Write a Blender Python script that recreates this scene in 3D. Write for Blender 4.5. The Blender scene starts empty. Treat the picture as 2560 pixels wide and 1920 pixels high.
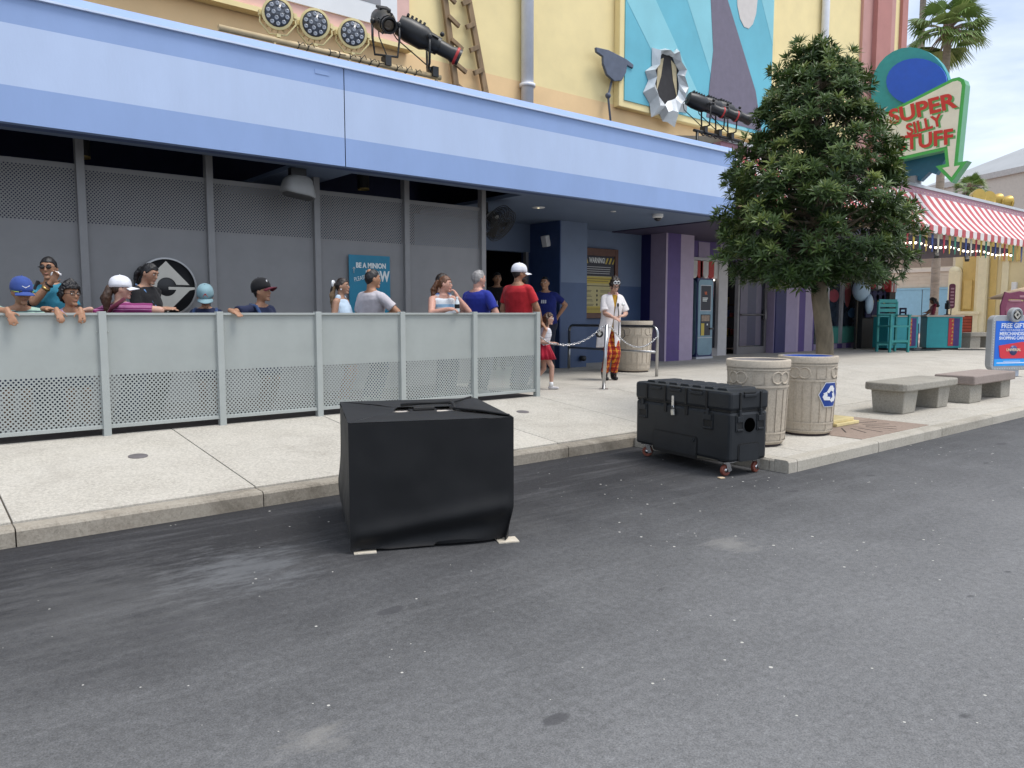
import bpy, bmesh, math, random
from mathutils import Vector, Matrix, noise

SC = bpy.context.scene
COL = SC.collection
R_ = math.radians

# ------------------------------------------------------------------ camera
EYE = 1.10                      # metres above the plaza floor
FPX = 1922.0                    # focal length in pixels of the 2560 px wide photograph
PITCH = math.atan(178 / FPX)    # camera looks down by this much
AZ = R_(50.65)                  # angle between view axis and the building front (world X)
FW = Vector((math.cos(AZ), math.sin(AZ), 0)); RT = Vector((math.sin(AZ), -math.cos(AZ), 0)); UP = Vector((0, 0, 1))
F3 = FW * math.cos(PITCH) - UP * math.sin(PITCH); U3 = UP * math.cos(PITCH) + FW * math.sin(PITCH)
CAM = Vector((0, 0, EYE))
cd = bpy.data.cameras.new('camera'); cam = bpy.data.objects.new('camera', cd); COL.objects.link(cam)
cd.sensor_fit = 'HORIZONTAL'; cd.sensor_width = 36.0; cd.lens = 36.0 * FPX / 2560.0
cd.clip_start = 0.05; cd.clip_end = 1200
cam.matrix_world = Matrix(((RT.x, U3.x, -F3.x, CAM.x), (RT.y, U3.y, -F3.y, CAM.y), (RT.z, U3.z, -F3.z, CAM.z), (0, 0, 0, 1)))
SC.camera = cam

# ------------------------------------------------------------------ sky, sun, exposure
SUN_EL, SUN_AZ = R_(66), R_(-58)          # azimuth measured from +X towards +Y
SUN_DIR = Vector((math.cos(SUN_EL) * math.cos(SUN_AZ), math.cos(SUN_EL) * math.sin(SUN_AZ), math.sin(SUN_EL)))
w = bpy.data.worlds.new('World'); SC.world = w; w.use_nodes = True
nt = w.node_tree; nt.nodes.clear()
def N(nt, t, **kw):
    n = nt.nodes.new(t)
    for k, v in kw.items():
        if k == 'i':
            for a, b in v.items(): n.inputs[a].default_value = b
        else: setattr(n, k, v)
    return n
def L(nt, a, ao, b, bi): nt.links.new(a.outputs[0 if ao == "Fac" and "Fac" not in a.outputs else ao], b.inputs[bi])
sky = N(nt, 'ShaderNodeTexSky', sky_type='NISHITA', sun_disc=False, sun_elevation=SUN_EL, sun_rotation=R_(90) - SUN_AZ, air_density=1.0, dust_density=2.5, ozone_density=1.2)
tc = N(nt, 'ShaderNodeTexCoord')
mp = N(nt, 'ShaderNodeMapping'); mp.inputs['Scale'].default_value = (1.5, 1.5, 4.2); mp.inputs['Location'].default_value = (3.1, .4, .2)
nz = N(nt, 'ShaderNodeTexNoise', i={'Scale': 1.7, 'Detail': 7.0, 'Roughness': .55, 'Distortion': .4})
rp = N(nt, 'ShaderNodeValToRGB'); rp.color_ramp.elements[0].position = .30; rp.color_ramp.elements[1].position = .60
rp.color_ramp.elements[0].color = (.16, .16, .16, 1); rp.color_ramp.elements[1].color = (.97, .97, .97, 1)
mx = N(nt, 'ShaderNodeMixRGB'); mx.inputs['Color2'].default_value = (6.4, 6.9, 7.7, 1)
bg = N(nt, 'ShaderNodeBackground', i={'Strength': .11}); ow = N(nt, 'ShaderNodeOutputWorld')
L(nt, tc, 'Generated', mp, 'Vector'); L(nt, mp, 'Vector', nz, 'Vector'); L(nt, nz, 'Fac', rp, 'Fac'); L(nt, rp, 'Color', mx, 'Fac')
L(nt, sky, 'Color', mx, 'Color1'); L(nt, mx, 'Color', bg, 'Color'); L(nt, bg, 'Background', ow, 'Surface')
sl = bpy.data.lights.new('sun', 'SUN'); sl.energy = 1.5; sl.angle = R_(22); sl.color = (1.0, .965, .91)
so = bpy.data.objects.new('sun', sl); COL.objects.link(so); so.rotation_euler = SUN_DIR.to_track_quat('Z', 'Y').to_euler(); so.location = (0, 0, 30)
SC.view_settings.view_transform = 'Standard'; SC.view_settings.look = 'None'; SC.view_settings.gamma = 1.0
SC.view_settings.use_curve_mapping = False; SC.view_settings.exposure = 0.72
SC.cycles.max_bounces = 8; SC.cycles.diffuse_bounces = 4; SC.cycles.use_denoising = True

# ------------------------------------------------------------------ pixel helpers (2560 x 1920 photograph)
def ray(x, y): return F3 + RT * ((x - 1280) / FPX) - U3 * ((y - 960) / FPX)
def onz(x, y, z): r = ray(x, y); return CAM + r * ((z - EYE) / r.z)
def onY(x, y, Y): r = ray(x, y); return CAM + r * (Y / r.y)
def onX(x, y, X): r = ray(x, y); return CAM + r * (X / r.x)
def atD(x, y, D): return CAM + ray(x, y) * D
def pY(x, Y): return onY(x, 782, Y).x
ZR, ZK = -.31, -.20              # road, kerb top
def zg(Y): return ZK if Y <= 5.4 else (0.0 if Y >= 7.62 else ZK * (7.62 - Y) / 2.22)

# ------------------------------------------------------------------ materials
MATS = {}
def mat(name, c=(.5, .5, .5), rough=.6, metal=0.0, var=.12, scale=6.0, bump=0.0, bscale=60.0, emit=0.0, spec=.5, trans=0.0, stretch=(1, 1, 1), dirt=0.0, coat=0.0, sheen=0.0):
    if name in MATS: return MATS[name]
    m = bpy.data.materials.new(name); m.use_nodes = True; t = m.node_tree; b = t.nodes['Principled BSDF']
    b.inputs['Roughness'].default_value = rough; b.inputs['Metallic'].default_value = metal
    b.inputs['Specular IOR Level'].default_value = spec; b.inputs['Coat Weight'].default_value = coat
    b.inputs['Transmission Weight'].default_value = trans; b.inputs['Sheen Weight'].default_value = sheen
    tcn = N(t, 'ShaderNodeTexCoord'); mpn = N(t, 'ShaderNodeMapping'); mpn.inputs['Scale'].default_value = stretch
    L(t, tcn, 'Object', mpn, 'Vector')
    c4 = (*c, 1)
    if var > 0 or dirt > 0:
        n1 = N(t, 'ShaderNodeTexNoise', i={'Scale': scale, 'Detail': 6.0, 'Roughness': .6}); L(t, mpn, 'Vector', n1, 'Vector')
        r1 = N(t, 'ShaderNodeValToRGB'); e = r1.color_ramp.elements
        e[0].position = .32; e[1].position = .68
        e[0].color = tuple(max(0, x * (1 - var)) for x in c) + (1,); e[1].color = tuple(min(1, x * (1 + var)) for x in c) + (1,)
        L(t, n1, 'Fac', r1, 'Fac'); last = r1
        if dirt > 0:
            n2 = N(t, 'ShaderNodeTexNoise', i={'Scale': scale * .35, 'Detail': 8.0, 'Roughness': .7, 'Distortion': 1.0}); L(t, mpn, 'Vector', n2, 'Vector')
            r2 = N(t, 'ShaderNodeValToRGB'); r2.color_ramp.elements[0].position = .5; r2.color_ramp.elements[1].position = .75
            r2.color_ramp.elements[1].color = (dirt,) * 3 + (1,)
            mm = N(t, 'ShaderNodeMixRGB'); mm.inputs['Color2'].default_value = (c[0] * .45, c[1] * .42, c[2] * .38, 1)
            L(t, n2, 'Fac', r2, 'Fac'); L(t, r2, 'Color', mm, 'Fac'); L(t, last, 'Color', mm, 'Color1'); last = mm
        L(t, last, 'Color', b, 'Base Color')
    else: b.inputs['Base Color'].default_value = c4
    if emit > 0:
        b.inputs['Emission Color'].default_value = c4; b.inputs['Emission Strength'].default_value = emit
    if bump > 0:
        n3 = N(t, 'ShaderNodeTexNoise', i={'Scale': bscale, 'Detail': 4.0, 'Roughness': .65}); L(t, mpn, 'Vector', n3, 'Vector')
        bp = N(t, 'ShaderNodeBump', i={'Strength': min(1, bump), 'Distance': .01}); L(t, n3, 'Fac', bp, 'Height'); L(t, bp, 'Normal', b, 'Normal')
    MATS[name] = m
    return m
def srgb(h):
    h = h.lstrip('#'); o = []
    for i in (0, 2, 4):
        v = int(h[i:i + 2], 16) / 255; o.append(v / 12.92 if v < .04045 else ((v + .055) / 1.055) ** 2.4)
    return tuple(o)

# ------------------------------------------------------------------ mesh builder
def frame_from(d, up=Vector((0, 0, 1))):
    d = d.normalized(); a = d.cross(up)
    if a.length < 1e-4: a = d.cross(Vector((1, 0, 0)))
    a.normalize(); return a, a.cross(d).normalized(), d
class MB:
    def __init__(s): s.v = []; s.f = []; s.m = []; s.sm = []
    def add(s, vs, fs, m=0, smooth=False):
        o = len(s.v); s.v += [tuple(x) for x in vs]
        for f in fs: s.f.append(tuple(i + o for i in f)); s.m.append(m); s.sm.append(smooth)
        return s
    def box(s, a, b, m=0):
        x0, y0, z0 = a; x1, y1, z1 = b
        return s.add([(x0, y0, z0), (x1, y0, z0), (x1, y1, z0), (x0, y1, z0), (x0, y0, z1), (x1, y0, z1), (x1, y1, z1), (x0, y1, z1)],
                     [(0, 3, 2, 1), (4, 5, 6, 7), (0, 1, 5, 4), (1, 2, 6, 5), (2, 3, 7, 6), (3, 0, 4, 7)], m)
    def obox(s, c, h, ax=None, m=0):
        c = Vector(c); ax = ax or (Vector((1, 0, 0)), Vector((0, 1, 0)), Vector((0, 0, 1)))
        vs = [c + ax[0] * h[0] * i + ax[1] * h[1] * j + ax[2] * h[2] * k for k in (-1, 1) for j in (-1, 1) for i in (-1, 1)]
        return s.add(vs, [(0, 2, 3, 1), (4, 5, 7, 6), (0, 1, 5, 4), (1, 3, 7, 5), (3, 2, 6, 7), (2, 0, 4, 6)], m)
    def beam(s, a, b, wd, th, m=0, up=Vector((0, 0, 1))):
        a = Vector(a); b = Vector(b); x, y, d = frame_from(b - a, up)
        return s.obox((a + b) / 2, (wd / 2, th / 2, (b - a).length / 2), (x, y, d), m)
    def tube(s, pts, r, n=8, m=0, cap=True, closed=False, smooth=True):
        pts = [Vector(p) for p in pts]; k = len(pts); rs = r if isinstance(r, (list, tuple)) else [r] * k
        vs = []; prev = None
        for i, p in enumerate(pts):
            if closed: d = pts[(i + 1) % k] - pts[i - 1]
            else: d = (pts[min(i + 1, k - 1)] - pts[max(i - 1, 0)])
            a, b, d = frame_from(d)
            if prev is not None:
                a = prev - d * prev.dot(d)
                if a.length < 1e-5: a = frame_from(d)[0]
                a.normalize(); b = d.cross(a).normalized()
            else: b = d.cross(a).normalized()
            prev = a
            for j in range(n):
                t = 2 * math.pi * j / n; vs.append(p + (a * math.cos(t) + b * math.sin(t)) * rs[i])
        fs = []
        for i in range(k if closed else k - 1):
            i2 = (i + 1) % k
            for j in range(n): fs.append((i * n + j, i * n + (j + 1) % n, i2 * n + (j + 1) % n, i2 * n + j))
        s.add(vs, fs, m, smooth)
        if cap and not closed:
            o = len(s.v) - len(vs)
            s.f.append(tuple(o + j for j in range(n))[::-1]); s.m.append(m); s.sm.append(False)
            s.f.append(tuple(o + (k - 1) * n + j for j in range(n))); s.m.append(m); s.sm.append(False)
        return s
    def lathe(s, prof, n=24, c=(0, 0, 0), m=0, ax=None, smooth=True, closed=False):
        c = Vector(c); ax = ax or (Vector((1, 0, 0)), Vector((0, 1, 0)), Vector((0, 0, 1)))
        vs = []; fs = []; k = len(prof)
        for r, z in prof:
            for j in range(n):
                t = 2 * math.pi * j / n; vs.append(c + ax[0] * r * math.cos(t) + ax[1] * r * math.sin(t) + ax[2] * z)
        for i in range(k - 1):
            for j in range(n): fs.append((i * n + j, i * n + (j + 1) % n, (i + 1) * n + (j + 1) % n, (i + 1) * n + j))
        if not closed:
            fs.append(tuple(range(n))[::-1]); fs.append(tuple((k - 1) * n + j for j in range(n)))
        return s.add(vs, fs, m, smooth)
    def ell(s, c, r, ax=None, n=16, k=10, m=0, fn=None):
        c = Vector(c); ax = ax or (Vector((1, 0, 0)), Vector((0, 1, 0)), Vector((0, 0, 1)))
        r = r if isinstance(r, (tuple, list)) else (r, r, r); vs = []; fs = []
        for i in range(1, k):
            ph = math.pi * i / k
            for j in range(n):
                t = 2 * math.pi * j / n; q = Vector((math.sin(ph) * math.cos(t), math.sin(ph) * math.sin(t), math.cos(ph)))
                if fn: q = fn(q)
                vs.append(c + ax[0] * q.x * r[0] + ax[1] * q.y * r[1] + ax[2] * q.z * r[2])
        for q in (Vector((0, 0, 1)), Vector((0, 0, -1))):
            if fn: q = fn(q)
            vs.append(c + ax[0] * q.x * r[0] + ax[1] * q.y * r[1] + ax[2] * q.z * r[2])
        T = (k - 1) * n; B = T + 1
        for i in range(k - 2):
            for j in range(n): fs.append((i * n + j, (i + 1) * n + j, (i + 1) * n + (j + 1) % n, i * n + (j + 1) % n))
        for j in range(n):
            fs.append((T, j, (j + 1) % n)); fs.append((B, (k - 2) * n + (j + 1) % n, (k - 2) * n + j))
        return s.add(vs, fs, m, True)
    def cap(s, a, b, ra, rb, n=10, m=0):            # tapered capsule
        a = Vector(a); b = Vector(b); d = (b - a); l = d.length
        if l < 1e-6: return s.ell(a, ra, n=n, k=8, m=m)
        d.normalize(); pts = []; rs = []
        for t in (90, 60, 30): pts.append(a - d * ra * math.sin(R_(t))); rs.append(max(.0006, ra * math.cos(R_(t))))
        pts.append(a); rs.append(ra); pts.append(b); rs.append(rb)
        for t in (30, 60, 90): pts.append(b + d * rb * math.sin(R_(t))); rs.append(max(.0006, rb * math.cos(R_(t))))
        return s.tube(pts, rs, n, m)
    def prism(s, poly, o, u, v, dep, m=0, side=None):  # polygon in (u,v), extruded by dep along n = u x v, from o
        o = Vector(o); u = Vector(u); v = Vector(v); nn = u.cross(v).normalized(); k = len(poly)
        vs = [o + u * p[0] + v * p[1] for p in poly] + [o + u * p[0] + v * p[1] + nn * dep for p in poly]
        s.add(vs, [tuple(range(k))[::-1], tuple(range(k, 2 * k))], m)
        ofs = len(s.v) - 2 * k
        for i in range(k):
            j = (i + 1) % k; s.f.append((ofs + i, ofs + j, ofs + k + j, ofs + k + i)); s.m.append(m if side is None else side); s.sm.append(False)
        return s
    def loft(s, rings, m=0, smooth=True):
        n = len(rings[0]); vs = [p for r in rings for p in r]; fs = []
        for i in range(len(rings) - 1):
            for j in range(n): fs.append((i * n + j, i * n + (j + 1) % n, (i + 1) * n + (j + 1) % n, (i + 1) * n + j))
        fs.append(tuple(range(n))[::-1]); fs.append(tuple((len(rings) - 1) * n + j for j in range(n)))
        return s.add(vs, fs, m, smooth)
    def mesh(s, name, mats):
        me = bpy.data.meshes.new(name); me.from_pydata(s.v, [], s.f)
        for mm in (mats if isinstance(mats, (list, tuple)) else [mats]): me.materials.append(mm)
        me.polygons.foreach_set('material_index', s.m); me.polygons.foreach_set('use_smooth', s.sm); me.update()
        return me
    def build(s, name, mats, parent=None, loc=(0, 0, 0), rz=0.0, bevel=0.0, sharp=None):
        me = s.mesh(name, mats)
        if sharp: me.set_sharp_from_angle(angle=R_(sharp))
        return link(name, me, parent, loc, rz, bevel)
def link(name, me, parent=None, loc=(0, 0, 0), rz=0.0, bevel=0.0):
    o = bpy.data.objects.new(name, me); COL.objects.link(o); o.location = loc; o.rotation_euler = (0, 0, rz)
    if parent is not None:
        o.parent = parent
        if parent.name in WC: o.location = Vector(loc) - WC[parent.name]
    if bevel > 0:
        b = o.modifiers.new('bevel', 'BEVEL'); b.width = bevel; b.segments = 2; b.limit_method = 'ANGLE'; b.angle_limit = R_(35)
    return o
def tag(o, label, cat, group=None):
    o['label'] = label; o['category'] = cat
    if group: o['group'] = group
    return o
def struct(o): o['kind'] = 'structure'; return o
WC = {}
def thing(name, label, cat, loc=(0, 0, 0), rz=0.0, group=None, wc=False):
    o = bpy.data.objects.new(name, None); COL.objects.link(o); o.location = loc; o.rotation_euler = (0, 0, rz); o.empty_display_size = .1
    if wc: WC[o.name] = Vector(loc)      # its parts are written in world coordinates
    return tag(o, label, cat, group)
def copy_tree(o, parent=None):
    c = o.copy(); COL.objects.link(c); c.parent = parent
    for ch in [x for x in bpy.data.objects if x.parent is o]: copy_tree(ch, c)
    return c
X_, Y_, Z_ = Vector((1, 0, 0)), Vector((0, 1, 0)), Vector((0, 0, 1))
def text(name, body, size, m, parent, o, u=X_, v=Z_, ext=.002, bold=0.0, align='CENTER', sx=1.0, shear=0.0, space=1.0):
    """lettering as mesh, centred on o, reading along u, up along v, standing proud along u x v"""
    cu = bpy.data.curves.new(name, 'FONT'); cu.body = body; cu.size = size; cu.extrude = ext; cu.offset = bold; cu.align_x = align; cu.align_y = 'CENTER'
    cu.shear = shear; cu.space_character = space; cu.resolution_u = 3
    t = bpy.data.objects.new(name, cu); me = bpy.data.meshes.new_from_object(t)
    bpy.data.objects.remove(t); bpy.data.curves.remove(cu)
    u = Vector(u).normalized(); v = Vector(v).normalized(); n = u.cross(v).normalized(); o = Vector(o)
    M = Matrix(((u.x * sx, v.x, n.x, o.x), (u.y * sx, v.y, n.y, o.y), (u.z * sx, v.z, n.z, o.z), (0, 0, 0, 1)))
    me.transform(M); me.materials.clear(); me.materials.append(m); me.name = name
    return link(name, me, parent)
random.seed(7)
# ================================================================== GROUND
def ground_mats():
    # asphalt: fresh dark band by the kerb, greyer worn roadway, stains, scuffs and white specks
    m = bpy.data.materials.new('asphalt'); m.use_nodes = True; t = m.node_tree; b = t.nodes['Principled BSDF']
    b.inputs['Roughness'].default_value = .85; b.inputs['Specular IOR Level'].default_value = .35
    tc = N(t, 'ShaderNodeTexCoord')
    def noise_(sc, det=4., rough=.6, st=(1, 1, 1), rot=0, dist=0.):
        mp = N(t, 'ShaderNodeMapping'); mp.inputs['Scale'].default_value = st; mp.inputs['Rotation'].default_value = (0, 0, rot)
        L(t, tc, 'Object', mp, 'Vector')
        n = N(t, 'ShaderNodeTexNoise', i={'Scale': sc, 'Detail': det, 'Roughness': rough, 'Distortion': dist}); L(t, mp, 'Vector', n, 'Vector'); return n
    def ramp(n, a, b_, lo=0., hi=1., out='Fac'):
        r = N(t, 'ShaderNodeMapRange', i={'From Min': a, 'From Max': b_, 'To Min': lo, 'To Max': hi}); r.clamp = True
        L(t, n, out, r, 'Value'); return r
    def mix(fac, c1, c2, blend='MIX'):
        x = N(t, 'ShaderNodeMixRGB', blend_type=blend)
        for k, v in (('Fac', fac), ('Color1', c1), ('Color2', c2)):
            if isinstance(v, (float, int)): x.inputs[k].default_value = v
            elif isinstance(v, tuple): x.inputs[k].default_value = (*v, 1)
            else: L(t, v, 0, x, k)
        return x
    def mth(op, a, b_=None):
        x = N(t, 'ShaderNodeMath', operation=op)
        for i, v in enumerate((a, b_)):
            if v is None: continue
            if isinstance(v, (float, int)): x.inputs[i].default_value = v
            else: L(t, v, 0, x, i)
        return x
    sp = N(t, 'ShaderNodeSeparateXYZ'); L(t, tc, 'Object', sp, 'Vector')
    big = noise_(.55, 5, .6); edge = noise_(1.6, 6, .65)
    # distance from the kerb side decides how worn the surface is; a strip along the kerb is freshly laid
    yy = N(t, 'ShaderNodeMath', operation='ADD'); yy.inputs[1].default_value = 0.0; L(t, sp, 'Y', yy, 0)
    wob = mth('MULTIPLY', ramp(edge, 0, 1, -1, 1), .9)
    yw = mth('ADD', yy, wob)
    fresh = N(t, 'ShaderNodeMapRange', i={'From Min': 1.5, 'From Max': 4.5, 'To Min': 0, 'To Max': 1}); fresh.clamp = True; L(t, yw, 0, fresh, 'Value')
    base = mix(ramp(big, .3, .7), (.138, .140, .144), (.176, .178, .182))
    base = mix(fresh, base, (.027, .027, .030))
    streak = ramp(noise_(5., 5, .6, (.18, 1.6, 1), R_(4)), .50, .74, 0, .25)
    base = mix(streak, base, (.175, .176, .182))
    fine = ramp(noise_(170., 3, .7), .28, .72, .55, 1.45)
    base = mix(1.0, base, fine, 'MULTIPLY')
    mid = ramp(noise_(26., 4, .7), .3, .7, .80, 1.2)
    base = mix(1.0, base, mid, 'MULTIPLY')
    # oil spots
    mp = N(t, 'ShaderNodeMapping'); mp.inputs['Scale'].default_value = (.8, 1.7, 1); mp.inputs['Rotation'].default_value = (0, 0, R_(12))
    L(t, tc, 'Object', mp, 'Vector')
    wn = noise_(3.2, 4, .6); wv = N(t, 'ShaderNodeMixRGB'); wv.inputs['Fac'].default_value = .12; L(t, mp, 'Vector', wv, 'Color1'); L(t, wn, 'Color', wv, 'Color2')
    vo = N(t, 'ShaderNodeTexVoronoi', i={'Scale': 2.7, 'Randomness': 1.0}); L(t, wv, 'Color', vo, 'Vector')
    sc_ = N(t, 'ShaderNodeSeparateColor'); L(t, vo, 'Color', sc_, 'Color')
    rad = ramp(sc_, .48, 1.0, 0., .24, out='Red'); d1 = mth('SUBTRACT', rad, vo)
    spot = ramp(d1, 0., .04, 0, .68); base = mix(spot, base, (.052, .052, .057))
    # crumbs of white grit and gum
    vo2 = N(t, 'ShaderNodeTexVoronoi', i={'Scale': 19.0, 'Randomness': 1.0}); L(t, tc, 'Object', vo2, 'Vector')
    sc2 = N(t, 'ShaderNodeSeparateColor'); L(t, vo2, 'Color', sc2, 'Color')
    gate = noise_(.8, 3, .5); g2 = ramp(gate, .42, .64, .04, .21)
    r2 = ramp(sc2, .72, 1., 0, 1., out='Green'); rr = mth('MULTIPLY', r2, g2); d2 = mth('SUBTRACT', rr, vo2)
    grit = ramp(d2, 0., .015, 0, .9); base = mix(grit, base, (.55, .54, .5))
    # pale dried spill left of the black box and a chalky scuff in the foreground
    for (sx_, sy_, r0, col_, amt) in ((*onz(610, 1420, ZR)[:2], .50, (.20, .21, .225), .38), (*onz(790, 1850, ZR)[:2], .16, (.28, .27, .25), .42), (*onz(1830, 1360, ZR)[:2], .20, (.30, .29, .27), .34), (*onz(240, 1500, ZR)[:2], .9, (.15, .15, .15), .25)):
        dv = N(t, 'ShaderNodeVectorMath', operation='DISTANCE'); L(t, tc, 'Object', dv, 0); dv.inputs[1].default_value = (sx_, sy_, ZR)
        sc3 = mth('DIVIDE', 1.0, 1.0); L(t, dv, 'Value', sc3, 0); sc3.inputs[1].default_value = r0
        ed = mth('ADD', sc3, ramp(noise_(7., 6, .75, (.5, 1.5, 1), R_(25)), .25, .75, -.9, .9)); sp3 = ramp(ed, .1, .9, amt, 0); base = mix(sp3, base, col_)
    L(t, base, 0, b, 'Base Color')
    bh = mix(.5, noise_(190., 3, .7), noise_(60., 3, .6))
    bp = N(t, 'ShaderNodeBump', i={'Strength': .75, 'Distance': .006}); L(t, bh, 0, bp, 'Height'); L(t, bp, 'Normal', b, 'Normal')
    MATS['asphalt'] = m
    # broom-finished pale concrete
    def conc(name, lo, hi, stain, speck=.6, st=.5):
        m = bpy.data.materials.new(name); m.use_nodes = True; nonlocal t, tc; t = m.node_tree; b = t.nodes['Principled BSDF']; tc = N(t, 'ShaderNodeTexCoord')
        oi = N(t, 'ShaderNodeObjectInfo'); ad = N(t, 'ShaderNodeVectorMath', operation='ADD'); L(t, tc, 'Object', ad, 0); L(t, oi, 'Location', ad, 1)
        tc = ad
        b.inputs['Roughness'].default_value = .9; b.inputs['Specular IOR Level'].default_value = .25
        def noise2(sc, det=4., rough=.6, dist=0., stt=(1, 1, 1)):
            mp = N(t, 'ShaderNodeMapping'); mp.inputs['Scale'].default_value = stt; L(t, tc, 0, mp, 'Vector')
            n = N(t, 'ShaderNodeTexNoise', i={'Scale': sc, 'Detail': det, 'Roughness': rough, 'Distortion': dist}); L(t, mp, 'Vector', n, 'Vector'); return n
        base = mix(ramp(noise2(1.3, 6, .65, .6), .3, .7), lo, hi)
        rnd = N(t, 'ShaderNodeMapRange', i={'To Min': .90, 'To Max': 1.07}); L(t, oi, 'Random', rnd, 'Value'); base = mix(1., base, rnd, 'MULTIPLY')
        base = mix(ramp(noise2(48., 3, .85), .42, .58, 0, speck), base, tuple(min(1, x * 1.30) for x in hi))
        base = mix(ramp(noise2(34., 3, .8), .56, .68, 0, .40), base, tuple(x * .6 for x in lo))
        base = mix(ramp(noise2(.9, 8, .75, 1.6), .50, .78, 0, st), base, stain)
        L(t, base, 0, b, 'Base Color')
        bp = N(t, 'ShaderNodeBump', i={'Strength': .5, 'Distance': .004}); L(t, noise2(90., 4, .7), 'Fac', bp, 'Height'); L(t, bp, 'Normal', b, 'Normal')
        MATS[name] = m
    conc('concrete', (.37, .345, .30), (.47, .445, .395), (.26, .235, .20))
    conc('kerb_concrete', (.235, .205, .165), (.35, .32, .27), (.10, .085, .066), .4, .9)
    conc('kerb_pale', (.33, .305, .255), (.43, .40, .345), (.20, .178, .145), .45, .7)
    conc('bench_concrete', (.25, .235, .20), (.33, .31, .27), (.13, .125, .115), .55, .5)
    conc('bench_brown', (.25, .205, .185), (.31, .26, .235), (.2, .17, .155), .35, .3)
    conc('bin_concrete', (.41, .355, .285), (.49, .43, .35), (.31, .265, .215), .35, .5)
    conc('paver_brown', (.27, .205, .165), (.33, .26, .215), (.2, .165, .14), .4, .4)
ground_mats()
rd = MB(); rd.add([(-160, -160, ZR), (320, -160, ZR), (320, 320, ZR), (-160, 320, ZR)], [(0, 1, 2, 3)])
struct(rd.build('road', MATS['asphalt']))

# plaza bed under the slabs, then the slabs themselves
P0, PITCHX = .56, 1.53
bed = MB()
def strip(x0, x1, ys, dz):
    for a, b_ in zip(ys[:-1], ys[1:]):
        bed.add([(x0, a, zg(a) - dz), (x1, a, zg(a) - dz), (x1, b_, zg(b_) - dz), (x0, b_, zg(b_) - dz)], [(0, 1, 2, 3)])
strip(-9, 6.2, [5.45, 7.62, 12.6], .016); strip(6.2, 60, [3.7, 5.4, 7.62, 12.6], .016)
walk = struct(bed.build('sidewalk', mat('joint_dirt', (.13, .115, .095), .95, var=.3, scale=20)))
rows = {'a': (3.752, 5.4), 'b': (5.406, 7.615), 'b0': (5.556, 7.615), 'c': (7.623, 9.14), 'd': (9.148, 10.66), 'e': (10.668, 12.2)}
def slab_mesh(y0, y1, x0, x1):
    q = MB(); g = .005; vs = []
    ys = [y0 + g, (y0 + y1) / 2, y1 - g]
    for y in ys: vs += [(x0 + g, y, zg(y)), (x1 - g, y, zg(y)), (x0 + g, y, zg(y) - .06), (x1 - g, y, zg(y) - .06)]
    fs = []
    for i in range(2):
        o = i * 4; fs += [(o, o + 1, o + 5, o + 4), (o + 2, o, o + 4, o + 6), (o + 1, o + 3, o + 7, o + 5)]
    fs += [(0, 2, 3, 1), (8, 9, 11, 10)]
    q.add(vs, fs); return q.mesh('paving_slab', MATS['concrete'])
meshes = {}
for k, (y0, y1) in rows.items(): meshes[k] = slab_mesh(y0, y1, 0, PITCHX)
for i in range(-4, 26):
    x = P0 + i * PITCHX
    for k in ('a', 'b', 'b0', 'c', 'd', 'e'):
        if k == 'a' and x < 6.6: continue
        if k == 'b' and x < 6.0: continue
        if k == 'b0' and x >= 6.0: continue
        link('paving_slab', meshes[k], walk, (x, 0, 0), 0, .004)
link('paving_slab', slab_mesh(3.752, 5.4, 6.252, P0 + 4 * PITCHX), walk, (0, 0, 0), 0, .004)
far = MB(); far.add([(P0 + 26 * PITCHX, 3.7, -.004), (160, 3.7, -.004), (160, 90, -.004), (P0 + 26 * PITCHX, 90, -.004)], [(0, 1, 2, 3)])
far.add([(20, 12.2, -.006), (P0 + 26 * PITCHX, 12.2, -.006), (P0 + 26 * PITCHX, 90, -.006), (20, 90, -.006)], [(0, 1, 2, 3)])
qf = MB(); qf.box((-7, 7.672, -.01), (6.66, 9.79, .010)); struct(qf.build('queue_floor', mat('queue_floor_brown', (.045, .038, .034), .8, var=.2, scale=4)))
struct(far.build('far_pavement', mat('red_paving', (.42, .31, .28), .9, var=.2, scale=3)))
# kerb
kb = bpy.data.objects.new('kerb', None); COL.objects.link(kb); struct(kb); kb.location = (0, 5.4, ZR)
WC['kerb'] = Vector((0, 5.4, ZR))
def kerb_piece(axis, ln, seed, km='kerb_pale'):
    q = MB(); k = 9; rng = random.Random(seed); pts = []
    prof = [(0.0, -.06), (0.0, .0), (.002, .092), (.014, .108), (.03, .111), (.145, .111), (.145, -.06)]
    rings = []
    for i in range(k):
        s_ = .004 + (ln - .008) * i / (k - 1); j = (noise.noise((s_ * 5 + seed * 3.1, seed, 0))) * .005
        ring = []
        for (d, z) in prof: ring.append((s_, d + j * (1 if d < .05 else 0), z + (j * .6 if z > .05 else 0)))
        rings.append(ring)
    vs = [p for r in rings for p in r]; n = len(prof); fs = []
    for i in range(k - 1):
        for j in range(n - 1): fs.append((i * n + j, (i + 1) * n + j, (i + 1) * n + j + 1, i * n + j + 1))
    fs.append(tuple(range(n))); fs.append(tuple((k - 1) * n + j for j in range(n))[::-1])
    if axis == 'Y': vs = [(v[1], -v[0], v[2]) for v in vs]
    q.add(vs, fs); return q.mesh('kerb_stone', MATS[km])
for i in range(-4, 4):
    x = P0 + i * PITCHX; ln = PITCHX if i < 3 else 6.245 - x
    if ln > .1: link('kerb_stone', kerb_piece('X', ln, i + 10, 'kerb_concrete'), kb, (x, 5.405, ZR))
link('kerb_stone', kerb_piece('Y', .80, 31), kb, (6.10, 5.40, ZR)); link('kerb_stone', kerb_piece('Y', .80, 32), kb, (6.10, 4.60, ZR))
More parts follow.
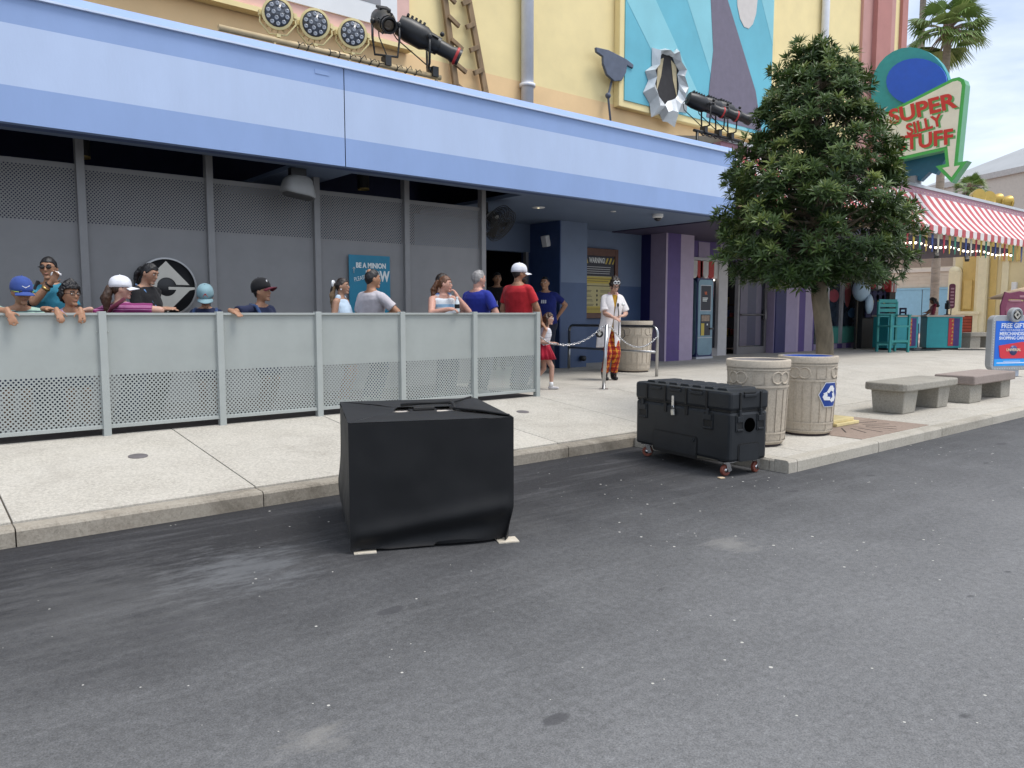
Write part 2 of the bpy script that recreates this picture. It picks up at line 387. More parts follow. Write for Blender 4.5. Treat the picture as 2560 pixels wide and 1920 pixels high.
link('kerb_stone', kerb_piece('X', .145, 33), kb, (6.10, 3.605, ZR)); link('kerb_stone', kerb_piece('Y', .052, 34), kb, (6.1, 3.80, ZR))
for i in range(0, 24): link('kerb_stone', kerb_piece('X', PITCHX, i + 40), kb, (6.245 + i * PITCHX, 3.605, ZR))

# ================================================================== QUEUE FENCE
FY = 7.63
galv = mat('fence_paint', (.335, .362, .350), .5, var=.06, scale=3, bump=.06, bscale=150, dirt=.12)
galv_post = mat('fence_post_paint', (.365, .392, .380), .45, var=.05, scale=4)
def perforated(q, x0, x1, z0, z1, y, px, pz, r, thick, m=0):
    """sheet in the plane y, with staggered rows of round holes; hole walls when it has thickness"""
    nr = int((z1 - z0) / pz); pz = (z1 - z0) / nr; nc = int((x1 - x0) / px); px = (x1 - x0) / (nc + .5)
    oct_ = [(math.cos(R_(22.5 + 45 * a)), math.sin(R_(22.5 + 45 * a))) for a in range(8)]
    for i in range(nr):
        za, zb = z0 + i * pz, z0 + (i + 1) * pz; off = .5 * px if i % 2 else 0
        if off: q.add([(x0, y, za), (x0 + off, y, za), (x0 + off, y, zb), (x0, y, zb)], [(0, 1, 2, 3)], m)
        else: q.add([(x1 - .5 * px, y, za), (x1, y, za), (x1, y, zb), (x1 - .5 * px, y, zb)], [(0, 1, 2, 3)], m)
        for j in range(nc):
            xa = x0 + off + j * px; xb = xa + px; xc, zc = (xa + xb) / 2, (za + zb) / 2
            h = [(xc + r * c, y, zc + r * s_) for c, s_ in oct_]; cn = [(xb, y, zb), (xa, y, zb), (xa, y, za), (xb, y, za)]
            q.add(h + cn, [(8, 1, 0), (8, 9, 2, 1), (9, 3, 2), (9, 10, 4, 3), (10, 5, 4), (10, 11, 6, 5), (11, 7, 6), (11, 8, 0, 7)], m)
            if thick:
                hb = [(a, y + thick, c) for a, _, c in h]
                q.add(h + hb, [(a, (a + 1) % 8, 8 + (a + 1) % 8, 8 + a) for a in range(8)], m)
fence = thing('queue_fence', 'grey metal queue fence with perforated lower panels along the sidewalk', 'fence', (3.6, FY, 0), wc=True)
FP = [6.68 - 1.03 * k for k in range(11)][::-1]
pan = MB(); w0 = .98
perforated(pan, 0, w0, .095, .545, 0, .0365, .0196, .0091, .004)
pan.box((0, 0, .545), (w0, .004, 1.078))
pmesh = pan.mesh('panel', galv)
rail = MB(); rail.box((0, -.022, 1.078), (w0, .03, 1.10)).box((0, -.018, .062), (w0, .022, .095)).box((0, -.008, .095), (.014, -.001, 1.078)).box((w0 - .014, -.008, .095), (w0, -.001, 1.078))
rmesh = rail.mesh('rail', galv_post)
pst = MB(); pst.box((-.032, -.036, -.03), (.032, .036, 1.112)); psm = pst.mesh('post', galv_post)
bl = MB()
for z in (.26, .93): bl.ell((0, -.008, z), .006, n=6, k=4)
blm = bl.mesh('bolt', galv_post)
for i, x in enumerate(FP):
    link('post', psm, fence, (x, FY, 0), 0, .004)
    if i < len(FP) - 1:
        px = x + .025
        pn = link('panel', pmesh, fence, (px, FY, 0)); link('rail', rmesh, pn, (0, 0, 0), 0, .002)
        link('bolt', blm, pn, (.02, -.004, 0)); link('bolt', blm, pn, (w0 - .02, -.004, 0))

# ================================================================== BACK WALL OF THE QUEUE
BY = 9.8
wallp = mat('wall_panel_grey', (.235, .233, .236), .55, var=.06, scale=2.5, bump=.05, bscale=120, dirt=.1)
wpost = mat('wall_post_grey', (.255, .253, .256), .5, var=.06)
bw = thing('perforated_wall', 'dark grey panelled wall with perforated top behind the queue', 'wall', (3, BY, 0), wc=True)
BX = [7.426 - 1.402 * k for k in range(10)][::-1]
q = MB(); ww = 1.402 - .02
perforated(q, 0, ww, 2.10, 2.69, 0, .037, .0198, .0086, 0)
q.box((0, 0, 2.69), (ww, .02, 2.745)).box((0, 0, 0), (ww, .02, 2.10)); wm = q.mesh('panel', wallp)
q = MB(); q.box((-.042, -.05, 0), (.042, .06, 3.5)); wpm = q.mesh('post', wpost)
for i, x in enumerate(BX):
    link('post', wpm, bw, (x, BY, 0), 0, .004)
    if i < len(BX) - 1: link('panel', wm, bw, (x + .01, BY + .005, 0))

# ================================================================== MAIN BUILDING
CYF = 8.8
CX0, CX1, SEAM = -7.0, 12.7, 4.56
blue_d = mat('fascia_blue', (.260, .375, .645), .55, var=.05, scale=1.5, bump=.10, bscale=45, dirt=.10, stretch=(1, 1, .4))
blue_l = mat('fascia_pale_blue', (.445, .550, .765), .6, var=.05, scale=1.2, bump=.16, bscale=30, dirt=.10, stretch=(1, 1, .4))
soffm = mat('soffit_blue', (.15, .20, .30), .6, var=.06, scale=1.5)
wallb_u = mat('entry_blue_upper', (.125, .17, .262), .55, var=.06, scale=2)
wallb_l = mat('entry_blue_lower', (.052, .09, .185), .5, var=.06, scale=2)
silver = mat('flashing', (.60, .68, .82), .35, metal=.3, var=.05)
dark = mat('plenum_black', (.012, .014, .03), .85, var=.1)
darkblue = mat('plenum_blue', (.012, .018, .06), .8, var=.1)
yellow = mat('stucco_yellow', (.86, .71, .37), .75, var=.05, scale=1.6, bump=.14, bscale=60, dirt=.10)
peach = mat('stucco_peach', (.86, .60, .32), .75, var=.05, scale=1.6, bump=.14, bscale=60, dirt=.10)
pink = mat('pilaster_pink', (.46, .20, .175), .7, var=.06, scale=2)
pink2 = mat('pilaster_rose', (.52, .28, .25), .7, var=.06, scale=2)
bld = thing('theme_building', 'yellow stucco building with wide blue striped entrance canopy', 'building', (6, 11.2, 0), wc=True)
for (x0, x1) in ((CX0, SEAM - .006), (SEAM + .006, CX1)):
    fp = MB().box((x0, CYF + .004, 2.90), (x1, CYF + .25, 4.07)).build('fascia', mat('seam_dark', (.08, .12, .25), .8), bld)
    for (z0, z1, mm) in ((2.898, 3.24, blue_d), (3.24, 3.81, blue_l), (3.81, 4.068, blue_d)):
        MB().box((x0, CYF, z0), (x1, CYF + .1, z1)).build('painted_band', mm, fp)
MB().box((CX0, CYF - .035, 4.068), (CX1, CYF + .2, 4.088)).build('drip_edge', silver, bld)
cp = MB(); cp.prism([(-.028, 4.088), (.22, 4.088), (.22, 4.21), (.10, 4.205)], (CX0, CYF, 0), Y_, Z_, CX1 - CX0); cp.build('coping', blue_d, bld)
MB().box((4.18, CYF - .006, 3.94), (4.36, CYF - .001, 3.99)).build('patch_plate', blue_d, bld)
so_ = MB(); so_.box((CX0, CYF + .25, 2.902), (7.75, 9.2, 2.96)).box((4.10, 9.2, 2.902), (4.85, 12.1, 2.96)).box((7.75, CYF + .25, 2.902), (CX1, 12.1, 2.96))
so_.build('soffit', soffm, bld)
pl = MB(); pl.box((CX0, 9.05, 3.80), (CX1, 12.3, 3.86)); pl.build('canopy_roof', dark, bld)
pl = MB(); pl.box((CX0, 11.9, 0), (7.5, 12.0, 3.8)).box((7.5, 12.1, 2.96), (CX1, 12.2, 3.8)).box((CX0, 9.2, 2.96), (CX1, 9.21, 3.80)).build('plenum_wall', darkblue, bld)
# upper wall with peach foot
UY = 11.2
MB().box((-12, UY, 5.34), (21.9, UY + .6, 14.0)).build('upper_wall', yellow, bld)
MB().box((-12, UY - .002, 3.86), (21.9, UY + .6, 5.34)).build('wall_foot', peach, bld)
MB().box((-12, UY, 14.0), (24.8, UY + 9, 14.3)).build('roof', yellow, bld)
for (x0, x1, dy, mm) in ((21.9, 22.45, -.08, pink2), (22.45, 23.3, -.22, pink), (23.3, 23.75, -.12, pink2), (23.75, 24.15, -.05, yellow), (24.15, 24.5, -.14, pink), (24.5, 24.8, 0, yellow)):
    MB().box((x0, UY + dy, 3.86), (x1, UY + .6, 14.0)).build('pilaster', mm, bld)
MB().box((24.6, UY + .6, 3.86), (24.8, UY + 9, 14.0)).build('side_wall', yellow, bld)
for xx in (9.45, 19.8):
    dp = MB().tube([(xx, UY - .12, 3.86), (xx, UY - .12, 14)], .115 if xx < 12 else .10, 14).build('downpipe', mat('pipe_white', (.74, .76, .82), .35, var=.05), bld)
    MB().lathe([(.15, -.03), (.15, .03)], 14, (xx, UY - .12, 5.25 if xx < 12 else 6)).build('pipe_bracket', mat('pipe_white', ()), dp)
# entrance
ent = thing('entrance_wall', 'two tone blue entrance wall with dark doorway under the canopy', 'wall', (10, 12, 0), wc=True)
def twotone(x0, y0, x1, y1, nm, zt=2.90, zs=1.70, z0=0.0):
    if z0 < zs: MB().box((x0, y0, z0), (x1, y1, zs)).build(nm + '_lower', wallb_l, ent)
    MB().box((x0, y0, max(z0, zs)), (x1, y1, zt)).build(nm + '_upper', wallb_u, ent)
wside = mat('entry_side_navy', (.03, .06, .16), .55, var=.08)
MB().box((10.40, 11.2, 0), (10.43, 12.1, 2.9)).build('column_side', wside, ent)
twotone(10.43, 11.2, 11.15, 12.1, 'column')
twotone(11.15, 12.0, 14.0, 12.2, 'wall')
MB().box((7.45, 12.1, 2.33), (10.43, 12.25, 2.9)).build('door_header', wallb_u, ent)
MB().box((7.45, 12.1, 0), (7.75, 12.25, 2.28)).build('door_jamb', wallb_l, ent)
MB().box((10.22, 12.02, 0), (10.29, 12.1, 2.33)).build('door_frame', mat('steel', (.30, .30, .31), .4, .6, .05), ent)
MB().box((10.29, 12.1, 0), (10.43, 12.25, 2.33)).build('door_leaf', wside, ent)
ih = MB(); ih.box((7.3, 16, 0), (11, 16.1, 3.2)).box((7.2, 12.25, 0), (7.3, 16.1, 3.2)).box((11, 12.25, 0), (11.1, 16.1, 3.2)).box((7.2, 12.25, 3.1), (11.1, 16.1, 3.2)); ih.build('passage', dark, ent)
MB().lathe([(.055, 0), (.055, .10)], 14, (11.0, 11.2 - .1, .18), ax=(X_, Z_, Y_)).build('drain_pipe', mat('black_plastic', (.02, .02, .022), .5, var=.1), ent)
# ================================================================== THINGS ON THE UPPER WALL AND CANOPY ROOF
white = mat('sign_white', (.78, .79, .80), .45, var=.04, scale=2)
grey_p = mat('sign_grey', (.27, .27, .29), .5, var=.05)
black = mat('black_metal', (.016, .017, .019), .42, var=.2, scale=30)
cream = mat('lamp_cream', (.72, .60, .30), .45, var=.08, scale=8)
lens = mat('led_lens', (.09, .10, .12), .18, var=.2, scale=40)
chrome = mat('chrome', (.62, .62, .63), .22, 1.0, .05)
teal = mat('billboard_teal', (.13, .45, .56), .55, var=.10, scale=.8)
teal_l = mat('billboard_pale', (.24, .57, .65), .55, var=.08, scale=.8)
# white billboard, only its lower right corner in frame
bb = thing('billboard', 'white billboard with grey border and pink frame above the canopy', 'billboard', (2.5, UY, 5.4), wc=True)
MB().box((-6, UY - .10, 5.40), (6.95, UY - .005, 9.5)).build('frame', mat('frame_pink', (.72, .46, .40), .6, var=.05), bb, bevel=.01)
MB().box((-5.8, UY - .13, 5.62), (6.70, UY - .10, 9.3)).build('board', white, bb)
br = MB(); br.box((-5.5, UY - .134, 5.92), (6.40, UY - .13, 6.06)).box((6.26, UY - .134, 6.06), (6.40, UY - .13, 9.0)); br.build('border_stripe', grey_p, bb)
rl = MB(); rl.prism([(0, 0), (.32, -.06), (.34, .5), (0, .5)], (5.55, UY - .13, 6.42), X_, Z_, .02); rl.build('letter_foot', mat('letter_red', (.65, .10, .09), .5, var=.05), bb)
MB().box((-6, UY - .2, 5.33), (6.95, UY - .02, 5.40)).build('ledge', yellow, bb)
# wall poster: plain panel, diagonal light rays, abstract slate band
po = thing('wall_poster', 'large teal wall poster with pale diagonal rays and slate shapes', 'billboard', (14.6, UY, 5.4), wc=True)
x0, x1 = 12.0, 17.38
MB().box((x0 - .14, UY - .16, 5.28), (x1 + .05, UY - .004, 9.6)).build('frame', yellow, po, bevel=.015)
MB().box((x0, UY - .18, 5.42), (x1 - .1, UY - .16, 9.5)).build('board', teal, po)
ry = MB()
def pp(pts, m=0, d=.004): ry.prism(pts, (0, UY - .18, 0), X_, Z_, d, m)
pp([(12.0, 7.4), (13.9, 5.42), (14.9, 5.42), (12.0, 8.6)][::1]); pp([(14.2, 9.5), (12.9, 9.5), (15.5, 5.42), (16.3, 5.42)]); pp([(16.2, 9.5), (17.28, 7.6), (17.28, 9.5)])
ry.build('pale_ray', teal_l, po)
sh = MB()
sh.prism([(14.35, 9.4), (14.85, 9.4), (15.4, 8.2), (16.0, 7.3), (16.6, 6.4), (16.9, 5.5), (14.7, 5.5), (14.9, 7.0), (14.75, 8.2)], (0, UY - .186, 0), X_, Z_, .004)
sh.build('slate_shape', mat('slate_purple', (.16, .14, .19), .6, var=.08), po)
ov = MB(); ov.prism([(16.15 + .42 * math.cos(a / 14 * 6.2832), 8.5 + .75 * math.sin(a / 14 * 6.2832)) for a in range(14)], (0, UY - .186, 0), X_, Z_, .004); ov.build('pale_oval', mat('poster_pale', (.62, .58, .55), .6, var=.05), po)
# torn silver burst with dark hole
rng = random.Random(3); out = []; inn = []
for k in range(22):
    a = 2 * math.pi * (k + rng.uniform(-.3, .3)) / 22; rr = (1.0 if k % 2 == 0 else .84) * rng.uniform(.88, 1.08)
    out.append((.74 * rr * math.cos(a), .86 * rr * math.sin(a) - .05)); inn.append((.40 * math.cos(a) * rng.uniform(.85, 1.12), .50 * math.sin(a) * rng.uniform(.85, 1.12) + .08))
bs = MB(); cx, cz = 13.3, 5.98; vs = []
for k in range(22):
    vs += [(cx + out[k][0], UY - .19, cz + out[k][1]), (cx + .5 * (out[k][0] + inn[k][0]), UY - .34, cz + .5 * (out[k][1] + inn[k][1])), (cx + inn[k][0], UY - .21, cz + inn[k][1])]
fs = []
for k in range(22):
    a, b_ = k * 3, ((k + 1) % 22) * 3
    fs += [(a, b_, b_ + 1, a + 1), (a + 1, b_ + 1, b_ + 2, a + 2)]
bs.add(vs, fs)
bo = bs.build('torn_rim', mat('torn_metal', (.58, .61, .63), .35, .3, .15, 3), po)
MB().prism([(cx + p[0] * 1.02, cz + p[1] * 1.02) for p in inn], (0, UY - .188, 0), X_, Z_, .004).build('dark_hole', mat('hole_dark', (.03, .028, .03), .8, var=.2), bo)
cu = MB()
for sx_ in (-1, 1): cu.prism([(cx + sx_ * .34, cz - .25), (cx + sx_ * .30, cz + .42), (cx + sx_ * .12, cz + .50), (cx + sx_ * .2, cz + .1)][::sx_], (0, UY - .196, 0), X_, Z_, .004)
cu.build('torn_flap', mat('flap_cream', (.5, .42, .26), .7, var=.2), bo)
# upturned bowl silhouette on a rod
um = thing('bowl_cutout', 'dark grey bowl shaped cutout on a bent rod fixed to the yellow wall', 'decoration', (11.7, UY, 4.6), wc=True)
prof = [(-.55, .22), (-.53, .13), (-.35, .08), (-.34, -.06), (-.23, -.25), (-.02, -.34), (.19, -.29), (.32, -.1), (.35, .05), (.53, .02), (.54, .10), (.32, .17), (-.2, .24)]
MB().prism([(11.68 + p[0], 6.05 + p[1] * .98) for p in prof], (0, UY - .16, 0), X_, Z_, .06).build('bowl', mat('cutout_slate', (.10, .12, .17), .6, var=.12), um, bevel=.012)
MB().tube([(11.67, UY - .13, 5.75), (11.57, UY - .13, 5.42), (11.73, UY - .13, 4.5)], .022, 8).ell((11.57, UY - .13, 5.44), .06, n=10, k=6).build('rod', mat('cutout_slate', ()), um)
# broken wooden ladder
ld = thing('broken_ladder', 'weathered wooden ladder with snapped rungs leaning on the wall', 'ladder', (8.1, UY, 4.4), wc=True)
wood = mat('ladder_wood', (.23, .155, .085), .75, var=.3, scale=10, stretch=(1, 1, .2))
A0, A1, B0, B1 = Vector((7.93, UY - .12, 4.4)), Vector((7.47, UY - .06, 7.6)), Vector((8.62, UY - .12, 4.4)), Vector((7.88, UY - .06, 7.6))
MB().beam(A0, A1, .11, .06, up=Y_).build('stile', wood, ld, bevel=.005); MB().beam(B0, B1, .11, .06, up=Y_).build('stile', wood, ld, bevel=.005)
for k in range(8):
    t_ = .06 + k * .115; a = A0.lerp(A1, t_); b_ = B0.lerp(B1, t_)
    MB().beam(a + Vector((0, -.05, 0)), a.lerp(b_, .40) + Vector((0, -.05, -.12)), .07, .05, up=Y_).build('rung', wood, ld, bevel=.006)
    MB().beam(b_ + Vector((0, -.05, 0)), b_.lerp(a, .33) + Vector((0, -.05, -.10)), .08, .05, up=Y_).build('rung', wood, ld, bevel=.006)
# pipe rail with floodlights
RYY = 9.3
pipe = thing('light_rail', 'cream pipe rail carrying floodlights along the canopy roof', 'pipe rail', (4.75, RYY, 4.1), wc=True)
MB().tube([(3.23, RYY, 4.39), (6.32, RYY, 4.40)], .036, 10).build('pipe', mat('pipe_cream', (.62, .48, .28), .5, var=.12, dirt=.3), pipe)
for x in (3.9, 4.9, 6.25): MB().tube([(x, RYY, 3.86), (x, RYY, 4.37)], .022, 8).build('stanchion', mat('pipe_cream', ()), pipe)
cab = MB()
for x in (4.2, 4.32, 4.62, 4.75, 4.9, 5.05, 5.2, 5.32, 5.6, 5.75, 5.9):
    cab.tube([(x, RYY + .040 * math.cos(a), 4.395 + .040 * math.sin(a)) for a in [i * .7854 for i in range(8)]], .006, 5, closed=True)
    cab.tube([(x, RYY - .04, 4.39), (x + .05, RYY - .05, 4.42 + .03 * math.sin(x * 9)), (x + .09, RYY - .03, 4.40)], .005, 5)
cab.build('cable_tie', black, pipe)
def flood(x, z, label):
    t_ = thing('floodlight', label, 'floodlight', (x, RYY, 4.43), group='cream LED floodlights')
    d = (Vector((-.35, -.9, -.12))).normalized(); a, b_, d = frame_from(d); ax = (a, b_, d); h = Vector((0, 0, z - 4.43))
    MB().lathe([(.06, -.20), (.135, -.17), (.165, -.08), (.175, .0), (.185, .02), (.185, .06), (.155, .065)], 26, h, 0, ax, True, True).build('housing', cream, t_, sharp=40)
    fin = MB()
    for k in range(16):
        an = k * math.pi / 8; p = h + (a * math.cos(an) + b_ * math.sin(an)) * .165
        fin.obox(p - d * .07, (.02, .006, .06), (a * math.cos(an) + b_ * math.sin(an), -a * math.sin(an) + b_ * math.cos(an), d))
    fin.build('cooling_fin', cream, t_)
    MB().lathe([(.15, .0), (.15, .004)], 26, h + d * .058, 0, ax).build('glass', lens, t_)
    le = MB()
    for rr, cnt in ((.05, 4), (.115, 10)):
        for k in range(cnt):
            an = k * 2 * math.pi / cnt + .3; le.lathe([(.024, 0), (.026, .008), (.015, .010), (.008, .004)], 10, h + d * .062 + (a * math.cos(an) + b_ * math.sin(an)) * rr, 0, ax)
    le.build('led', mat('led_white', (.34, .36, .40), .2, .2, .1), t_)
    yk = MB().tube([h + a * .20, h + a * .21 - Z_ * .10, h + a * .10 - Z_ * .235, h - a * .10 - Z_ * .235, h - a * .21 - Z_ * .10, h - a * .20], .012, 6)
    yk.beam(h - Z_ * .23, Vector((0, 0, 0)), .05, .05); yk.obox(h + a * .2, (.02, .025, .03)); yk.obox(h - a * .2, (.02, .025, .03)); yk.build('yoke', cream, t_)
flood(3.95, 4.70, 'cream round LED floodlight leftmost on the pipe rail'); flood(4.43, 4.69, 'cream round LED floodlight in the middle of three on the pipe rail'); flood(4.95, 4.69, 'cream round LED floodlight next to the black spotlights')
def spot(loc, head, d, ln, label, red=False, sc=1.0, grp=None):
    t_ = thing('stage_spotlight', label, 'spotlight', loc, group=grp); h = Vector(head) - Vector(loc); d = Vector(d).normalized(); a, b_, d = frame_from(d); ax = (a, b_, d)
    bd = MB().lathe([(.03 * sc, -.34 * sc), (.10 * sc, -.33 * sc), (.12 * sc, -.22 * sc), (.12 * sc, -.05 * sc), (.095 * sc, 0), (.09 * sc, .12 * sc)], 14, h, 0, ax); bd.build('lamp_housing', black, t_, sharp=35)
    rb = MB()
    for k in range(5): rb.obox(h - d * (.10 + .045 * k) * sc + b_ * .118 * sc, (.06 * sc, .012 * sc, .012 * sc), ax)
    rb.build('vent_rib', black, t_)
    MB().lathe([(.075 * sc, .10 * sc), (.072 * sc, ln * .7 * sc), (.085 * sc, ln * .8 * sc), (.085 * sc, ln * sc), (.068 * sc, ln * sc), (.06 * sc, ln * .8 * sc)], 14, h, 0, ax).build('barrel', black, t_, sharp=35)
    MB().lathe([(.062 * sc, 0), (.05 * sc, .01), (.001, .014)], 12, h + d * (ln * .8) * sc, 0, ax).build('lens', mat('spot_lens', (.10, .08, .06), .1, var=.1), t_)
    if red: MB().lathe([(.086 * sc, ln * .84 * sc), (.092 * sc, ln * .86 * sc), (.092 * sc, ln * .90 * sc), (.086 * sc, ln * .92 * sc)], 14, h, 0, ax, True, True).build('gel_ring', mat('gel_red', (.45, .03, .03), .4, var=.1), t_)
    sh = MB()
    for k in range(4):
        an = k * math.pi / 2 + .4; p = a * math.cos(an) + b_ * math.sin(an); sh.obox(h + p * .095 * sc + d * .05 * sc, (.02 * sc, .006, .04 * sc), (p, d.cross(p), d))
    sh.build('shutter_tab', black, t_)
    kn = MB().ell(h + b_ * .13 * sc + d * .1 * sc, .025 * sc, n=8, k=6).ell(h + a * .14 * sc, .03 * sc, n=8, k=6).ell(h - a * .14 * sc, .03 * sc, n=8, k=6); kn.build('knob', black, t_)
    s_ = a * .145 * sc; low = Vector((h.x, h.y, max(h.z - .34 * sc, .08)))
    yk = MB().tube([h + s_, h.lerp(low, .5) + s_, low + s_ * .85, low - s_ * .85, h.lerp(low, .5) - s_, h - s_], .013 * sc, 6); yk.build('yoke', black, t_)
    MB().tube([low, (0, 0, 0)], .018 * sc, 6).obox((0, 0, .02), (.035 * sc, .05 * sc, .05 * sc)).build('clamp', black, t_)
    MB().tube([h - d * .33 * sc, h - d * .42 * sc - Z_ * .12, h * .5 - d * .38 * sc, Vector((.05, 0, .02))], .009, 5).build('power_cable', black, t_)
spot((5.45, RYY, 4.43), (5.45, RYY, 4.95), (-.30, -.95, -.50), .20, 'black stage spotlight aimed at the street beside the floodlights', False, 1.25)
spot((6.20, RYY, 4.43), (6.12, RYY, 4.86), (.80, -.42, -.42), .36, 'black stage spotlight with red ring at the end of the pipe rail', True, 1.35)
tr = thing('truss_bar', 'black pipe bar carrying three spotlights beside the tree', 'pipe rail', (12.7, RYY, 4.0), wc=True)
MB().tube([(12.05, RYY, 4.52), (13.6, RYY, 4.52)], .03, 8).build('pipe', black, tr)
for x in (12.15, 13.5): MB().tube([(x, RYY, 3.86), (x, RYY, 4.5)], .028, 8).build('stanchion', black, tr)
wv = MB().tube([(12.2 + .08 * k, RYY - .03, 4.50 - .05 * abs(math.sin(k * 1.3))) for k in range(16)], .014, 5); wv.build('cable', black, tr)
for k, (x, lb) in enumerate(((12.35, 'black spotlight nearest the poster burst on the truss bar'), (12.8, 'black spotlight in the middle of the truss bar'), (13.2, 'black spotlight nearest the tree on the truss bar'))):
    spot((x, RYY, 4.55), (x + .05, RYY, 5.02), (.90, -.42, -.30), .34, lb, k < 2, 1.2)

# ================================================================== UNDER THE SOFFIT
def single(name, label, cat, mb, m, loc=(0, 0, 0), bevel=0, group=None, sharp=None):
    o = mb.build(name, m, None, loc, 0, bevel, sharp); return tag(o, label, cat, group)
sp_ = thing('ceiling_speaker', 'big grey speaker pod hanging below the canopy edge', 'speaker', (4.16, 9.32, 2.9))
rings = []
for (z, rx, ry) in ((-.10, .13, .11), (-.14, .17, .14), (-.30, .21, .17), (-.335, .20, .165)):
    rings.append([Vector((math.copysign(abs(math.cos(t)) ** .6, math.cos(t)) * rx, math.copysign(abs(math.sin(t)) ** .6, math.sin(t)) * ry, z - (.04 * math.cos(t) if z < -.2 else 0))) for t in [i * math.pi / 12 for i in range(24)]])
MB().loft(rings).build('cabinet', mat('speaker_grey', (.24, .24, .235), .5, var=.08), sp_, sharp=50)
MB().obox((0, 0, -.05), (.10, .05, .05)).tube([(-.06, 0, 0), (-.06, 0, -.12)], .02, 6).build('bracket', black, sp_)
rings = []
for (z, s_) in ((-.336, .9), (-.345, .86)): rings.append([Vector((math.copysign(abs(math.cos(t)) ** .6, math.cos(t)) * .20 * s_, math.copysign(abs(math.sin(t)) ** .6, math.sin(t)) * .165 * s_, z - .04 * math.cos(t) * s_)) for t in [i * math.pi / 12 for i in range(24)]])
MB().loft(rings).build('grille', mat('speaker_grille', (.10, .10, .10), .7, var=.15, scale=80), sp_)
warm = mat('bulb_warm', (1.0, .80, .48), .4, var=0, emit=2.2)
for (x, y, lb) in ((1.95, 10.3, 'black can downlight over the left end of the queue'), (5.62, 10.3, 'black can downlight above the blue poster')):
    t_ = thing('downlight', lb, 'ceiling light', (x, y, 2.90), group='black cylinder downlights')
    MB().lathe([(.085, .02), (.085, .90)], 16).build('can', mat('can_black', (.02, .02, .02), .5, var=.1), t_, sharp=40)
    MB().lathe([(.07, .02), (.085, .0), (.085, .025)], 16).build('trim_ring', mat('lamp_gold', (.45, .33, .12), .35, .6, .1), t_, sharp=40)
fn = thing('wall_fan', 'black caged oscillating fan on a bracket by the doorway', 'fan', (7.72, 9.95, 2.9))
h = Vector((.12, -.06, -.36)); d = Vector((.25, -.62, -.55)).normalized(); a, b_, d = frame_from(d)
cg = MB()
for zz in (-.09, .09):
    for rr in (.29, .25, .2, .15, .1, .05): cg.tube([h + d * (zz * (1.25 - rr * 1.2)) + (a * math.cos(t) + b_ * math.sin(t)) * rr for t in [i * math.pi / 12 for i in range(24)]], .007, 4, closed=True)
for k in range(32):
    t = k * math.pi / 16; p = a * math.cos(t) + b_ * math.sin(t)
    cg.tube([h + d * .12 + p * .03, h + d * .09 + p * .2, h + d * .05 + p * .29, h - d * .05 + p * .29, h - d * .09 + p * .2, h - d * .12 + p * .03], .004, 4)
cg.build('cage', black, fn)
for k in range(4):
    t = k * math.pi / 2; p = a * math.cos(t) + b_ * math.sin(t); q_ = d.cross(p)
    MB().add([h + p * .04 - q_ * .03 - d * .02, h + p * .26 - q_ * .10 - d * .04, h + p * .26 + q_ * .08 + d * .04, h + p * .04 + q_ * .03 + d * .02], [(0, 1, 2, 3)]).build('blade', black, fn)
MB().lathe([(.06, -.24), (.09, -.22), (.09, -.10), (.05, -.08)], 14, h, 0, (a, b_, d)).build('motor', mat('fan_grey', (.35, .35, .34), .4, var=.1), fn, sharp=40)
MB().tube([h - d * .2, Vector((-.02, .1, -.16)), Vector((-.25, -.1, -.14))], .022, 8).beam((-.02, .1, -.02), (-.02, .1, -.22), .05, .05).build('arm', black, fn)
for i, (x, y) in enumerate(((8.87, 10.1), (13.2, 10.2))):
    if i: continue
    t_ = thing('recessed_light', 'small lit recessed light in the blue soffit above the entrance', 'ceiling light', (x, y, 2.90))
    MB().lathe([(.10, -.008), (.115, .0), (.115, .004)], 20).build('trim', white, t_); MB().lathe([(.095, -.006), (.001, -.0085)], 20).build('lamp', warm, t_)
t_ = thing('dome_camera', 'white dome security camera on the soffit', 'camera', (11.15, 9.38, 2.90))
MB().lathe([(.10, 0), (.10, -.05), (.075, -.07)], 18).build('housing', white, t_, sharp=40); MB().ell((0, 0, -.072), (.07, .07, .055), n=14, k=8).build('dome', mat('dome_smoke', (.02, .02, .03), .1, var=0), t_)
tag(MB().lathe([(.05, 0), (.05, -.012)], 14).build('sprinkler_cover', white, None, (10.2, 9.6, 2.90)), 'tiny white round cover in the soffit left of the dome camera', 'ceiling cover')
t_ = thing('wall_speaker', 'small white box speaker high on the navy column side', 'speaker', (10.40, 11.55, 2.52))
MB().obox((-.06, 0, 0), (.055, .075, .11), (Vector((1, 0, .25)).normalized(), Y_, Vector((-.25, 0, 1)).normalized())).build('cabinet', white, t_, bevel=.012); MB().box((-.02, -.02, -.03), (0, .02, .03)).build('bracket', grey_p, t_)

# ================================================================== SIGNS IN THE QUEUE
lg = thing('round_logo_sign', 'round black and steel logo disc mounted on the grey queue wall', 'sign', (2.66, 9.74, 1.407))
lgs = mat('logo_steel', (.50, .48, .43), .35, .4, .06)
MB().lathe([(.345, -.0), (.345, .04), (.325, .045), (.325, .0)], 48, (0, 0, 0), 0, (X_, Z_, -Y_), True, True).build('rim', mat('rim_grey', (.35, .35, .35), .4, .5, .05), lg, sharp=40)
MB().lathe([(.325, .0), (.325, .03)], 48, (0, 0, 0), 0, (X_, Z_, -Y_)).build('disc', mat('logo_black', (.012, .012, .014), .4, var=.1), lg)
S = .325
def gpoly(pts): return [(p[0] * S, p[1] * S) for p in pts]
ar = [(.34 * math.cos(R_(t)), .34 * math.sin(R_(t))) for t in range(14, 181, 12)]
ar2 = [(.34 * math.cos(R_(t)), .34 * math.sin(R_(t))) for t in range(180, 347, 12)]
gm = MB()
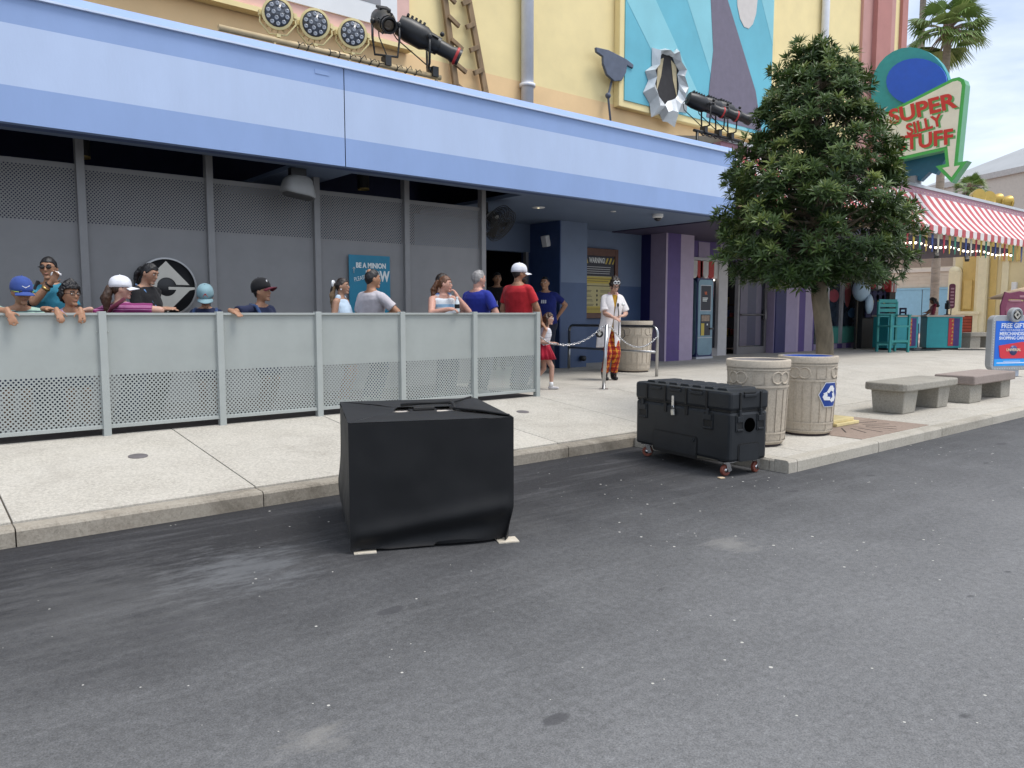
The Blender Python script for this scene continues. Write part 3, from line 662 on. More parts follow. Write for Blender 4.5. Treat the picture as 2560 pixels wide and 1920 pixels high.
gm.prism(gpoly([(.80, .08)] + [(.0, .93)] + [(-.92, .0), (-.34, 0)] + ar[::-1][1:] + [(.36, .08)]), (0, -.03, 0), X_, Z_, .008)
gm.prism(gpoly([(-.34, 0), (-.92, 0), (0, -.93), (.80, -.12), (.99, -.08), (.99, .0), (.06, .0), (.06, -.10), (.33, -.10)] + ar2[::-1][1:]), (0, -.03, 0), X_, Z_, .008)
gm.build('emblem', lgs, lg)
np_ = thing('recruit_poster', 'blue poster reading BE A MINION NOW on the grey queue wall', 'poster', (5.40, 9.765, .75))
pb = mat('poster_blue', (.015, .20, .32), .45, var=.15, scale=1.5)
MB().box((-.325, -.012, -.02), (.325, 0, 1.155)).build('sheet', pb, np_)
ptxt = mat('poster_text', (.72, .74, .72), .5, var=0)
text('lettering', 'BE A MINION', .098, ptxt, np_, (.02, -.012, 1.01), bold=.004, sx=.82)
text('lettering', 'NOW', .20, ptxt, np_, (.12, -.012, .86), bold=.008, sx=.72)
text('lettering', 'PLEASE', .082, ptxt, np_, (-.16, -.012, .83), u=Vector((1, 0, .25)), v=Vector((-.25, 0, 1)), sx=.72)
arw = MB().tube([(-.255, -.016, .90), (-.25, -.016, .985)], .004, 4).tube([(-.27, -.016, .965), (-.25, -.016, .985), (-.232, -.016, .96)], .004, 4); arw.build('arrow_mark', ptxt, np_)
wsn = thing('warning_board', 'yellow WARNING rules board in a brown frame on the blue wall', 'sign', (12.25, 11.98, .98))
frm = mat('frame_brown', (.10, .035, .018), .45, var=.2, scale=12)
fr = MB().box((-.62, -.06, 0), (-.52, 0, 1.52)).box((.50, -.06, 0), (.60, 0, 1.52)).box((-.52, -.06, 0), (.50, 0, .12)).box((-.52, -.06, 1.36), (.50, 0, 1.52)); fr.build('frame', frm, wsn, bevel=.008)
MB().box((-.52, -.03, .12), (.50, -.01, 1.36)).build('board', mat('board_pale', (.50, .43, .20), .5, var=.06), wsn)
yb = mat('board_yellow', (.52, .39, .06), .5, var=.06); nb = mat('board_navy', (.018, .018, .03), .5, var=.05)
MB().box((-.52, -.034, .92), (.50, -.03, 1.36)).build('header', nb, wsn)
MB().box((-.52, -.034, .76), (.50, -.03, .90)).build('yellow_band', yb, wsn); MB().box((-.52, -.034, .12), (.50, -.03, .26)).build('yellow_band', yb, wsn)
hz_ = MB()
for k in range(3): hz_.prism([(.20 + .11 * k, 1.19), (.25 + .11 * k, 1.19), (.31 + .11 * k, 1.32), (.26 + .11 * k, 1.32)] if k < 2 else [(.42, 1.19), (.46, 1.19), (.495, 1.28), (.495, 1.32)], (0, -.034, 0), X_, Z_, .003)
for k in range(2): hz_.prism([(-.50 + .09 * k, 1.32), (-.45 + .09 * k, 1.19), (-.41 + .09 * k, 1.19), (-.46 + .09 * k, 1.32)][::-1], (0, -.034, 0), X_, Z_, .003)
hz_.build('hazard_stripe', yb, wsn)
text('lettering', 'WARNING!', .16, ptxt, wsn, (-.045, -.034, 1.255), bold=.004, sx=.60)
tl = MB(); rng = random.Random(5)
for k in range(4): tl.box((-.46, -.037, 1.11 - .046 * k), (.44 - rng.uniform(0, .1), -.034, 1.125 - .046 * k))
tl.build('text_line', mat('text_grey', (.42, .42, .42), .6, var=0), wsn)
tl = MB()
for k in range(2): tl.box((-.4 + .05 * k, -.037, .855 - .05 * k), (.40 - .1 * k, -.034, .865 - .05 * k))
tl.box((-.46, -.033, .70), (.42, -.030, .715))
for r_ in range(4):
    for c_, x in ((0, -.44), (1, .06)):
        for l_ in range(2): tl.box((x, -.033, .60 - .10 * r_ - .028 * l_), (x + .30 - rng.uniform(0, .1), -.030, .610 - .10 * r_ - .028 * l_))
    tl.ell((-.04, -.030, .60 - .10 * r_), (.026, .004, .030), n=8, k=6)
for k in range(3): tl.box((-.44, -.037, .215 - .03 * k), (.3, -.034, .223 - .03 * k))
tl.build('text_line', mat('text_dark', (.05, .045, .03), .6, var=0), wsn)

# ================================================================== PURPLE SHOP
SY = 12.0
lil = mat('shop_lilac', (.30, .245, .36), .6, var=.05); lil_l = mat('shop_lilac_pale', (.37, .30, .41), .6, var=.05); pur = mat('shop_purple', (.085, .05, .19), .55, var=.06); nav = mat('shop_navy', (.012, .010, .08), .5, var=.08)
glass = mat('shop_glass', (.02, .022, .03), .06, var=.3, scale=1.2, spec=.7); framew = mat('window_frame_white', (.42, .41, .43), .5, var=.06)
shop = thing('purple_shop', 'shop front with purple and lilac vertical stripes beside the entrance', 'shop', (17, SY, 0), wc=True)
MB().box((13.72, 11.28, 0), (14.68, 12.3, 2.95)).build('pilaster', nav, shop)
def stripe(x0, x1, y, mm, nm='stripe', z0=0, z1=2.92): MB().box((x0, y - .012, z0), (x1, y, z1)).build(nm, mm, shop)
stripe(13.70, 13.76, 11.28, lil_l); stripe(13.76, 14.22, 11.28, pur); stripe(14.22, 14.70, 11.28, lil_l)
MB().box((13.708, 11.28, 0), (13.72, 11.72, 2.92)).build('side_stripe', lil, shop); MB().box((13.705, 11.72, 0), (13.72, 12.2, 2.92)).build('side_stripe', nav, shop)
MB().box((14.68, SY + .02, 2.45), (22, 12.3, 3.86)).build('header', pur, shop)
for k in range(9): stripe(14.95 + .9 * k, 15.40 + .9 * k, SY + .02, lil, 'header_block', 2.46, 2.86)
MB().box((14.68, SY, 0), (15.55, 12.3, 2.45)).build('wall', pur, shop)
win = MB().box((15.55, SY + .03, .2), (16.65, SY + .06, 2.45)).build('window', glass, shop)
MB().box((15.5, SY - .05, 2.40), (17.0, SY + .06, 2.47)).build('window_frame', framew, win); MB().box((15.9, SY - .02, .1), (15.98, SY + .03, 2.40)).build('mullion', framew, win); MB().box((16.62, SY - .06, 0), (17.0, SY + .3, 2.42)).build('window_post', mat('post_pale', (.50, .48, .48), .5, var=.06), shop)
vb = [mat('valance_red', (.42, .04, .035), .6, var=.05), mat('valance_white', (.55, .52, .50), .6, var=.05)]
for k in range(5):
    x = 15.56 + .225 * k; a0 = [(x + .11 + .108 * math.cos(R_(t)), 2.06 + .10 * math.sin(R_(t))) for t in range(180, 361, 30)]
    MB().prism(a0 + [(x + .218, 2.39), (x + .002, 2.39)], (0, SY - .0, 0), X_, Z_, .02).build('valance', vb[(k + 1) % 2], win)
for x in (15.7, 16.15, 16.45): MB().ell((x, SY - .03, 1.93), .022, n=8, k=6).build('bulb', mat('bulb_white', (1, .9, .75), .4, var=0, emit=4.0), win)
MB().box((16.05, SY + .015, 1.5), (16.5, SY + .028, 1.72)).build('window_graphic', mat('pink_graphic', (.5, .12, .17), .6, var=.05), win); MB().box((16.05, SY + .015, 1.73), (16.5, SY + .028, 2.1)).build('window_graphic', mat('pale_graphic', (.5, .32, .36), .6, var=.05), win)
# open dark doorway and glazed door
MB().box((17.0, 14.4, 0), (22.2, 14.5, 2.5)).box((17.0, 12.3, 2.44), (22.2, 14.5, 2.5)).build('interior', dark, shop)
MB().box((17.1, 12.5, .0), (17.5, 12.6, 2.3)).build('display_panel', mat('display_red', (.22, .02, .02), .5, var=.2), shop)
shf = MB()
for z in (.45, .95, 1.3): shf.box((17.15, 12.6, z), (18.4, 13.2, z + .04))
shf.build('shelf', mat('shelf_wood', (.09, .06, .02), .6, var=.3), shop)
rng = random.Random(9); 
for k in range(18):
    x = 17.2 + rng.random() * 1.1; z = rng.choice((.49, .99, 1.34)); MB().box((x, 12.62, z), (x + .09, 12.75, z + rng.uniform(.1, .2))).build('merchandise', mat('merch%d' % (k % 4), [(.28, .2, .02), (.25, .03, .03), (.04, .08, .25), (.2, .16, .12)][k % 4], .6), shop)
dr = MB().box((17.55, 11.98, .18), (18.75, 12.02, 2.4)).build('door', glass, shop)
dst = mat('door_frame_grey', (.16, .15, .155), .4, .4, .08)
MB().box((17.48, 11.95, .0), (17.56, 12.05, 2.44)).box((18.74, 11.95, 0), (18.84, 12.05, 2.44)).box((17.56, 11.95, 0), (18.74, 12.05, .19)).box((17.56, 11.95, 2.36), (18.74, 12.05, 2.44)).build('door_frame', dst, dr)
for (x0, x1, mm) in ((17.62, 17.95, mat('refl_lilac', (.075, .06, .10), .3)), (17.95, 18.35, mat('refl_navy', (.012, .010, .05), .3)), (18.35, 18.6, mat('refl_lilac', ()))): MB().box((x0, 11.97, .22), (x1, 11.98, 2.34)).build('door_reflection', mm, dr)  # striped reflections in the door glass, painted as thin coloured panels
MB().tube([(17.6, 11.93, 1.05), (18.7, 11.93, 1.05)], .025, 8).obox((18.72, 11.92, 1.05), (.05, .03, .12)).build('push_bar', dst, dr)
# second striped pilaster
MB().box((18.9, 11.75, 0), (20.95, 12.3, 2.95)).build('pilaster', nav, shop)
for (x0, x1, mm) in ((18.95, 19.45, nav), (19.45, 20.02, lil), (20.02, 20.12, lil_l), (20.12, 20.45, pur), (20.45, 20.88, lil_l), (20.88, 20.95, pur)): stripe(x0, x1, 11.75, mm)
MB().box((18.886, 11.75, 0), (18.9, 12.1, 2.92)).build('side_stripe', lil, shop)
# decorated window
w2 = MB().box((21.0, SY + .05, .16), (25.4, SY + .1, 2.5)).build('window', mat('window_dark', (.03, .04, .06), .12, var=.3), shop)
MB().box((20.95, SY - .02, -.0), (25.5, SY + .1, .16)).build('plinth', lil, shop)
for k in range(8): MB().box((21.1 + .56 * k, SY - .035, .01), (21.38 + .56 * k, SY - .02, .15)).build('plinth_block', pur, shop)
for x in (22.15, 23.0, 24.0, 24.75, 25.42): MB().box((x - .05, SY - .03, .16), (x + .05, SY + .08, 2.6)).build('mullion', framew, w2)
gr = MB()
for k in range(30):
    x = 22.22 + .085 * k; gr.prism([(x, .17), (x + .08, .17), (x + .08, .62), (x + .04, .70), (x, .62)], (0, SY + .05, 0), X_, Z_, .006)
gr.build('picket_graphic', mat('mint_graphic', (.08, .34, .28), .5, var=.06), w2)
sw = MB()
def blob(cx, cz, rx, rz, d=.004): sw.prism([(cx + rx * math.cos(t * .5236), cz + rz * math.sin(t * .5236)) for t in range(12)], (0, SY + .05, 0), X_, Z_, d)
blob(23.4, 1.9, .3, .55); blob(24.4, 2.0, .28, .42, .005); sw.build('window_graphic', mat('graphic_white', (.32, .36, .42), .5, var=.1), w2)
sw = MB(); blob(23.45, 1.75, .2, .48, .009); blob(22.6, 1.62, .3, .2, .007); sw.build('window_graphic', mat('graphic_red', (.34, .06, .08), .5, var=.1), w2)
sw = MB(); blob(24.3, 1.35, .34, .3, .010); blob(23.8, 1.1, .3, .16, .007); sw.build('window_graphic', mat('graphic_blue', (.06, .17, .34), .5, var=.1), w2)
MB().box((25.5, 11.9, 0), (25.75, 12.4, 2.9)).build('end_post', framew, shop)

# ================================================================== VENDING MACHINE
vm = thing('vending_machine', 'tall blue photo kiosk machine standing by the striped pilaster', 'machine', (14.98, 11.36, 0))
vn = mat('machine_navy', (.018, .03, .10), .35, var=.08); vs_ = mat('machine_steel', (.16, .26, .32), .35, .2, .12, 3); vwh = mat('machine_trim', (.45, .46, .50), .4, var=.05)
MB().box((0, 0, .03), (.62, .64, 1.92)).build('body', vn, vm, bevel=.01)
MB().box((-.015, -.015, 0), (.635, .655, .05)).build('base_trim', vwh, vm)
def rrect(x0, x1, z0, z1, r, n=5):
    p = []
    for cx_, cz_, a0 in ((x1 - r, z0 + r, 270), (x1 - r, z1 - r, 0), (x0 + r, z1 - r, 90), (x0 + r, z0 + r, 180)):
        for k in range(n): a_ = R_(a0 + 90 * k / (n - 1)); p.append((cx_ + r * math.cos(a_), cz_ + r * math.sin(a_)))
    return p
fpn = MB().prism(rrect(.03, .59, .09, 1.88, .09), (0, 0, 0), X_, Z_, .012).build('front_panel', vs_, vm)
MB().prism(rrect(.05, .61, .09, 1.88, .09), (0, .64, 0), -Y_, Z_, .012).build('side_panel', vs_, vm)
MB().box((.03, -.016, .50), (.59, -.012, .515)).build('panel_seam', vwh, fpn)
MB().box((.12, -.018, 1.16), (.50, -.012, 1.74)).build('upper_window', nb, fpn); MB().box((.10, -.016, 1.14), (.52, -.0125, 1.76)).build('window_rim', vwh, fpn)
text('lettering', 'VR', .10, mat('text_orange', (.6, .12, .03), .5, var=0), fpn, (.30, -.018, 1.56), bold=.003, sx=.8)
tl = MB()
for k in range(3): tl.box((.18, -.0215, 1.44 - .035 * k), (.38 - .02 * k, -.018, 1.46 - .035 * k))
tl.build('text_line', ptxt, fpn)
MB().box((.13, -.018, .56), (.50, -.012, 1.06)).build('lower_window', nb, fpn); MB().box((.14, -.022, .56), (.26, -.018, .85)).build('yellow_notice', yb, fpn); MB().box((.15, -.022, .90), (.46, -.018, 1.04)).build('photo_print', mat('print_tan', (.25, .18, .13), .5, var=.3, scale=20), fpn)
MB().box((.46, -.05, .70), (.60, -.012, .74)).build('tray', black, fpn); MB().box((.36, -.024, .80), (.40, -.018, .84)).build('button', ptxt, fpn)
# ================================================================== AWNING AND PORCH
red_c = mat('awning_red', (.46, .085, .095), .7, var=.08, scale=3); wht_c = mat('awning_white', (.72, .68, .67), .7, var=.05, scale=3)
porch = thing('porch_roof', 'porch roof with pink fascia and dark purple underside over the kiosk', 'roof', (20, 10, 2.9), wc=True)
AX0, AX1 = 13.0, 31.0
MB().box((12.705, 8.78, 2.88), (26.9, 12.0, 3.05)).build('underside', mat('porch_purple', (.055, .045, .085), .6, var=.1), porch)
MB().box((AX0, 9.38, 4.26), (AX1, 9.55, 4.46)).build('fascia_strip', mat('fascia_pink', (.46, .25, .32), .55, var=.06), porch)
rf = MB(); rf.prism([(9.34, 4.46), (9.40, 4.56), (11.2, 4.9), (11.2, 4.46)], (AX0, 0, 0), Y_, Z_, AX1 - AX0); rf.build('roof_sheet', mat('roof_grey', (.36, .37, .38), .4, .3, .08), porch)
sb = MB()
for k in range(80): sb.ell((AX0 + .2 + .22 * k, 9.375, 4.36), .016, n=6, k=4)
sb.build('fascia_bulb', mat('fascia_bulb', (.85, .72, .55), .4, var=0), porch)
aw = thing('striped_awning', 'red and white striped awning with scalloped edge over the kiosk porch', 'awning', (22, 9, 3.0), wc=True)
pitch = .257; nst = int((AX1 - AX0) / pitch)
curve = [(9.36, 4.29), (9.15, 3.98), (8.9, 3.66), (8.62, 3.36), (8.58, 3.33)]
cl = {0: MB(), 1: MB()}
for k in range(nst):
    xa = AX0 + k * pitch; xb = xa + pitch; m_ = k % 2
    vs = []
    for (y, z) in curve: vs += [(xa, y, z), (xb, y, z)]
    cl[m_].add(vs, [(2 * i, 2 * i + 2, 2 * i + 3, 2 * i + 1) for i in range(len(curve) - 1)])
    sc_ = [(xa + pitch / 2 + pitch / 2 * math.cos(R_(t)), 3.20 + .075 * math.sin(R_(t))) for t in range(180, 361, 30)] + [(xb, 3.33), (xa, 3.33)]
    cl[m_].prism(sc_, (0, 8.584, 0), X_, Z_, .006)
cl[0].build('red_stripe', red_c, aw); cl[1].build('white_stripe', wht_c, aw)
MB().tube([(AX0, 8.60, 3.31), (AX1, 8.60, 3.31)], .015, 6).build('front_bar', framew, aw)
sl_ = thing('string_lights', 'string of small lit round bulbs along the porch edge', 'string lights', (23.5, 8.72, 2.8), wc=True)
gb = mat('bulb_glow', (1.0, .82, .62), .3, var=0, emit=3.0)
bm_ = MB().ell((0, 0, 0), .034, n=8, k=6).mesh('bulb', gb); hm_ = MB().lathe([(.022, .025), (.022, .07)], 8).mesh('socket', black)
pts = []
for k in range(28):
    x = 18.8 + .30 * k; z = 2.83 - .03 * math.sin(k * .9); pts.append((x, 8.72, z + .06)); bo_ = link('bulb', bm_, sl_, (x, 8.72, z)); link('socket', hm_, bo_)
MB().tube(pts, .006, 4).build('wire', black, sl_)
pen = thing('pennant_string', 'row of coloured hanging pennants under the striped awning', 'bunting', (23.5, 8.66, 3.1), wc=True)
pcol = [mat('pen%d' % i, c, .7, var=.05) for i, c in enumerate([(.5, .46, .36), (.40, .03, .05), (.45, .33, .04), (.04, .22, .15), (.42, .30, .07), (.03, .06, .22)])]
for k in range(26):
    x = 19.3 + .36 * k; MB().prism([(x - .06, 3.14), (x + .0, 2.66), (x + .05, 2.68), (x + .08, 3.14)], (0, 8.66, 0), X_, Z_, .008).build('pennant', pcol[k % 6], pen)
for i, x in enumerate((21.6, 23.6)): tag(MB().obox((0, 0, 0), (.05, .05, .14), frame_from(Vector((-.5, -.3, -.7)))).tube([(0, 0, .1), (.05, 0, .3)], .012, 6).build('porch_spotlight', black, None, (x, 8.74, 2.66), 0, .008), ['small black spotlight under the porch edge nearer the tree', 'small black spotlight under the porch edge farther from the tree'][i], 'spotlight')

# ================================================================== PROJECTING SHOP SIGN (plane across the pavement)
SX = 21.6
def z7(x, y): p = onX(1900 + x * .42199, y * .42199, SX); return (-p.y, p.z)
ss = thing('arrow_shop_sign', 'big arrow shaped SUPER SILLY STUFF sign with green border on a teal backing', 'sign', (SX, 9.4, 4.5), wc=True)
U_, V_ = -Y_, Z_
def splate(pts, x, d, nm, m_, par=None, sd=None): return MB().prism(pts, (x, 0, 0), U_, V_, d, 0, None if sd is None else 1).build(nm, [m_] if sd is None else [m_, sd], par or ss)
def inset(p, d):
    k = len(p); o = []; ar_ = sum(p[i][0] * p[(i + 1) % k][1] - p[(i + 1) % k][0] * p[i][1] for i in range(k)); sg = 1 if ar_ > 0 else -1
    for i in range(k):
        a, b_, c_ = Vector(p[i - 1]), Vector(p[i]), Vector(p[(i + 1) % k]); e1 = (b_ - a).normalized(); e2 = (c_ - b_).normalized()
        n1 = Vector((-e1.y, e1.x)) * sg; n2 = Vector((-e2.y, e2.x)) * sg; bi = n1 + n2; bi = bi / max(.35, bi.dot(n1)) if bi.length > 1e-4 else n1
        q_ = b_ + bi * d * (1 if bi.dot(n1) <= 1.01 else 1); o.append((q_.x, q_.y))
    return o
out = [z7(*p) for p in [(770, 962), (700, 690), (1140, 465), (1180, 456), (1208, 470), (1218, 500), (1172, 962), (1228, 952), (1135, 1082), (1040, 985), (1100, 972), (1092, 890)]][::1]
ar_ = sum(out[i][0] * out[(i + 1) % 12][1] - out[(i + 1) % 12][0] * out[i][1] for i in range(12))
if ar_ < 0: out = out[::-1]
gre = mat('sign_green', (.07, .42, .09), .45, var=.05); gre_s = mat('sign_green_side', (.14, .38, .22), .5, var=.05); crm = mat('sign_cream', (.78, .75, .62), .45, var=.04)
splate(out, SX + .30, .30, 'border', gre, None, gre_s)
splate(inset(out, .085), SX, .012, 'face', crm)
tl1 = mat('sign_teal', (.03, .30, .33), .5, var=.06); tl2 = mat('sign_teal_deep', (.02, .13, .22), .5, var=.08); bl1 = mat('sign_blue', (.015, .10, .60), .4, var=.05)
def ellp(cx_, cy_, rx, ry, n=28): return [z7(cx_ + rx * math.cos(-t * 2 * math.pi / n), cy_ + ry * math.sin(-t * 2 * math.pi / n)) for t in range(n)]
splate(ellp(850, 520, 235, 260), SX + .62, .22, 'backing', tl1)
splate(ellp(895, 470, 180, 140), SX + .38, .06, 'blue_panel', bl1)
lowp = [z7(*p) for p in [(740, 900), (760, 1035), (880, 1050), (905, 1062), (960, 1008), (1000, 1022), (1065, 915), (1060, 860)]]
splate(lowp, SX + .64, .2, 'lower_backing', tl2)
redt = mat('sign_red', (.58, .035, .03), .45, var=.04); grt = mat('sign_letter_green', (.12, .38, .12), .5, var=.04)
def sword(body, x0, y0, x1, y1, hpx, shear=0):
    a = Vector(z7(x0, y0)); b_ = Vector(z7(x1, y1)); top = Vector(z7(x0, y0 - hpx)); h_ = (top - a).length / .70; u = (b_ - a)
    cu = bpy.data.curves.new('w', 'FONT'); cu.body = body; cu.size = h_; cu.offset = h_ * .03; t_ = bpy.data.objects.new('w', cu); me = bpy.data.meshes.new_from_object(t_)
    wd = max(v.co.x for v in me.vertices) - min(v.co.x for v in me.vertices); bpy.data.objects.remove(t_); bpy.data.curves.remove(cu); bpy.data.meshes.remove(me)
    c_ = (a + b_) / 2 + Vector((0, h_ * .35)); uu = U_ * u.x + V_ * u.y; sx = u.length / wd
    vv = V_
    uu.normalize()
    for dx, m_, off in ((-.012, redt, (0, 0)), (-.004, grt, (.055, -.04))):
        o = Vector((SX - .012 + dx, 0, 0)) + U_ * (c_.x + off[0]) + V_ * (c_.y + off[1])
        text('lettering', body, h_, m_, ss, o, uu, (vv - uu * vv.dot(uu)).normalized(), .004, h_ * .03, 'CENTER', sx, -.1)
sword('SUPER', 765, 745, 1165, 640, 85); sword('SILLY', 868, 808, 1080, 745, 66); sword('STUFF', 812, 900, 1148, 855, 82)
MB().tube([(SX + .5, 9.9, 4.8), (SX + .5, 9.9, 8.2)], .07, 10).build('post', grey_p, ss)
MB().box((SX + .3, 9.5, 4.4), (SX + .7, 10.3, 4.8)).build('base_frame', grey_p, ss)

# ================================================================== KIOSK UNDER THE PORCH
ct = mat('counter_teal', (.02, .30, .34), .45, var=.06); ct_l = mat('counter_aqua', (.10, .50, .60), .45, var=.05); ctw = mat('counter_top', (.42, .36, .30), .4, var=.1); cpn = mat('counter_print', (.05, .03, .16), .5, var=.2, scale=5); cpr = mat('counter_print_red', (.42, .03, .05), .5, var=.1)
def counter(x, y, rz, w_, d_, label):
    t_ = thing('sales_counter', label, 'counter', (x, y, 0), rz, 'teal kiosk counters')
    MB().box((0, 0, .06), (w_, d_, .98)).build('cabinet', ct, t_, bevel=.006); MB().box((w_, .0, .06), (w_ + .012, d_, .97)).build('end_panel', ct_l, t_)
    MB().box((-.04, -.04, .98), (w_ + .05, d_ + .04, 1.03)).build('top', ctw, t_, bevel=.006)
    MB().box((.05, .05, 0), (w_ - .05, d_ - .05, .06)).build('plinth', black, t_)
    pr_ = MB().box((w_ - .36, -.012, .12), (w_ - .06, 0, .94)).build('printed_panel', cpn, t_); q_ = MB()
    MB().box((w_ - .36, -.018, .12), (w_ - .22, -.012, .94)).build('printed_stripe', cpr, pr_)
    for k in range(7): q_.prism([(w_ - .29 + .02 * (k % 2), .18 + .11 * k), (w_ - .24 + .02 * (k % 2), .18 + .11 * k), (w_ - .25, .25 + .11 * k)], (0, -.018, 0), X_, Z_, .004)
    q_.build('printed_star', yb, pr_)
    return t_
counter(22.9, 10.5, R_(-24), 1.05, .62, 'teal sales counter with printed panel nearest the high chair')
c2 = counter(24.2, 9.95, R_(-50), .95, .6, 'teal sales counter holding the card terminal under the porch')
hc = thing('high_chair', 'tall teal wooden director style high chair at the kiosk', 'chair', (22.0, 9.95, 0), R_(-25))
hcm = mat('chair_teal', (.03, .26, .25), .5, var=.08)
for (x, y) in ((-.3, -.25), (.3, -.25), (-.3, .25), (.3, .25)): MB().box((x - .03, y - .03, 0), (x + .03, y + .03, 1.02 if y < 0 else 1.42)).build('leg', hcm, hc, bevel=.004)
MB().box((-.33, -.28, .70), (.33, .28, .75)).build('seat', hcm, hc, bevel=.006)
for z in (.98, 1.12, 1.26, 1.38): MB().box((-.3, .23, z), (.3, .27, z + .10)).build('back_slat', hcm, hc, bevel=.004)
for x in (-.3, .3): MB().box((x - .045, -.3, 1.02), (x + .045, .25, 1.05)).build('armrest', hcm, hc, bevel=.004)
MB().box((-.3, -.28, .28), (.3, -.22, .34)).box((-.3, .22, .18), (.3, .28, .24)).build('foot_rail', hcm, hc)
for x in (-.3, .3): MB().box((x - .02, -.25, .24), (x + .02, .25, .29)).build('side_rail', hcm, hc)
# merchandise stand with shirts and hats
ms = thing('shirt_rack', 'dark rack of navy shirts and hats beside the kiosk', 'rack', (24.1, 11.3, 0))
navyc = mat('cloth_navy', (.012, .012, .05), .8, var=.1); redc = mat('cloth_red', (.30, .02, .03), .8, var=.1)
MB().box((-.75, .2, 0), (.95, .35, 2.1)).build('backboard', mat('rack_black', (.015, .015, .018), .6), ms)
for k in range(4):
    x = -.55 + .36 * k; MB().prism([(x - .17, .95), (x + .17, .95), (x + .17, 1.5), (x + .26, 1.42), (x + .28, 1.62), (x + .09, 1.78), (x - .09, 1.78), (x - .28, 1.62), (x - .26, 1.42), (x - .17, 1.5)], (0, .16, 0), X_, Z_, .05).build('shirt', navyc, ms, bevel=.01)
for k in range(3): MB().box((-.4 + .38 * k, .10, 1.4), (-.28 + .38 * k, .108, 1.48)).build('print', yb, ms)
for k in range(3): MB().ell((-.45 + .4 * k, .1, 1.92), (.13, .12, .1), n=12, k=8).build('hat', [redc, mat('cloth_pale', (.5, .5, .48), .8), redc][k], ms)
MB().box((.55, .0, .3), (.95, .15, 1.75)).build('side_panel', mat('rack_black', ()), ms); MB().box((.55, -.02, 1.75), (.95, .15, 2.15)).build('striped_topper', vb[0], ms)
for k in range(2): MB().box((.6 + .2 * k, -.03, 1.76), (.7 + .2 * k, -.02, 2.14)).build('topper_stripe', vb[1], ms)
wf = thing('pale_cap_display', 'oversized pale blue cap display on the dark rack by the window', 'display', (22.9, 11.35, 1.5))
MB().ell((0, 0, .28), (.30, .24, .34), n=18, k=10).build('crown', mat('pale_blue_plastic', (.36, .48, .58), .4, var=.06), wf); MB().ell((.12, -.2, -.14), (.18, .10, .30), n=14, k=8).build('brim', mat('pale_blue_plastic', ()), wf); MB().box((-.03, .1, -1.5), (.03, .16, .2)).build('stand', black, wf)
dc = thing('dark_chair', 'small dark slatted chair behind the kiosk counter', 'chair', (25.4, 11.0, 0))
for (x, y) in ((-.2, -.2), (.2, -.2), (-.2, .2), (.2, .2)): MB().box((x - .02, y - .02, 0), (x + .02, y + .02, .75 if y < 0 else 1.25)).build('leg', navyc, dc)
MB().box((-.22, -.22, .72), (.22, .22, .76)).build('seat', navyc, dc)
for z in (.95, 1.08, 1.2): MB().box((-.2, .18, z), (.2, .21, z + .06)).build('back_slat', navyc, dc)
ctm = thing('card_terminal', 'black card reader on a stalk on the teal counter', 'card reader', (24.95, 9.7, 1.03))
MB().lathe([(.09, 0), (.09, .02), (.03, .03), (.025, .22)], 12).build('stalk', black, ctm, sharp=40); MB().obox((0, 0, .27), (.05, .06, .09)).build('reader', black, ctm, bevel=.01); MB().ell((0, 0, .40), .05, n=8, k=6).build('camera_ball', black, ctm)
cs = thing('counter_sign', 'tall narrow maroon sign standing on the teal counter', 'sign', (25.35, 9.75, 1.03))
MB().prism(rrect(-.09, .09, .2, .95, .07), (0, 0, 0), Vector((.7, -.7, 0)), Z_, .03).build('board', mat('maroon', (.12, .012, .04), .5, var=.1), cs); MB().tube([(0, 0, 0), (0, 0, .25)], .015, 6).build('stem', black, cs)
tl = MB()
for k in range(6): tl.obox(Vector((0, 0, .3 + .1 * k)) + Vector((-.7, -.7, 0)) * .034, (.05, .003, .025), (Vector((.7, -.7, 0)), Vector((.7, .7, 0)), Z_))
tl.build('text_line', mat('maroon_text', (.4, .2, .24), .6, var=0), cs)
for (x, y, lb) in ((23.6, 10.0, 'dark rubber mat on the floor under the first counter'), (25.2, 9.2, 'dark rubber mat on the floor under the second counter')): tag(MB().box((-.55, -.4, .004), (.55, .3, .014)).build('floor_mat', black, None, (x, y, 0), R_(-30)), lb, 'mat')

# ================================================================== FREE GIFT SIGN
FS = onz(2525, 935, zg(6.6)); FSD = 15.6
fsp = atD(2530, 782, 15.4); fb = zg(fsp.y)
fg = thing('gift_card_sign', 'freestanding blue FREE GIFT shopping card sign in grey studded frame', 'sign', (fsp.x, fsp.y, fb), R_(50.65 - 90 + 14))
ZB = -fb
fgm = mat('sign_frame_grey', (.36, .38, .40), .45, .2, .08); fgb = mat('ad_blue', (.01, .13, .62), .35, var=.08, scale=2); fgl = mat('ad_cyan', (.02, .33, .85), .35, var=.04); fgt = mat('ad_text', (.75, .80, .9), .5, var=0)
MB().box((-.26, .0, 0), (.26, .14, .35)).build('pedestal', mat('pedestal_grey', (.40, .44, .52), .5, var=.05), fg, bevel=.01)
fgp = MB().prism(rrect(-.50, .50, .13, 1.23, .13), (0, .1, 0), X_, Z_, .14).build('frame', fgm, fg, bevel=.012)
stud = MB().ell((0, 0, 0), (.013, .01, .013), n=6, k=4).mesh('stud', mat('stud_grey', (.5, .52, .54), .4, .3))
for k in range(18):
    z = .22 + .053 * k; link('stud', stud, fgp, (-.465, -.045, z)); link('stud', stud, fgp, (.465, -.045, z))
for k in range(14): link('stud', stud, fgp, (-.39 + .06 * k, -.045, .165))
MB().box((-.42, -.046, .22), (.42, -.04, 1.12)).build('ad_panel', fgb, fg); MB().box((-.42, -.05, .22), (.42, -.046, .36)).build('ad_band', fgl, fg)
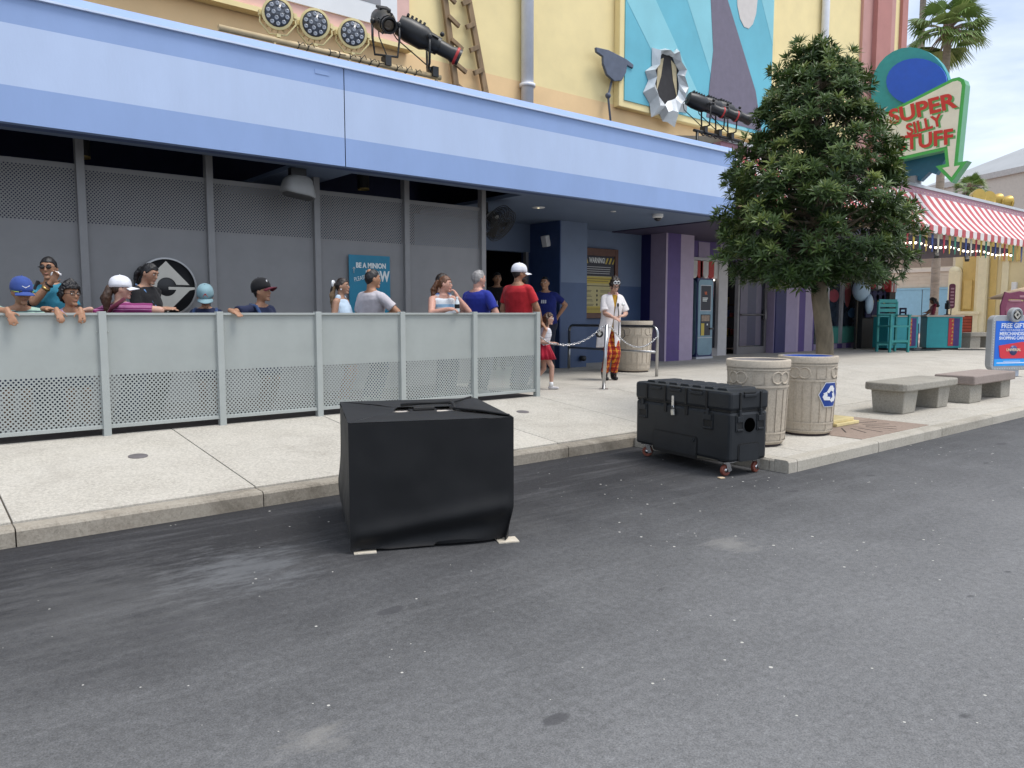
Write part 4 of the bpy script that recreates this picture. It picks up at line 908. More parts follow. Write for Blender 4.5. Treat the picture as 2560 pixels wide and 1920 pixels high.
text('lettering', 'FREE GIFT', .135, fgt, fg, (0, -.047, 1.02), bold=.003, sx=.98); text('lettering', 'WITH THE PURCHASE OF A', .048, fgt, fg, (0, -.047, .935), sx=1.05); text('lettering', 'MERCHANDISE', .098, fgt, fg, (0, -.047, .862), bold=.002, sx=.98); text('lettering', 'SHOPPING CARD', .086, fgt, fg, (0, -.047, .775), bold=.002, sx=.98)
MB().prism([(-.33, .63), (-.29, .40), (-.24, .37), (.36, .37), (.37, .62), (.29, .70), (.24, .70)][::1], (0, -.047, 0), X_, Z_, .008).build('red_card', mat('card_red', (.62, .03, .05), .4, var=.04), fg)
MB().lathe([(.10, 0), (.10, .004)], 20, (.03, -.054, .53), 0, (X_, Z_, -Y_)).build('globe_mark', mat('globe_navy', (.03, .05, .18), .4, var=.3, scale=9), fg)
text('lettering', 'UNIVERSAL', .075, mat('mark_gold', (.75, .62, .45), .5, var=0), fg, (.03, -.06, .54), bold=.001, sx=.95)
tl = MB(); tl.box((-.2, -.053, .31), (.22, -.05, .318)).box((-.36, -.053, .272), (.36, -.05, .29)); tl.build('text_line', fgt, fg)
MB().lathe([(.145, 0), (.145, .10), (.12, .115), (.12, .105)], 28, (0, -.02, 1.24), 0, (X_, Z_, -Y_)).build('badge', fgm, fg, sharp=40)
MB().lathe([(.095, .0), (.095, .004)], 24, (0, -.126, 1.24), 0, (X_, Z_, -Y_)).build('badge_disc', mat('logo_black', ()), fg)
def gs(pts, s_): return [(p[0] * s_, 1.24 + p[1] * s_) for p in pts]
g2 = MB().prism(gs([(.80, .08), (.0, .93), (-.92, .0), (-.34, 0)] + ar[::-1][1:] + [(.36, .08)], .09), (0, -.130, 0), X_, Z_, .004)
g2.prism(gs([(-.34, 0), (-.92, 0), (0, -.93), (.80, -.12), (.99, -.08), (.99, .0), (.06, .0), (.06, -.10), (.33, -.10)] + ar2[::-1][1:], .09), (0, -.130, 0), X_, Z_, .004); g2.build('badge_emblem', lgs, fg)
tk = thing('ticket_shaped_sign', 'maroon ribbon shaped sign standing behind the free gift sign', 'sign', (25.4, 7.9, 0), R_(-34))
mrn = mat('ribbon_maroon', (.18, .035, .08), .5, var=.12)
MB().prism([(-.62, 0.2), (-.56, 0.2), (-.50, 1.2), (-.42, 1.5), (.9, 1.42), (.9, 1.62), (.3, 1.66), (-.1, 1.72), (-.40, 1.66), (-.55, 1.7), (-.66, 1.3)], (0, 0, 0), X_, Z_, .05).build('ribbon', mrn, tk, bevel=.01)
MB().prism([(-.5, 1.46), (.5, 1.40), (.5, .4), (-.4, .4)][::-1], (0, .02, 0), X_, Z_, .04).build('panel', mat('ribbon_rose', (.26, .08, .13), .5, var=.1), tk); MB().box((-.1, .02, 0), (.1, .06, .45)).build('post', grey_p, tk)
tl = MB(); tl.box((-.1, -.056, 1.54), (.25, -.05, 1.60)).box((-.40, -.056, 1.42), (-.05, -.05, 1.46)); tl.build('text_line', mat('maroon_text', ()), tk)

# ================================================================== BACKGROUND BUILDINGS
ylw = mat('deco_yellow', (.74, .63, .38), .7, var=.05, scale=1); ylw2 = mat('deco_pale', (.80, .72, .50), .7, var=.05); ylw3 = mat('deco_gold', (.66, .48, .18), .7, var=.05)
YX = 34.0
dq = thing('deco_building', 'pale yellow art deco building with fins across the plaza', 'building', (YX, 11, 0), wc=True)
MB().box((YX, 4.0, 0), (YX + 5, 13.0, 4.7)).build('wall', ylw, dq)
for (y0, y1, d_, z1, mm) in ((12.7, 13.15, .25, 2.75, ylw2), (12.05, 12.2, .12, 4.7, ylw2), (11.75, 12.05, .3, 4.4, ylw2), (11.45, 11.7, .06, 4.7, ylw3), (11.05, 11.3, .05, 4.7, ylw2), (12.2, 12.7, .05, 3.6, ylw3)): MB().box((YX - d_, y0, 0), (YX, y1, z1)).build('fin', mm, dq, bevel=.03)
MB().lathe([(.218, .0), (.218, .24)], 20, (YX - .246, 12.925, 2.75), 0, (Y_, Z_, X_)).build('fin_cap', ylw2, dq)
MB().box((YX - .35, 11.95, 0), (YX, 12.75, 1.05)).build('plinth', ylw2, dq); MB().box((YX - .42, 11.9, 1.05), (YX, 12.8, 1.16)).build('plinth_cap', ylw2, dq)
brk = mat('vent_red', (.33, .06, .03), .7, var=.1)
for k in range(6): MB().box((YX - .38, 12.15, .25 + .12 * k), (YX - .345, 12.55, .35 + .12 * k)).build('vent_slat', brk, dq)
MB().box((YX - .34, 12.13, .22), (YX - .352, 12.57, .98)).build('vent_back', mat('vent_dark', (.1, .02, .012), .8), dq)
MB().box((YX - .07, 10.9, 0), (YX - .004, 11.45, .62)).build('base_course', brk, dq)
for y in (10.75, 11.0, 11.25): MB().box((YX - .09, y - .07, 3.1), (YX - .0, y + .07, 4.0)).build('rib', ylw3, dq)
MB().box((YX - .12, 12.3, 1.25), (YX, 12.6, 2.4)).build('niche', ylw3, dq)
ln = MB().box((YX - .16, 10.72, 1.78), (YX, 10.9, 2.28)).build('wall_lantern', white, dq, bevel=.02); MB().box((YX - .17, 10.74, 1.74), (YX, 10.88, 1.79)).build('lantern_cap', ylw3, ln)
for k in range(5): MB().box((YX - .4, 9.6 + .12 * k, 2.0), (YX - .0, 9.69 + .12 * k, 2.65)).build('shade_slat', mat('shade_brown', (.14, .08, .04), .7, var=.2), dq)
um2 = thing('parasol', 'tan cafe parasol at the right edge by the yellow building', 'parasol', (31.0, 9.55, 0)); MB().lathe([(1.1, 1.62), (.5, 1.86), (.02, 2.0), (.02, 1.9), (.5, 1.78), (1.08, 1.58)], 16).build('canopy', mat('canopy_tan', (.5, .38, .26), .7, var=.1), um2); MB().tube([(0, 0, 0), (0, 0, 1.95)], .03, 8).build('pole', framew, um2)
# beige garden wall with blue gate further back
BGX = 44.0
gw = thing('beige_wall', 'beige block wall with pale blue gate panels beyond the porch', 'wall', (BGX, 18, 0), wc=True)
bgm = mat('beige_block', (.58, .50, .40), .8, var=.06, scale=2)
MB().box((BGX, 13.5, 0), (BGX + .3, 24, 3.55)).build('wall', bgm, gw); MB().box((BGX - .08, 13.5, 3.3), (BGX, 24, 3.5)).build('cap_course', mat('beige_pale', (.66, .60, .52), .8, var=.04), gw)
for k in range(6):
    for j in range(4): MB().box((BGX - .012, 15.2 + 1.15 * k - .55 * (j % 2), 2.48 + .2 * j), (BGX, 16.32 + 1.15 * k - .55 * (j % 2), 2.66 + .2 * j)).build('block', bgm, gw, bevel=.01)
gpb = mat('gate_blue', (.26, .48, .62), .6, var=.06)
for k in range(5): MB().box((BGX - .10, 13.9 + 1.5 * k, 0), (BGX - .03, 15.36 + 1.5 * k, 2.35)).build('gate_panel', gpb, gw, bevel=.01)
MB().box((BGX - .13, 13.9, 2.35), (BGX - .02, 21.4, 2.45)).build('gate_rail', gpb, gw)
bh = thing('brown_building', 'brown stucco building with curtained window above the beige wall', 'building', (50, 20, 0), wc=True)
MB().box((50, 12.0, 0), (56, 34, 6.8)).build('wall', mat('brown_stucco', (.30, .235, .18), .8, var=.06), bh)
MB().box((49.85, 15.0, 3.5), (50, 19.2, 6.5)).build('window_bay', mat('bay_cream', (.60, .52, .38), .7, var=.05), bh)
wn_ = MB().box((49.8, 15.8, 3.8), (49.86, 18.2, 6.0)).build('window', mat('curtain_blue', (.36, .42, .55), .6, var=.25, scale=4, stretch=(1, 3, .1)), bh)
for y in (15.75, 16.5, 17.4, 18.2): MB().box((49.76, y - .05, 3.8), (49.82, y + .05, 6.0)).build('mullion', white, wn_)
MB().box((49.7, 14.8, 3.3), (50, 19.4, 3.5)).build('sill', mat('bay_cream', ()), bh)
rl_ = thing('balcony_rail', 'white metal railing on the beige wall far behind the tree', 'railing', (43.9, 22.5, 3.55), wc=True)
for k in range(14): MB().tube([(44.1, 20.5 + .3 * k, 3.55), (44.1, 20.5 + .3 * k, 4.5)], .025, 5).build('baluster', white, rl_)
for z in (3.9, 4.5): MB().tube([(44.1, 20.4, z), (44.1, 24.6, z)], .03, 5).build('handrail', white, rl_)
# far hall with grey hipped roof
A = atD(2268, 462, 78); B = atD(2444, 450, 70); C_ = atD(2760, 425, 58)
hl = thing('far_hall', 'large beige hall with grey hipped roof behind the awning', 'building', (A.x, A.y, 0), wc=True)
hw = MB(); ze = B.z
for P1, P2 in ((A, C_),):
    d_ = (P2 - P1); d_.z = 0; nrm = Vector((d_.y, -d_.x, 0)).normalized(); bk = -nrm * 26 if (-nrm).dot(FW) > 0 else nrm * 26
    v = [(P1.x, P1.y, 0), (P2.x, P2.y, 0), (P2.x + bk.x, P2.y + bk.y, 0), (P1.x + bk.x, P1.y + bk.y, 0)]
    hw.add(v + [(a, b_, ze) for a, b_, _ in v], [(0, 1, 5, 4), (1, 2, 6, 5), (2, 3, 7, 6), (3, 0, 4, 7)])
    hw.build('wall', mat('hall_beige', (.52, .48, .42), .8, var=.05), hl)
    e = .3; vv = [Vector((a, b_, ze + .02)) for a, b_, _ in v]; r1 = vv[0].lerp(vv[3], .5) + d_.normalized() * 13 + Z_ * 6.5; r2 = vv[1].lerp(vv[2], .5) + Z_ * 6.5
    rfm = MB(); rfm.add(vv + [r1, r2], [(0, 1, 5, 4), (2, 3, 4, 5), (3, 0, 4), (1, 2, 5)]); rfm.build('roof', mat('hall_roof', (.36, .37, .375), .6, var=.08, scale=.3), hl)
    par = MB(); par.beam(Vector((*v[0][:2], ze)), Vector((*v[1][:2], ze)), .5, .5); par.build('eave', mat('hall_eave', (.45, .44, .42), .7), hl)
# golden floodlights on the porch roof
gold = mat('flood_gold', (.50, .34, .08), .4, .4, .1)
for k in range(4):
    p = onY(2446 + 25 * k, 490 + 5 * k, 9.9); t_ = thing('roof_floodlight', ['gold floodlight first from the small palm on the porch roof', 'gold floodlight second from the small palm on the porch roof', 'gold floodlight third from the small palm on the porch roof', 'gold floodlight farthest from the small palm on the porch roof'][k], 'floodlight', (p.x, p.y, 4.6), 0, 'gold floodlights on the porch roof')
    h = Vector((0, 0, p.z - 4.6)); a, b_, d = frame_from(Vector((-.6, -.8, .1) if k < 2 else (.75, -.6, .15)))
    MB().lathe([(.10, -.30), (.19, -.2), (.22, .0), (.22, .06), (.18, .06)], 16, h, 0, (a, b_, d)).build('housing', gold, t_, sharp=40); MB().lathe([(.18, .03), (.18, .04)], 16, h, 0, (a, b_, d)).build('glass', lens, t_)
    MB().tube([h + a * .24, h + a * .2 - Z_ * .28, h - a * .2 - Z_ * .28, h - a * .24], .02, 6).tube([h - Z_ * .28, (0, 0, 0)], .03, 6).build('yoke', gold, t_)
# ================================================================== BLACK CLOTH-COVERED BOX
bx = thing('covered_box', 'large box covered in black cloth standing on the asphalt', 'box', (2.054, 3.997, ZR), R_(-24.4))
bcl = bpy.data.materials.new('black_cloth'); bcl.use_nodes = True
def _cloth():
    t = bcl.node_tree; b = t.nodes['Principled BSDF']; b.inputs['Roughness'].default_value = .62; b.inputs['Specular IOR Level'].default_value = .32
    b.inputs['Sheen Weight'].default_value = .03; b.inputs['Sheen Roughness'].default_value = .5
    tcn = N(t, 'ShaderNodeTexCoord'); n = N(t, 'ShaderNodeTexNoise', i={'Scale': 3.0, 'Detail': 6., 'Roughness': .6}); L(t, tcn, 'Object', n, 'Vector')
    r = N(t, 'ShaderNodeValToRGB'); r.color_ramp.elements[0].color = (.0045, .0050, .0062, 1); r.color_ramp.elements[1].color = (.0085, .0092, .0110, 1); L(t, n, 'Fac', r, 'Fac'); L(t, r, 'Color', b, 'Base Color')
    w1 = N(t, 'ShaderNodeTexWave', i={'Scale': 90., 'Distortion': .6}); w1.bands_direction = 'X'; w2 = N(t, 'ShaderNodeTexWave', i={'Scale': 90., 'Distortion': .6}); w2.bands_direction = 'Z'
    L(t, tcn, 'Object', w1, 'Vector'); L(t, tcn, 'Object', w2, 'Vector'); ad = N(t, 'ShaderNodeMath', operation='ADD'); L(t, w1, 'Fac', ad, 0); L(t, w2, 'Fac', ad, 1)
    bp = N(t, 'ShaderNodeBump', i={'Strength': .22, 'Distance': .002}); L(t, ad, 0, bp, 'Height'); L(t, bp, 'Normal', b, 'Normal')
_cloth()
BW, BD, BH = .99, 1.10, .775
def cloth_skin():
    q = MB(); nz_, per = 44, []
    nx_, ny_ = 48, 34
    for i in range(nx_): per.append((BW * i / nx_, 0.0, 0))
    for i in range(ny_): per.append((BW, BD * i / ny_, 1))
    for i in range(nx_): per.append((BW - BW * i / nx_, BD, 2))
    for i in range(ny_): per.append((0.0, BD - BD * i / ny_, 3))
    n = len(per); vs = []; cx_, cy_ = BW / 2, BD / 2
    for k in range(nz_ + 1):
        z = BH * k / nz_; t = 1 - z / BH
        for (x, y, sd) in per:
            nx = {0: 0, 1: 1, 2: 0, 3: -1}[sd]; ny = {0: -1, 1: 0, 2: 1, 3: 0}[sd]
            u = x if sd in (0, 2) else y
            w_ = .010 * noise.noise((x * 3.2, y * 3.2, z * 3.0)) + .004 * noise.noise((x * 9, y * 9, z * 6))
            # a long soft drape from the lower left corner and slack folds near the hem
            fold = .020 * math.exp(-((z - .10 - .16 * max(0, (u - .1))) / .055) ** 2) if sd == 0 else 0
            fold -= .030 * math.exp(-((z - .03 - .10 * u) / .06) ** 2) if sd == 0 else 0
            fold += .028 * math.exp(-((u - .93) / .16) ** 2) * math.exp(-((z - .12) / .07) ** 2) if sd == 0 else 0
            hem = max(0, (.22 - z) / .22)
            pull = -.055 * hem * math.exp(-((u - (BW if sd == 0 else 0)) / .15) ** 2) if sd in (0, 1) else 0
            if sd == 3: pull += .032 * math.exp(-((z - .10) / .20) ** 2) * (.4 + .6 * (y / BD)) - .03 * hem
            mid = .006 * math.sin(math.pi * (u / (BW if sd in (0, 2) else BD))) * (1 - abs(2 * z / BH - 1))
            ed = min(1, min(u, (BW if sd in (0, 2) else BD) - u) / .06)
            o = (w_ * ed + fold * ed + mid * -1 + pull)
            zz = z
            if k == 0: zz = .012 + .018 * abs(noise.noise((x * 4, y * 4, 7))) + (.02 if sd == 0 and u > .5 else 0)
            vs.append((x + nx * o, y + ny * o, zz))
    fs = []
    for k in range(nz_):
        for j in range(n): fs.append((k * n + j, k * n + (j + 1) % n, (k + 1) * n + (j + 1) % n, (k + 1) * n + j))
    q.add(vs, fs, 0, True); return q
sk = cloth_skin().build('cloth_side', bcl, bx, sharp=60)
# top: four flaps meeting round a ragged opening; the right one is a loose triangle lifted a little
tp = MB(); op = [(.30, .44), (.70, .41), (.72, .64), (.36, .66)]; cr = [(0, 0), (BW, 0), (BW, BD), (0, BD)]
def flap(a, b_, c_, d_, lift=0.0, sag=.012, seed=0):
    vs = []; n1, n2 = 16, 10
    for i in range(n2 + 1):
        for j in range(n1 + 1):
            s_, t_ = j / n1, i / n2
            p = Vector(a).lerp(Vector(b_), s_).lerp(Vector(d_).lerp(Vector(c_), s_), t_)
            z = BH + .002 + lift * (1 - s_ * 0) * math.sin(math.pi * t_) - sag * math.sin(math.pi * t_) * math.sin(math.pi * s_) + .006 * noise.noise((p.x * 6 + seed, p.y * 6, seed)) * t_
            vs.append((p.x, p.y, z))
    tp.add(vs, [(i * (n1 + 1) + j, i * (n1 + 1) + j + 1, (i + 1) * (n1 + 1) + j + 1, (i + 1) * (n1 + 1) + j) for i in range(n2) for j in range(n1)], 0, True)
flap(cr[0], cr[1], op[1], op[0], 0, .012, 1); flap(cr[2], cr[3], op[3], op[2], .004, .008, 3); flap(cr[3], cr[0], op[0], op[3], 0, .014, 5)
tp.build('cloth_top', bcl, bx)
tp = MB(); flap((BW + .004, .02), (BW + .004, BD - .02), op[2], op[1], .016, -.004, 8); tp.build('loose_flap', bcl, bx)
rim = MB()
rim.tube([(op[3][0] + .02, op[3][1] - .02, BH + .02), (.50, .60, BH + .034), (op[2][0], op[2][1], BH + .03)], .012, 7); rim.tube([(op[2][0], op[2][1], BH + .03), (.72, .54, BH + .03), (op[1][0], op[1][1], BH + .012)], .011, 7)
rim.tube([(.70, .62, BH + .024), (.80, .80, BH + .022), (BW - .04, BD - .02, BH + .012)], .008, 6); rim.tube([(.68, .46, BH + .016), (.84, .24, BH + .018), (BW - .02, .03, BH + .012)], .007, 6)
rim.build('rolled_hem', bcl, bx)
MB().box((.03, .03, BH - .06), (BW - .03, BD - .03, BH - .022)).build('inner_board', mat('white_board', (.72, .66, .60), .6, var=.06), bx)
pk = MB()
pk.prism([(.43, .51), (.60, .50), (.62, .62), (.42, .63)], (0, 0, BH - .020), X_, Y_, .014); pk.obox((.52, .55, BH + .006), (.07, .03, .012)); pk.build('handle_strap', mat('strap_black', (.01, .01, .011), .45, var=.2), bx, bevel=.006)
for (x, y) in ((.02, -.02), (BW - .10, -.025), (.02, BD - .08), (BW - .10, BD - .08)):
    MB().box((x, y, .001), (x + .13, y + .11, .008)).build('foot_plate', mat('plate_cream', (.62, .56, .46), .5, var=.15, scale=12, dirt=.4), bx)
# inner carcass keeps the cloth from reading as hollow
MB().box((.04, .04, .05), (BW - .04, BD - .04, BH - .11)).build('carcass', mat('carcass_black', (.012, .012, .012), .8), bx)

# ================================================================== WHEELED ROAD CASE
CL, CW_, CH = 1.242, .455, .631
cs_ = thing('road_case', 'black moulded plastic road case on red caster wheels at the kerb', 'road case', (5.731, 5.057, ZR), R_(-99.0))
cpl = mat('case_plastic', (.019, .0215, .025), .44, var=.15, scale=5, bump=.10, bscale=160, spec=.3)
cdk = mat('case_recess_shade', (.003, .0033, .004), .6, var=.1)  # near-black: surface plates in it paint the shade of recesses and grooves
z0 = .13; zl = z0 + .44; zt = z0 + CH
MB().box((0, 0, z0), (CL, CW_, zl - .006)).build('tub', cpl, cs_, bevel=.028)
lid = MB().box((-.006, -.006, zl + .004), (CL + .006, CW_ + .006, zt - .02)).build('lid', cpl, cs_, bevel=.026)
MB().box((.01, .01, zl - .01), (CL - .01, CW_ - .01, zl + .01)).build('seam', cdk, cs_)
for k in range(7):
    x = .10 + .155 * k; MB().prism([(x, zt - .024), (x + .125, zt - .024), (x + .112, zt), (x + .012, zt)], (0, CW_ - .05, 0), X_, Z_, CW_ - .10).build('lid_rib', cpl, lid, bevel=.006)
for x in (.30, .62, .95):          # raised lid strips along the front with hand grooves between
    pass
for x in (.17, .43, .71, .97): MB().box((x - .012, -.014, zl + .015), (x + .012, -.004, zt - .03)).build('lid_channel', cdk, lid)
for x in (.205, .47, .745): MB().box((x + .02, -.020, zt - .075), (x + .17, -.004, zt - .045)).build('lid_grip', cpl, lid, bevel=.007); 
for x in (.205, .47, .745): MB().box((x + .025, -.012, zt - .045), (x + .165, .0, zt - .026)).build('lid_groove', cdk, lid, bevel=.004)
for y in (.11, .36): MB().box((CL + .004, y - .010, zl + .015), (CL + .014, y + .010, zt - .03)).build('lid_channel', cdk, lid)
MB().box((CL + .004, .15, zt - .075), (CL + .020, .30, zt - .045)).build('lid_grip', cpl, lid, bevel=.007); MB().box((CL, .155, zt - .045), (CL + .012, .295, zt - .026)).build('lid_groove', cdk, lid, bevel=.004)
for x in (.43, .71): MB().box((x - .018, -.010, zl - .085), (x + .022, .004, zl - .005)).build('hinge_slot', cdk, cs_, bevel=.004)
def latch(o, u, s_=1.0):          # recessed butterfly latch: flat plate painting the well's shade, raised rim, paddle and hook
    o = Vector(o); u = Vector(u); n = u.cross(Z_); ax = (u, n, Z_)
    lt = MB().obox(o + n * .002, (.058 * s_, .003, .075), ax).build('latch_recess', cdk, cs_, bevel=.008)
    MB().obox(o + n * .008 + Z_ * .035, (.046 * s_, .008, .026), ax).obox(o + n * .008 - Z_ * .058, (.046 * s_, .007, .010), ax).obox(o + n * .009 + Z_ * .085, (.013, .007, .03), ax).build('latch_paddle', cpl, lt, bevel=.005)
    MB().obox(o + n * .004 + u * .054 * s_, (.006, .005, .07), ax).obox(o + n * .004 - u * .054 * s_, (.006, .005, .07), ax).build('latch_rim', cpl, lt, bevel=.003)
latch((.115, 0, z0 + .335), X_); latch((.985, 0, z0 + .335), X_, 1.0); latch((CL, .11, z0 + .335), Y_, .72); latch((CL, .365, z0 + .335), Y_, .72)
rec = MB().prism(rrect(.26, .86, z0 - .03, z0 + .175, .03), (0, -.001, 0), X_, Z_, .003).build('front_recess', cdk, cs_)
MB().prism(rrect(.275, .85, z0 + .001, z0 + .165, .025), (0, -.004, 0), X_, Z_, .004).build('recess_face', cpl, rec)
MB().lathe([(.016, 0), (.016, .008), (.010, .010), (.010, .004)], 14, (.815, -.008, z0 + .14), 0, (X_, Z_, -Y_)).build('rivet', cpl, cs_)
rec = MB().prism(rrect(.10, .36, z0 + .0, z0 + .16, .03), (CL + .001, 0, 0), Y_, Z_, .003).build('end_recess', cdk, cs_)
MB().prism(rrect(.115, .35, z0 + .001, z0 + .148, .025), (CL + .004, 0, 0), Y_, Z_, .003).build('recess_face', cpl, rec)
MB().lathe([(.062, 0), (.062, .006), (.052, .006)], 28, (CL, .235, z0 + .315), 0, (Y_, Z_, X_)).build('vent_hole', mat('hole_black', (.001, .001, .001), 1.0, var=0, spec=0), cs_)
lk = MB().obox((.545, -.012, zl + .03), (.016, .006, .05)).build('hasp', chrome, cs_, bevel=.003)
MB().obox((.556, -.022, zl - .075), (.02, .010, .028), (Vector((1, 0, .12)).normalized(), Y_, Vector((-.12, 0, 1)).normalized())).build('padlock', mat('lock_steel', (.60, .59, .55), .35, .8, .1), lk, bevel=.005); MB().tube([(.543, -.02, zl - .05), (.543, -.02, zl - .02), (.552, -.02, zl - .012), (.562, -.02, zl - .02), (.566, -.02, zl - .05)], .005, 6).build('shackle', chrome, lk)
wr = mat('caster_red', (.20, .055, .035), .5, var=.15)
for (x, y, rz_) in ((.10, .07, R_(28)), (CL - .09, .05, R_(85)), (CL - .07, CW_ - .06, R_(100)), (.10, CW_ - .07, R_(10))):
    c_ = bpy.data.objects.new('caster', None); COL.objects.link(c_); c_.parent = cs_; c_.location = (x, y, 0); c_.rotation_euler = (0, 0, rz_); c_.empty_display_size = .05
    MB().lathe([(.018, -.016), (.044, -.016), (.050, -.010), (.050, .010), (.044, .016), (.018, .016)], 18, (0, 0, .051), 0, (X_, Z_, -Y_)).build('wheel', wr, c_, sharp=40)
    MB().lathe([(.02, -.019), (.02, .019)], 12, (0, 0, .051), 0, (X_, Z_, -Y_)).build('hub', chrome, c_)
    fk = MB().obox((.02, .023, .082), (.020, .002, .045), (Vector((1, 0, .4)).normalized(), Y_, Vector((-.4, 0, 1)).normalized())).obox((.02, -.023, .082), (.020, .002, .045), (Vector((1, 0, .4)).normalized(), Y_, Vector((-.4, 0, 1)).normalized())).obox((.03, 0, .120), (.04, .03, .004)); fk.build('fork', chrome, c_)
    MB().box((-.055, -.05, .124), (.085, .05, .1295)).build('mount_plate', chrome, c_)
tag(MB().prism([(-.03, -.02), (.02, -.03), (.035, .01), (-.01, .03)], (0, 0, .003), X_, Y_, .006).build('litter_scrap', mat('scrap_tan', (.55, .42, .28), .8, var=.1), None, (onz(1802, 1196, ZR).x, onz(1802, 1196, ZR).y, ZR)), 'small tan scrap on the asphalt under the front caster', 'litter')

# ================================================================== CONCRETE LITTER BINS
def bin_(loc, rz, H, R0, label, liner, deep=True):
    t_ = thing('litter_bin', label, 'bin', loc, rz, 'round concrete litter bins'); c = MATS['bin_concrete']; Rt = R0 * 1.13
    def rad(z): return R0 + (Rt - R0) * (z / (H - .07))
    MB().lathe([(R0 - .03, .0), (R0 - .03, .02)], 40).build('foot', mat('bin_foot', (.05, .035, .04), .8), t_)
    prof = [(R0 - .035, .02), (R0 - .012, .025), (R0, .045)] + [(rad(H * k / 12), H * k / 12) for k in range(1, 12) if H * k / 12 < H - .08] + [(rad(H - .07), H - .07)]
    MB().lathe(prof, 56).build('shell', c, t_, sharp=60)
    MB().lathe([(Rt - .006, H - .074), (Rt + .010, H - .070), (Rt + .013, H - .010), (Rt + .008, H - .001), (Rt, H), (Rt - .025, H), (Rt - .033, H - .010), (Rt - .04, H - .05)], 56, closed=True).build('rim', c, t_, sharp=70)
    MB().lathe([(Rt - .031, H - .006), (Rt - .06, H - .045), (.001, H - .06)], 40, closed=True).build('liner', liner, t_)
    def patch(q, a0, a1, z_0, z_1, th):           # curved raised tile
        n = max(2, int((a1 - a0) / .07)); vs = []
        for k in range(n + 1):
            a = a0 + (a1 - a0) * k / n
            for z in (z_0, z_1):
                for r in (rad(z) - .004, rad(z) + th): vs.append((r * math.cos(a), r * math.sin(a), z))
        fs = []
        for k in range(n):
            o = 4 * k; fs += [(o + 1, o + 5, o + 7, o + 3), (o, o + 1, o + 3, o + 2) if k == 0 else (o + 2, o + 3, o + 7, o + 6), (o + 2, o + 3, o + 7, o + 6), (o, o + 4, o + 5, o + 1)]
        o = 4 * n; fs.append((o, o + 2, o + 3, o + 1)); q.add(vs, fs)
    zb, zm = H * .165, H * .70
    fl = MB()
    for (za, zc) in ((.050, .062), (zb - .010, zb + .010), (zm - .012, zm + .012), (H - .10, H - .085)): patch(fl, 0, 2 * math.pi, za, zc, .007)
    fl.build('relief_band', c, t_)
    nst_ = 20; rb = MB()
    for k in range(nst_):
        a = 2 * math.pi * k / nst_; patch(rb, a - .022, a + .022, zb + .01, zm - .03, .008); 
        if k % 2 == 0: patch(rb, a - .022, a + .022, .06, zb - .01, .007)
    rb.build('relief_rib', c, t_)
    zc = (zm + .012 + H - .10) / 2; hh = (H - .10 - zm - .012) / 2
    for k in range(8):
        a0 = k * math.pi / 4
        for off in ((0.,) if k % 2 == 0 else (.17, -.17)):
            a = a0 + off; e = (Vector((math.cos(a), math.sin(a), 0)), Vector((-math.sin(a), math.cos(a), 0)))
            if k % 2: 
                rr = hh * .80; pts_ = []
                for j in range(20):
                    th = j * math.pi / 10; aa = a + rr * math.cos(th) / rad(zc); z = zc + rr * math.sin(th); pts_.append((rad(z) * math.cos(aa), rad(z) * math.sin(aa), z))
                MB().tube(pts_, .010, 6, closed=True).build('relief_ring', c, t_)
            else:
                fr_ = MB(); w2_ = .20
                patch(fr_, a - w2_, a + w2_, zc + hh * .80, zc + hh * .90, .006); patch(fr_, a - w2_, a + w2_, zc - hh * .90, zc - hh * .80, .006); patch(fr_, a - w2_, a - w2_ + .03, zc - hh * .8, zc + hh * .8, .006); patch(fr_, a + w2_ - .03, a + w2_, zc - hh * .8, zc + hh * .8, .006)
                fr_.build('relief_frame', c, t_)
    return t_, rad
lin_g = mat('liner_grey', (.13, .12, .125), .6, var=.1); lin_b = mat('liner_blue', (.02, .11, .52), .45, var=.12, scale=6)
p1 = onz(1915, 1118, ZK)
b1, _ = bin_((6.72, 4.34, ZK), 2.2, .845, .262, 'round concrete litter bin with grey liner behind the road case', lin_g)
b2, rad2 = bin_((7.72, 4.38, ZK), 2.6, .845, .262, 'round concrete recycling bin with blue liner and recycling sticker', lin_b)
fbn, _ = bin_((10.93, 9.74, 0), 1.0, .95, .31, 'round concrete litter bin behind the person in the white coat', mat('liner_dark', (.10, .09, .08), .7))
# recycling sticker wrapped on the bin
stk_a = -R_(99.0) - 2.6; zc_ = .445; RR = .135
def wrap(p): a = stk_a + p[0] / rad2(zc_ + p[1]); r = rad2(zc_ + p[1]) + .012; return (r * math.cos(a), r * math.sin(a), zc_ + p[1])
def wrapped(polys, extra, nm, m_):
    q = MB()
    for poly in polys:
        c_ = (sum(p[0] for p in poly) / len(poly), sum(p[1] for p in poly) / len(poly)); k = len(poly); vs = [wrap(c_)] ; o = 1
        pts_ = []
        for i in range(k):
            a, b_ = poly[i], poly[(i + 1) % k]
            for s_ in range(5): pts_.append((a[0] + (b_[0] - a[0]) * s_ / 5, a[1] + (b_[1] - a[1]) * s_ / 5))
        n = len(pts_); rings_ = 4
        for g in range(1, rings_ + 1):
            for p in pts_: vs.append(wrap((c_[0] + (p[0] - c_[0]) * g / rings_, c_[1] + (p[1] - c_[1]) * g / rings_)))
        vs = [tuple(Vector((v[0], v[1], 0)).normalized() * (Vector((v[0], v[1], 0)).length + extra)) [:2] + (v[2],) for v in vs]
        fs = [(0, 1 + j, 1 + (j + 1) % n) for j in range(n)]
        for g in range(rings_ - 1):
            for j in range(n): fs.append((1 + g * n + j, 1 + (g + 1) * n + j, 1 + (g + 1) * n + (j + 1) % n, 1 + g * n + (j + 1) % n))
        q.add(vs, fs)
    return q.build(nm, m_, b2)
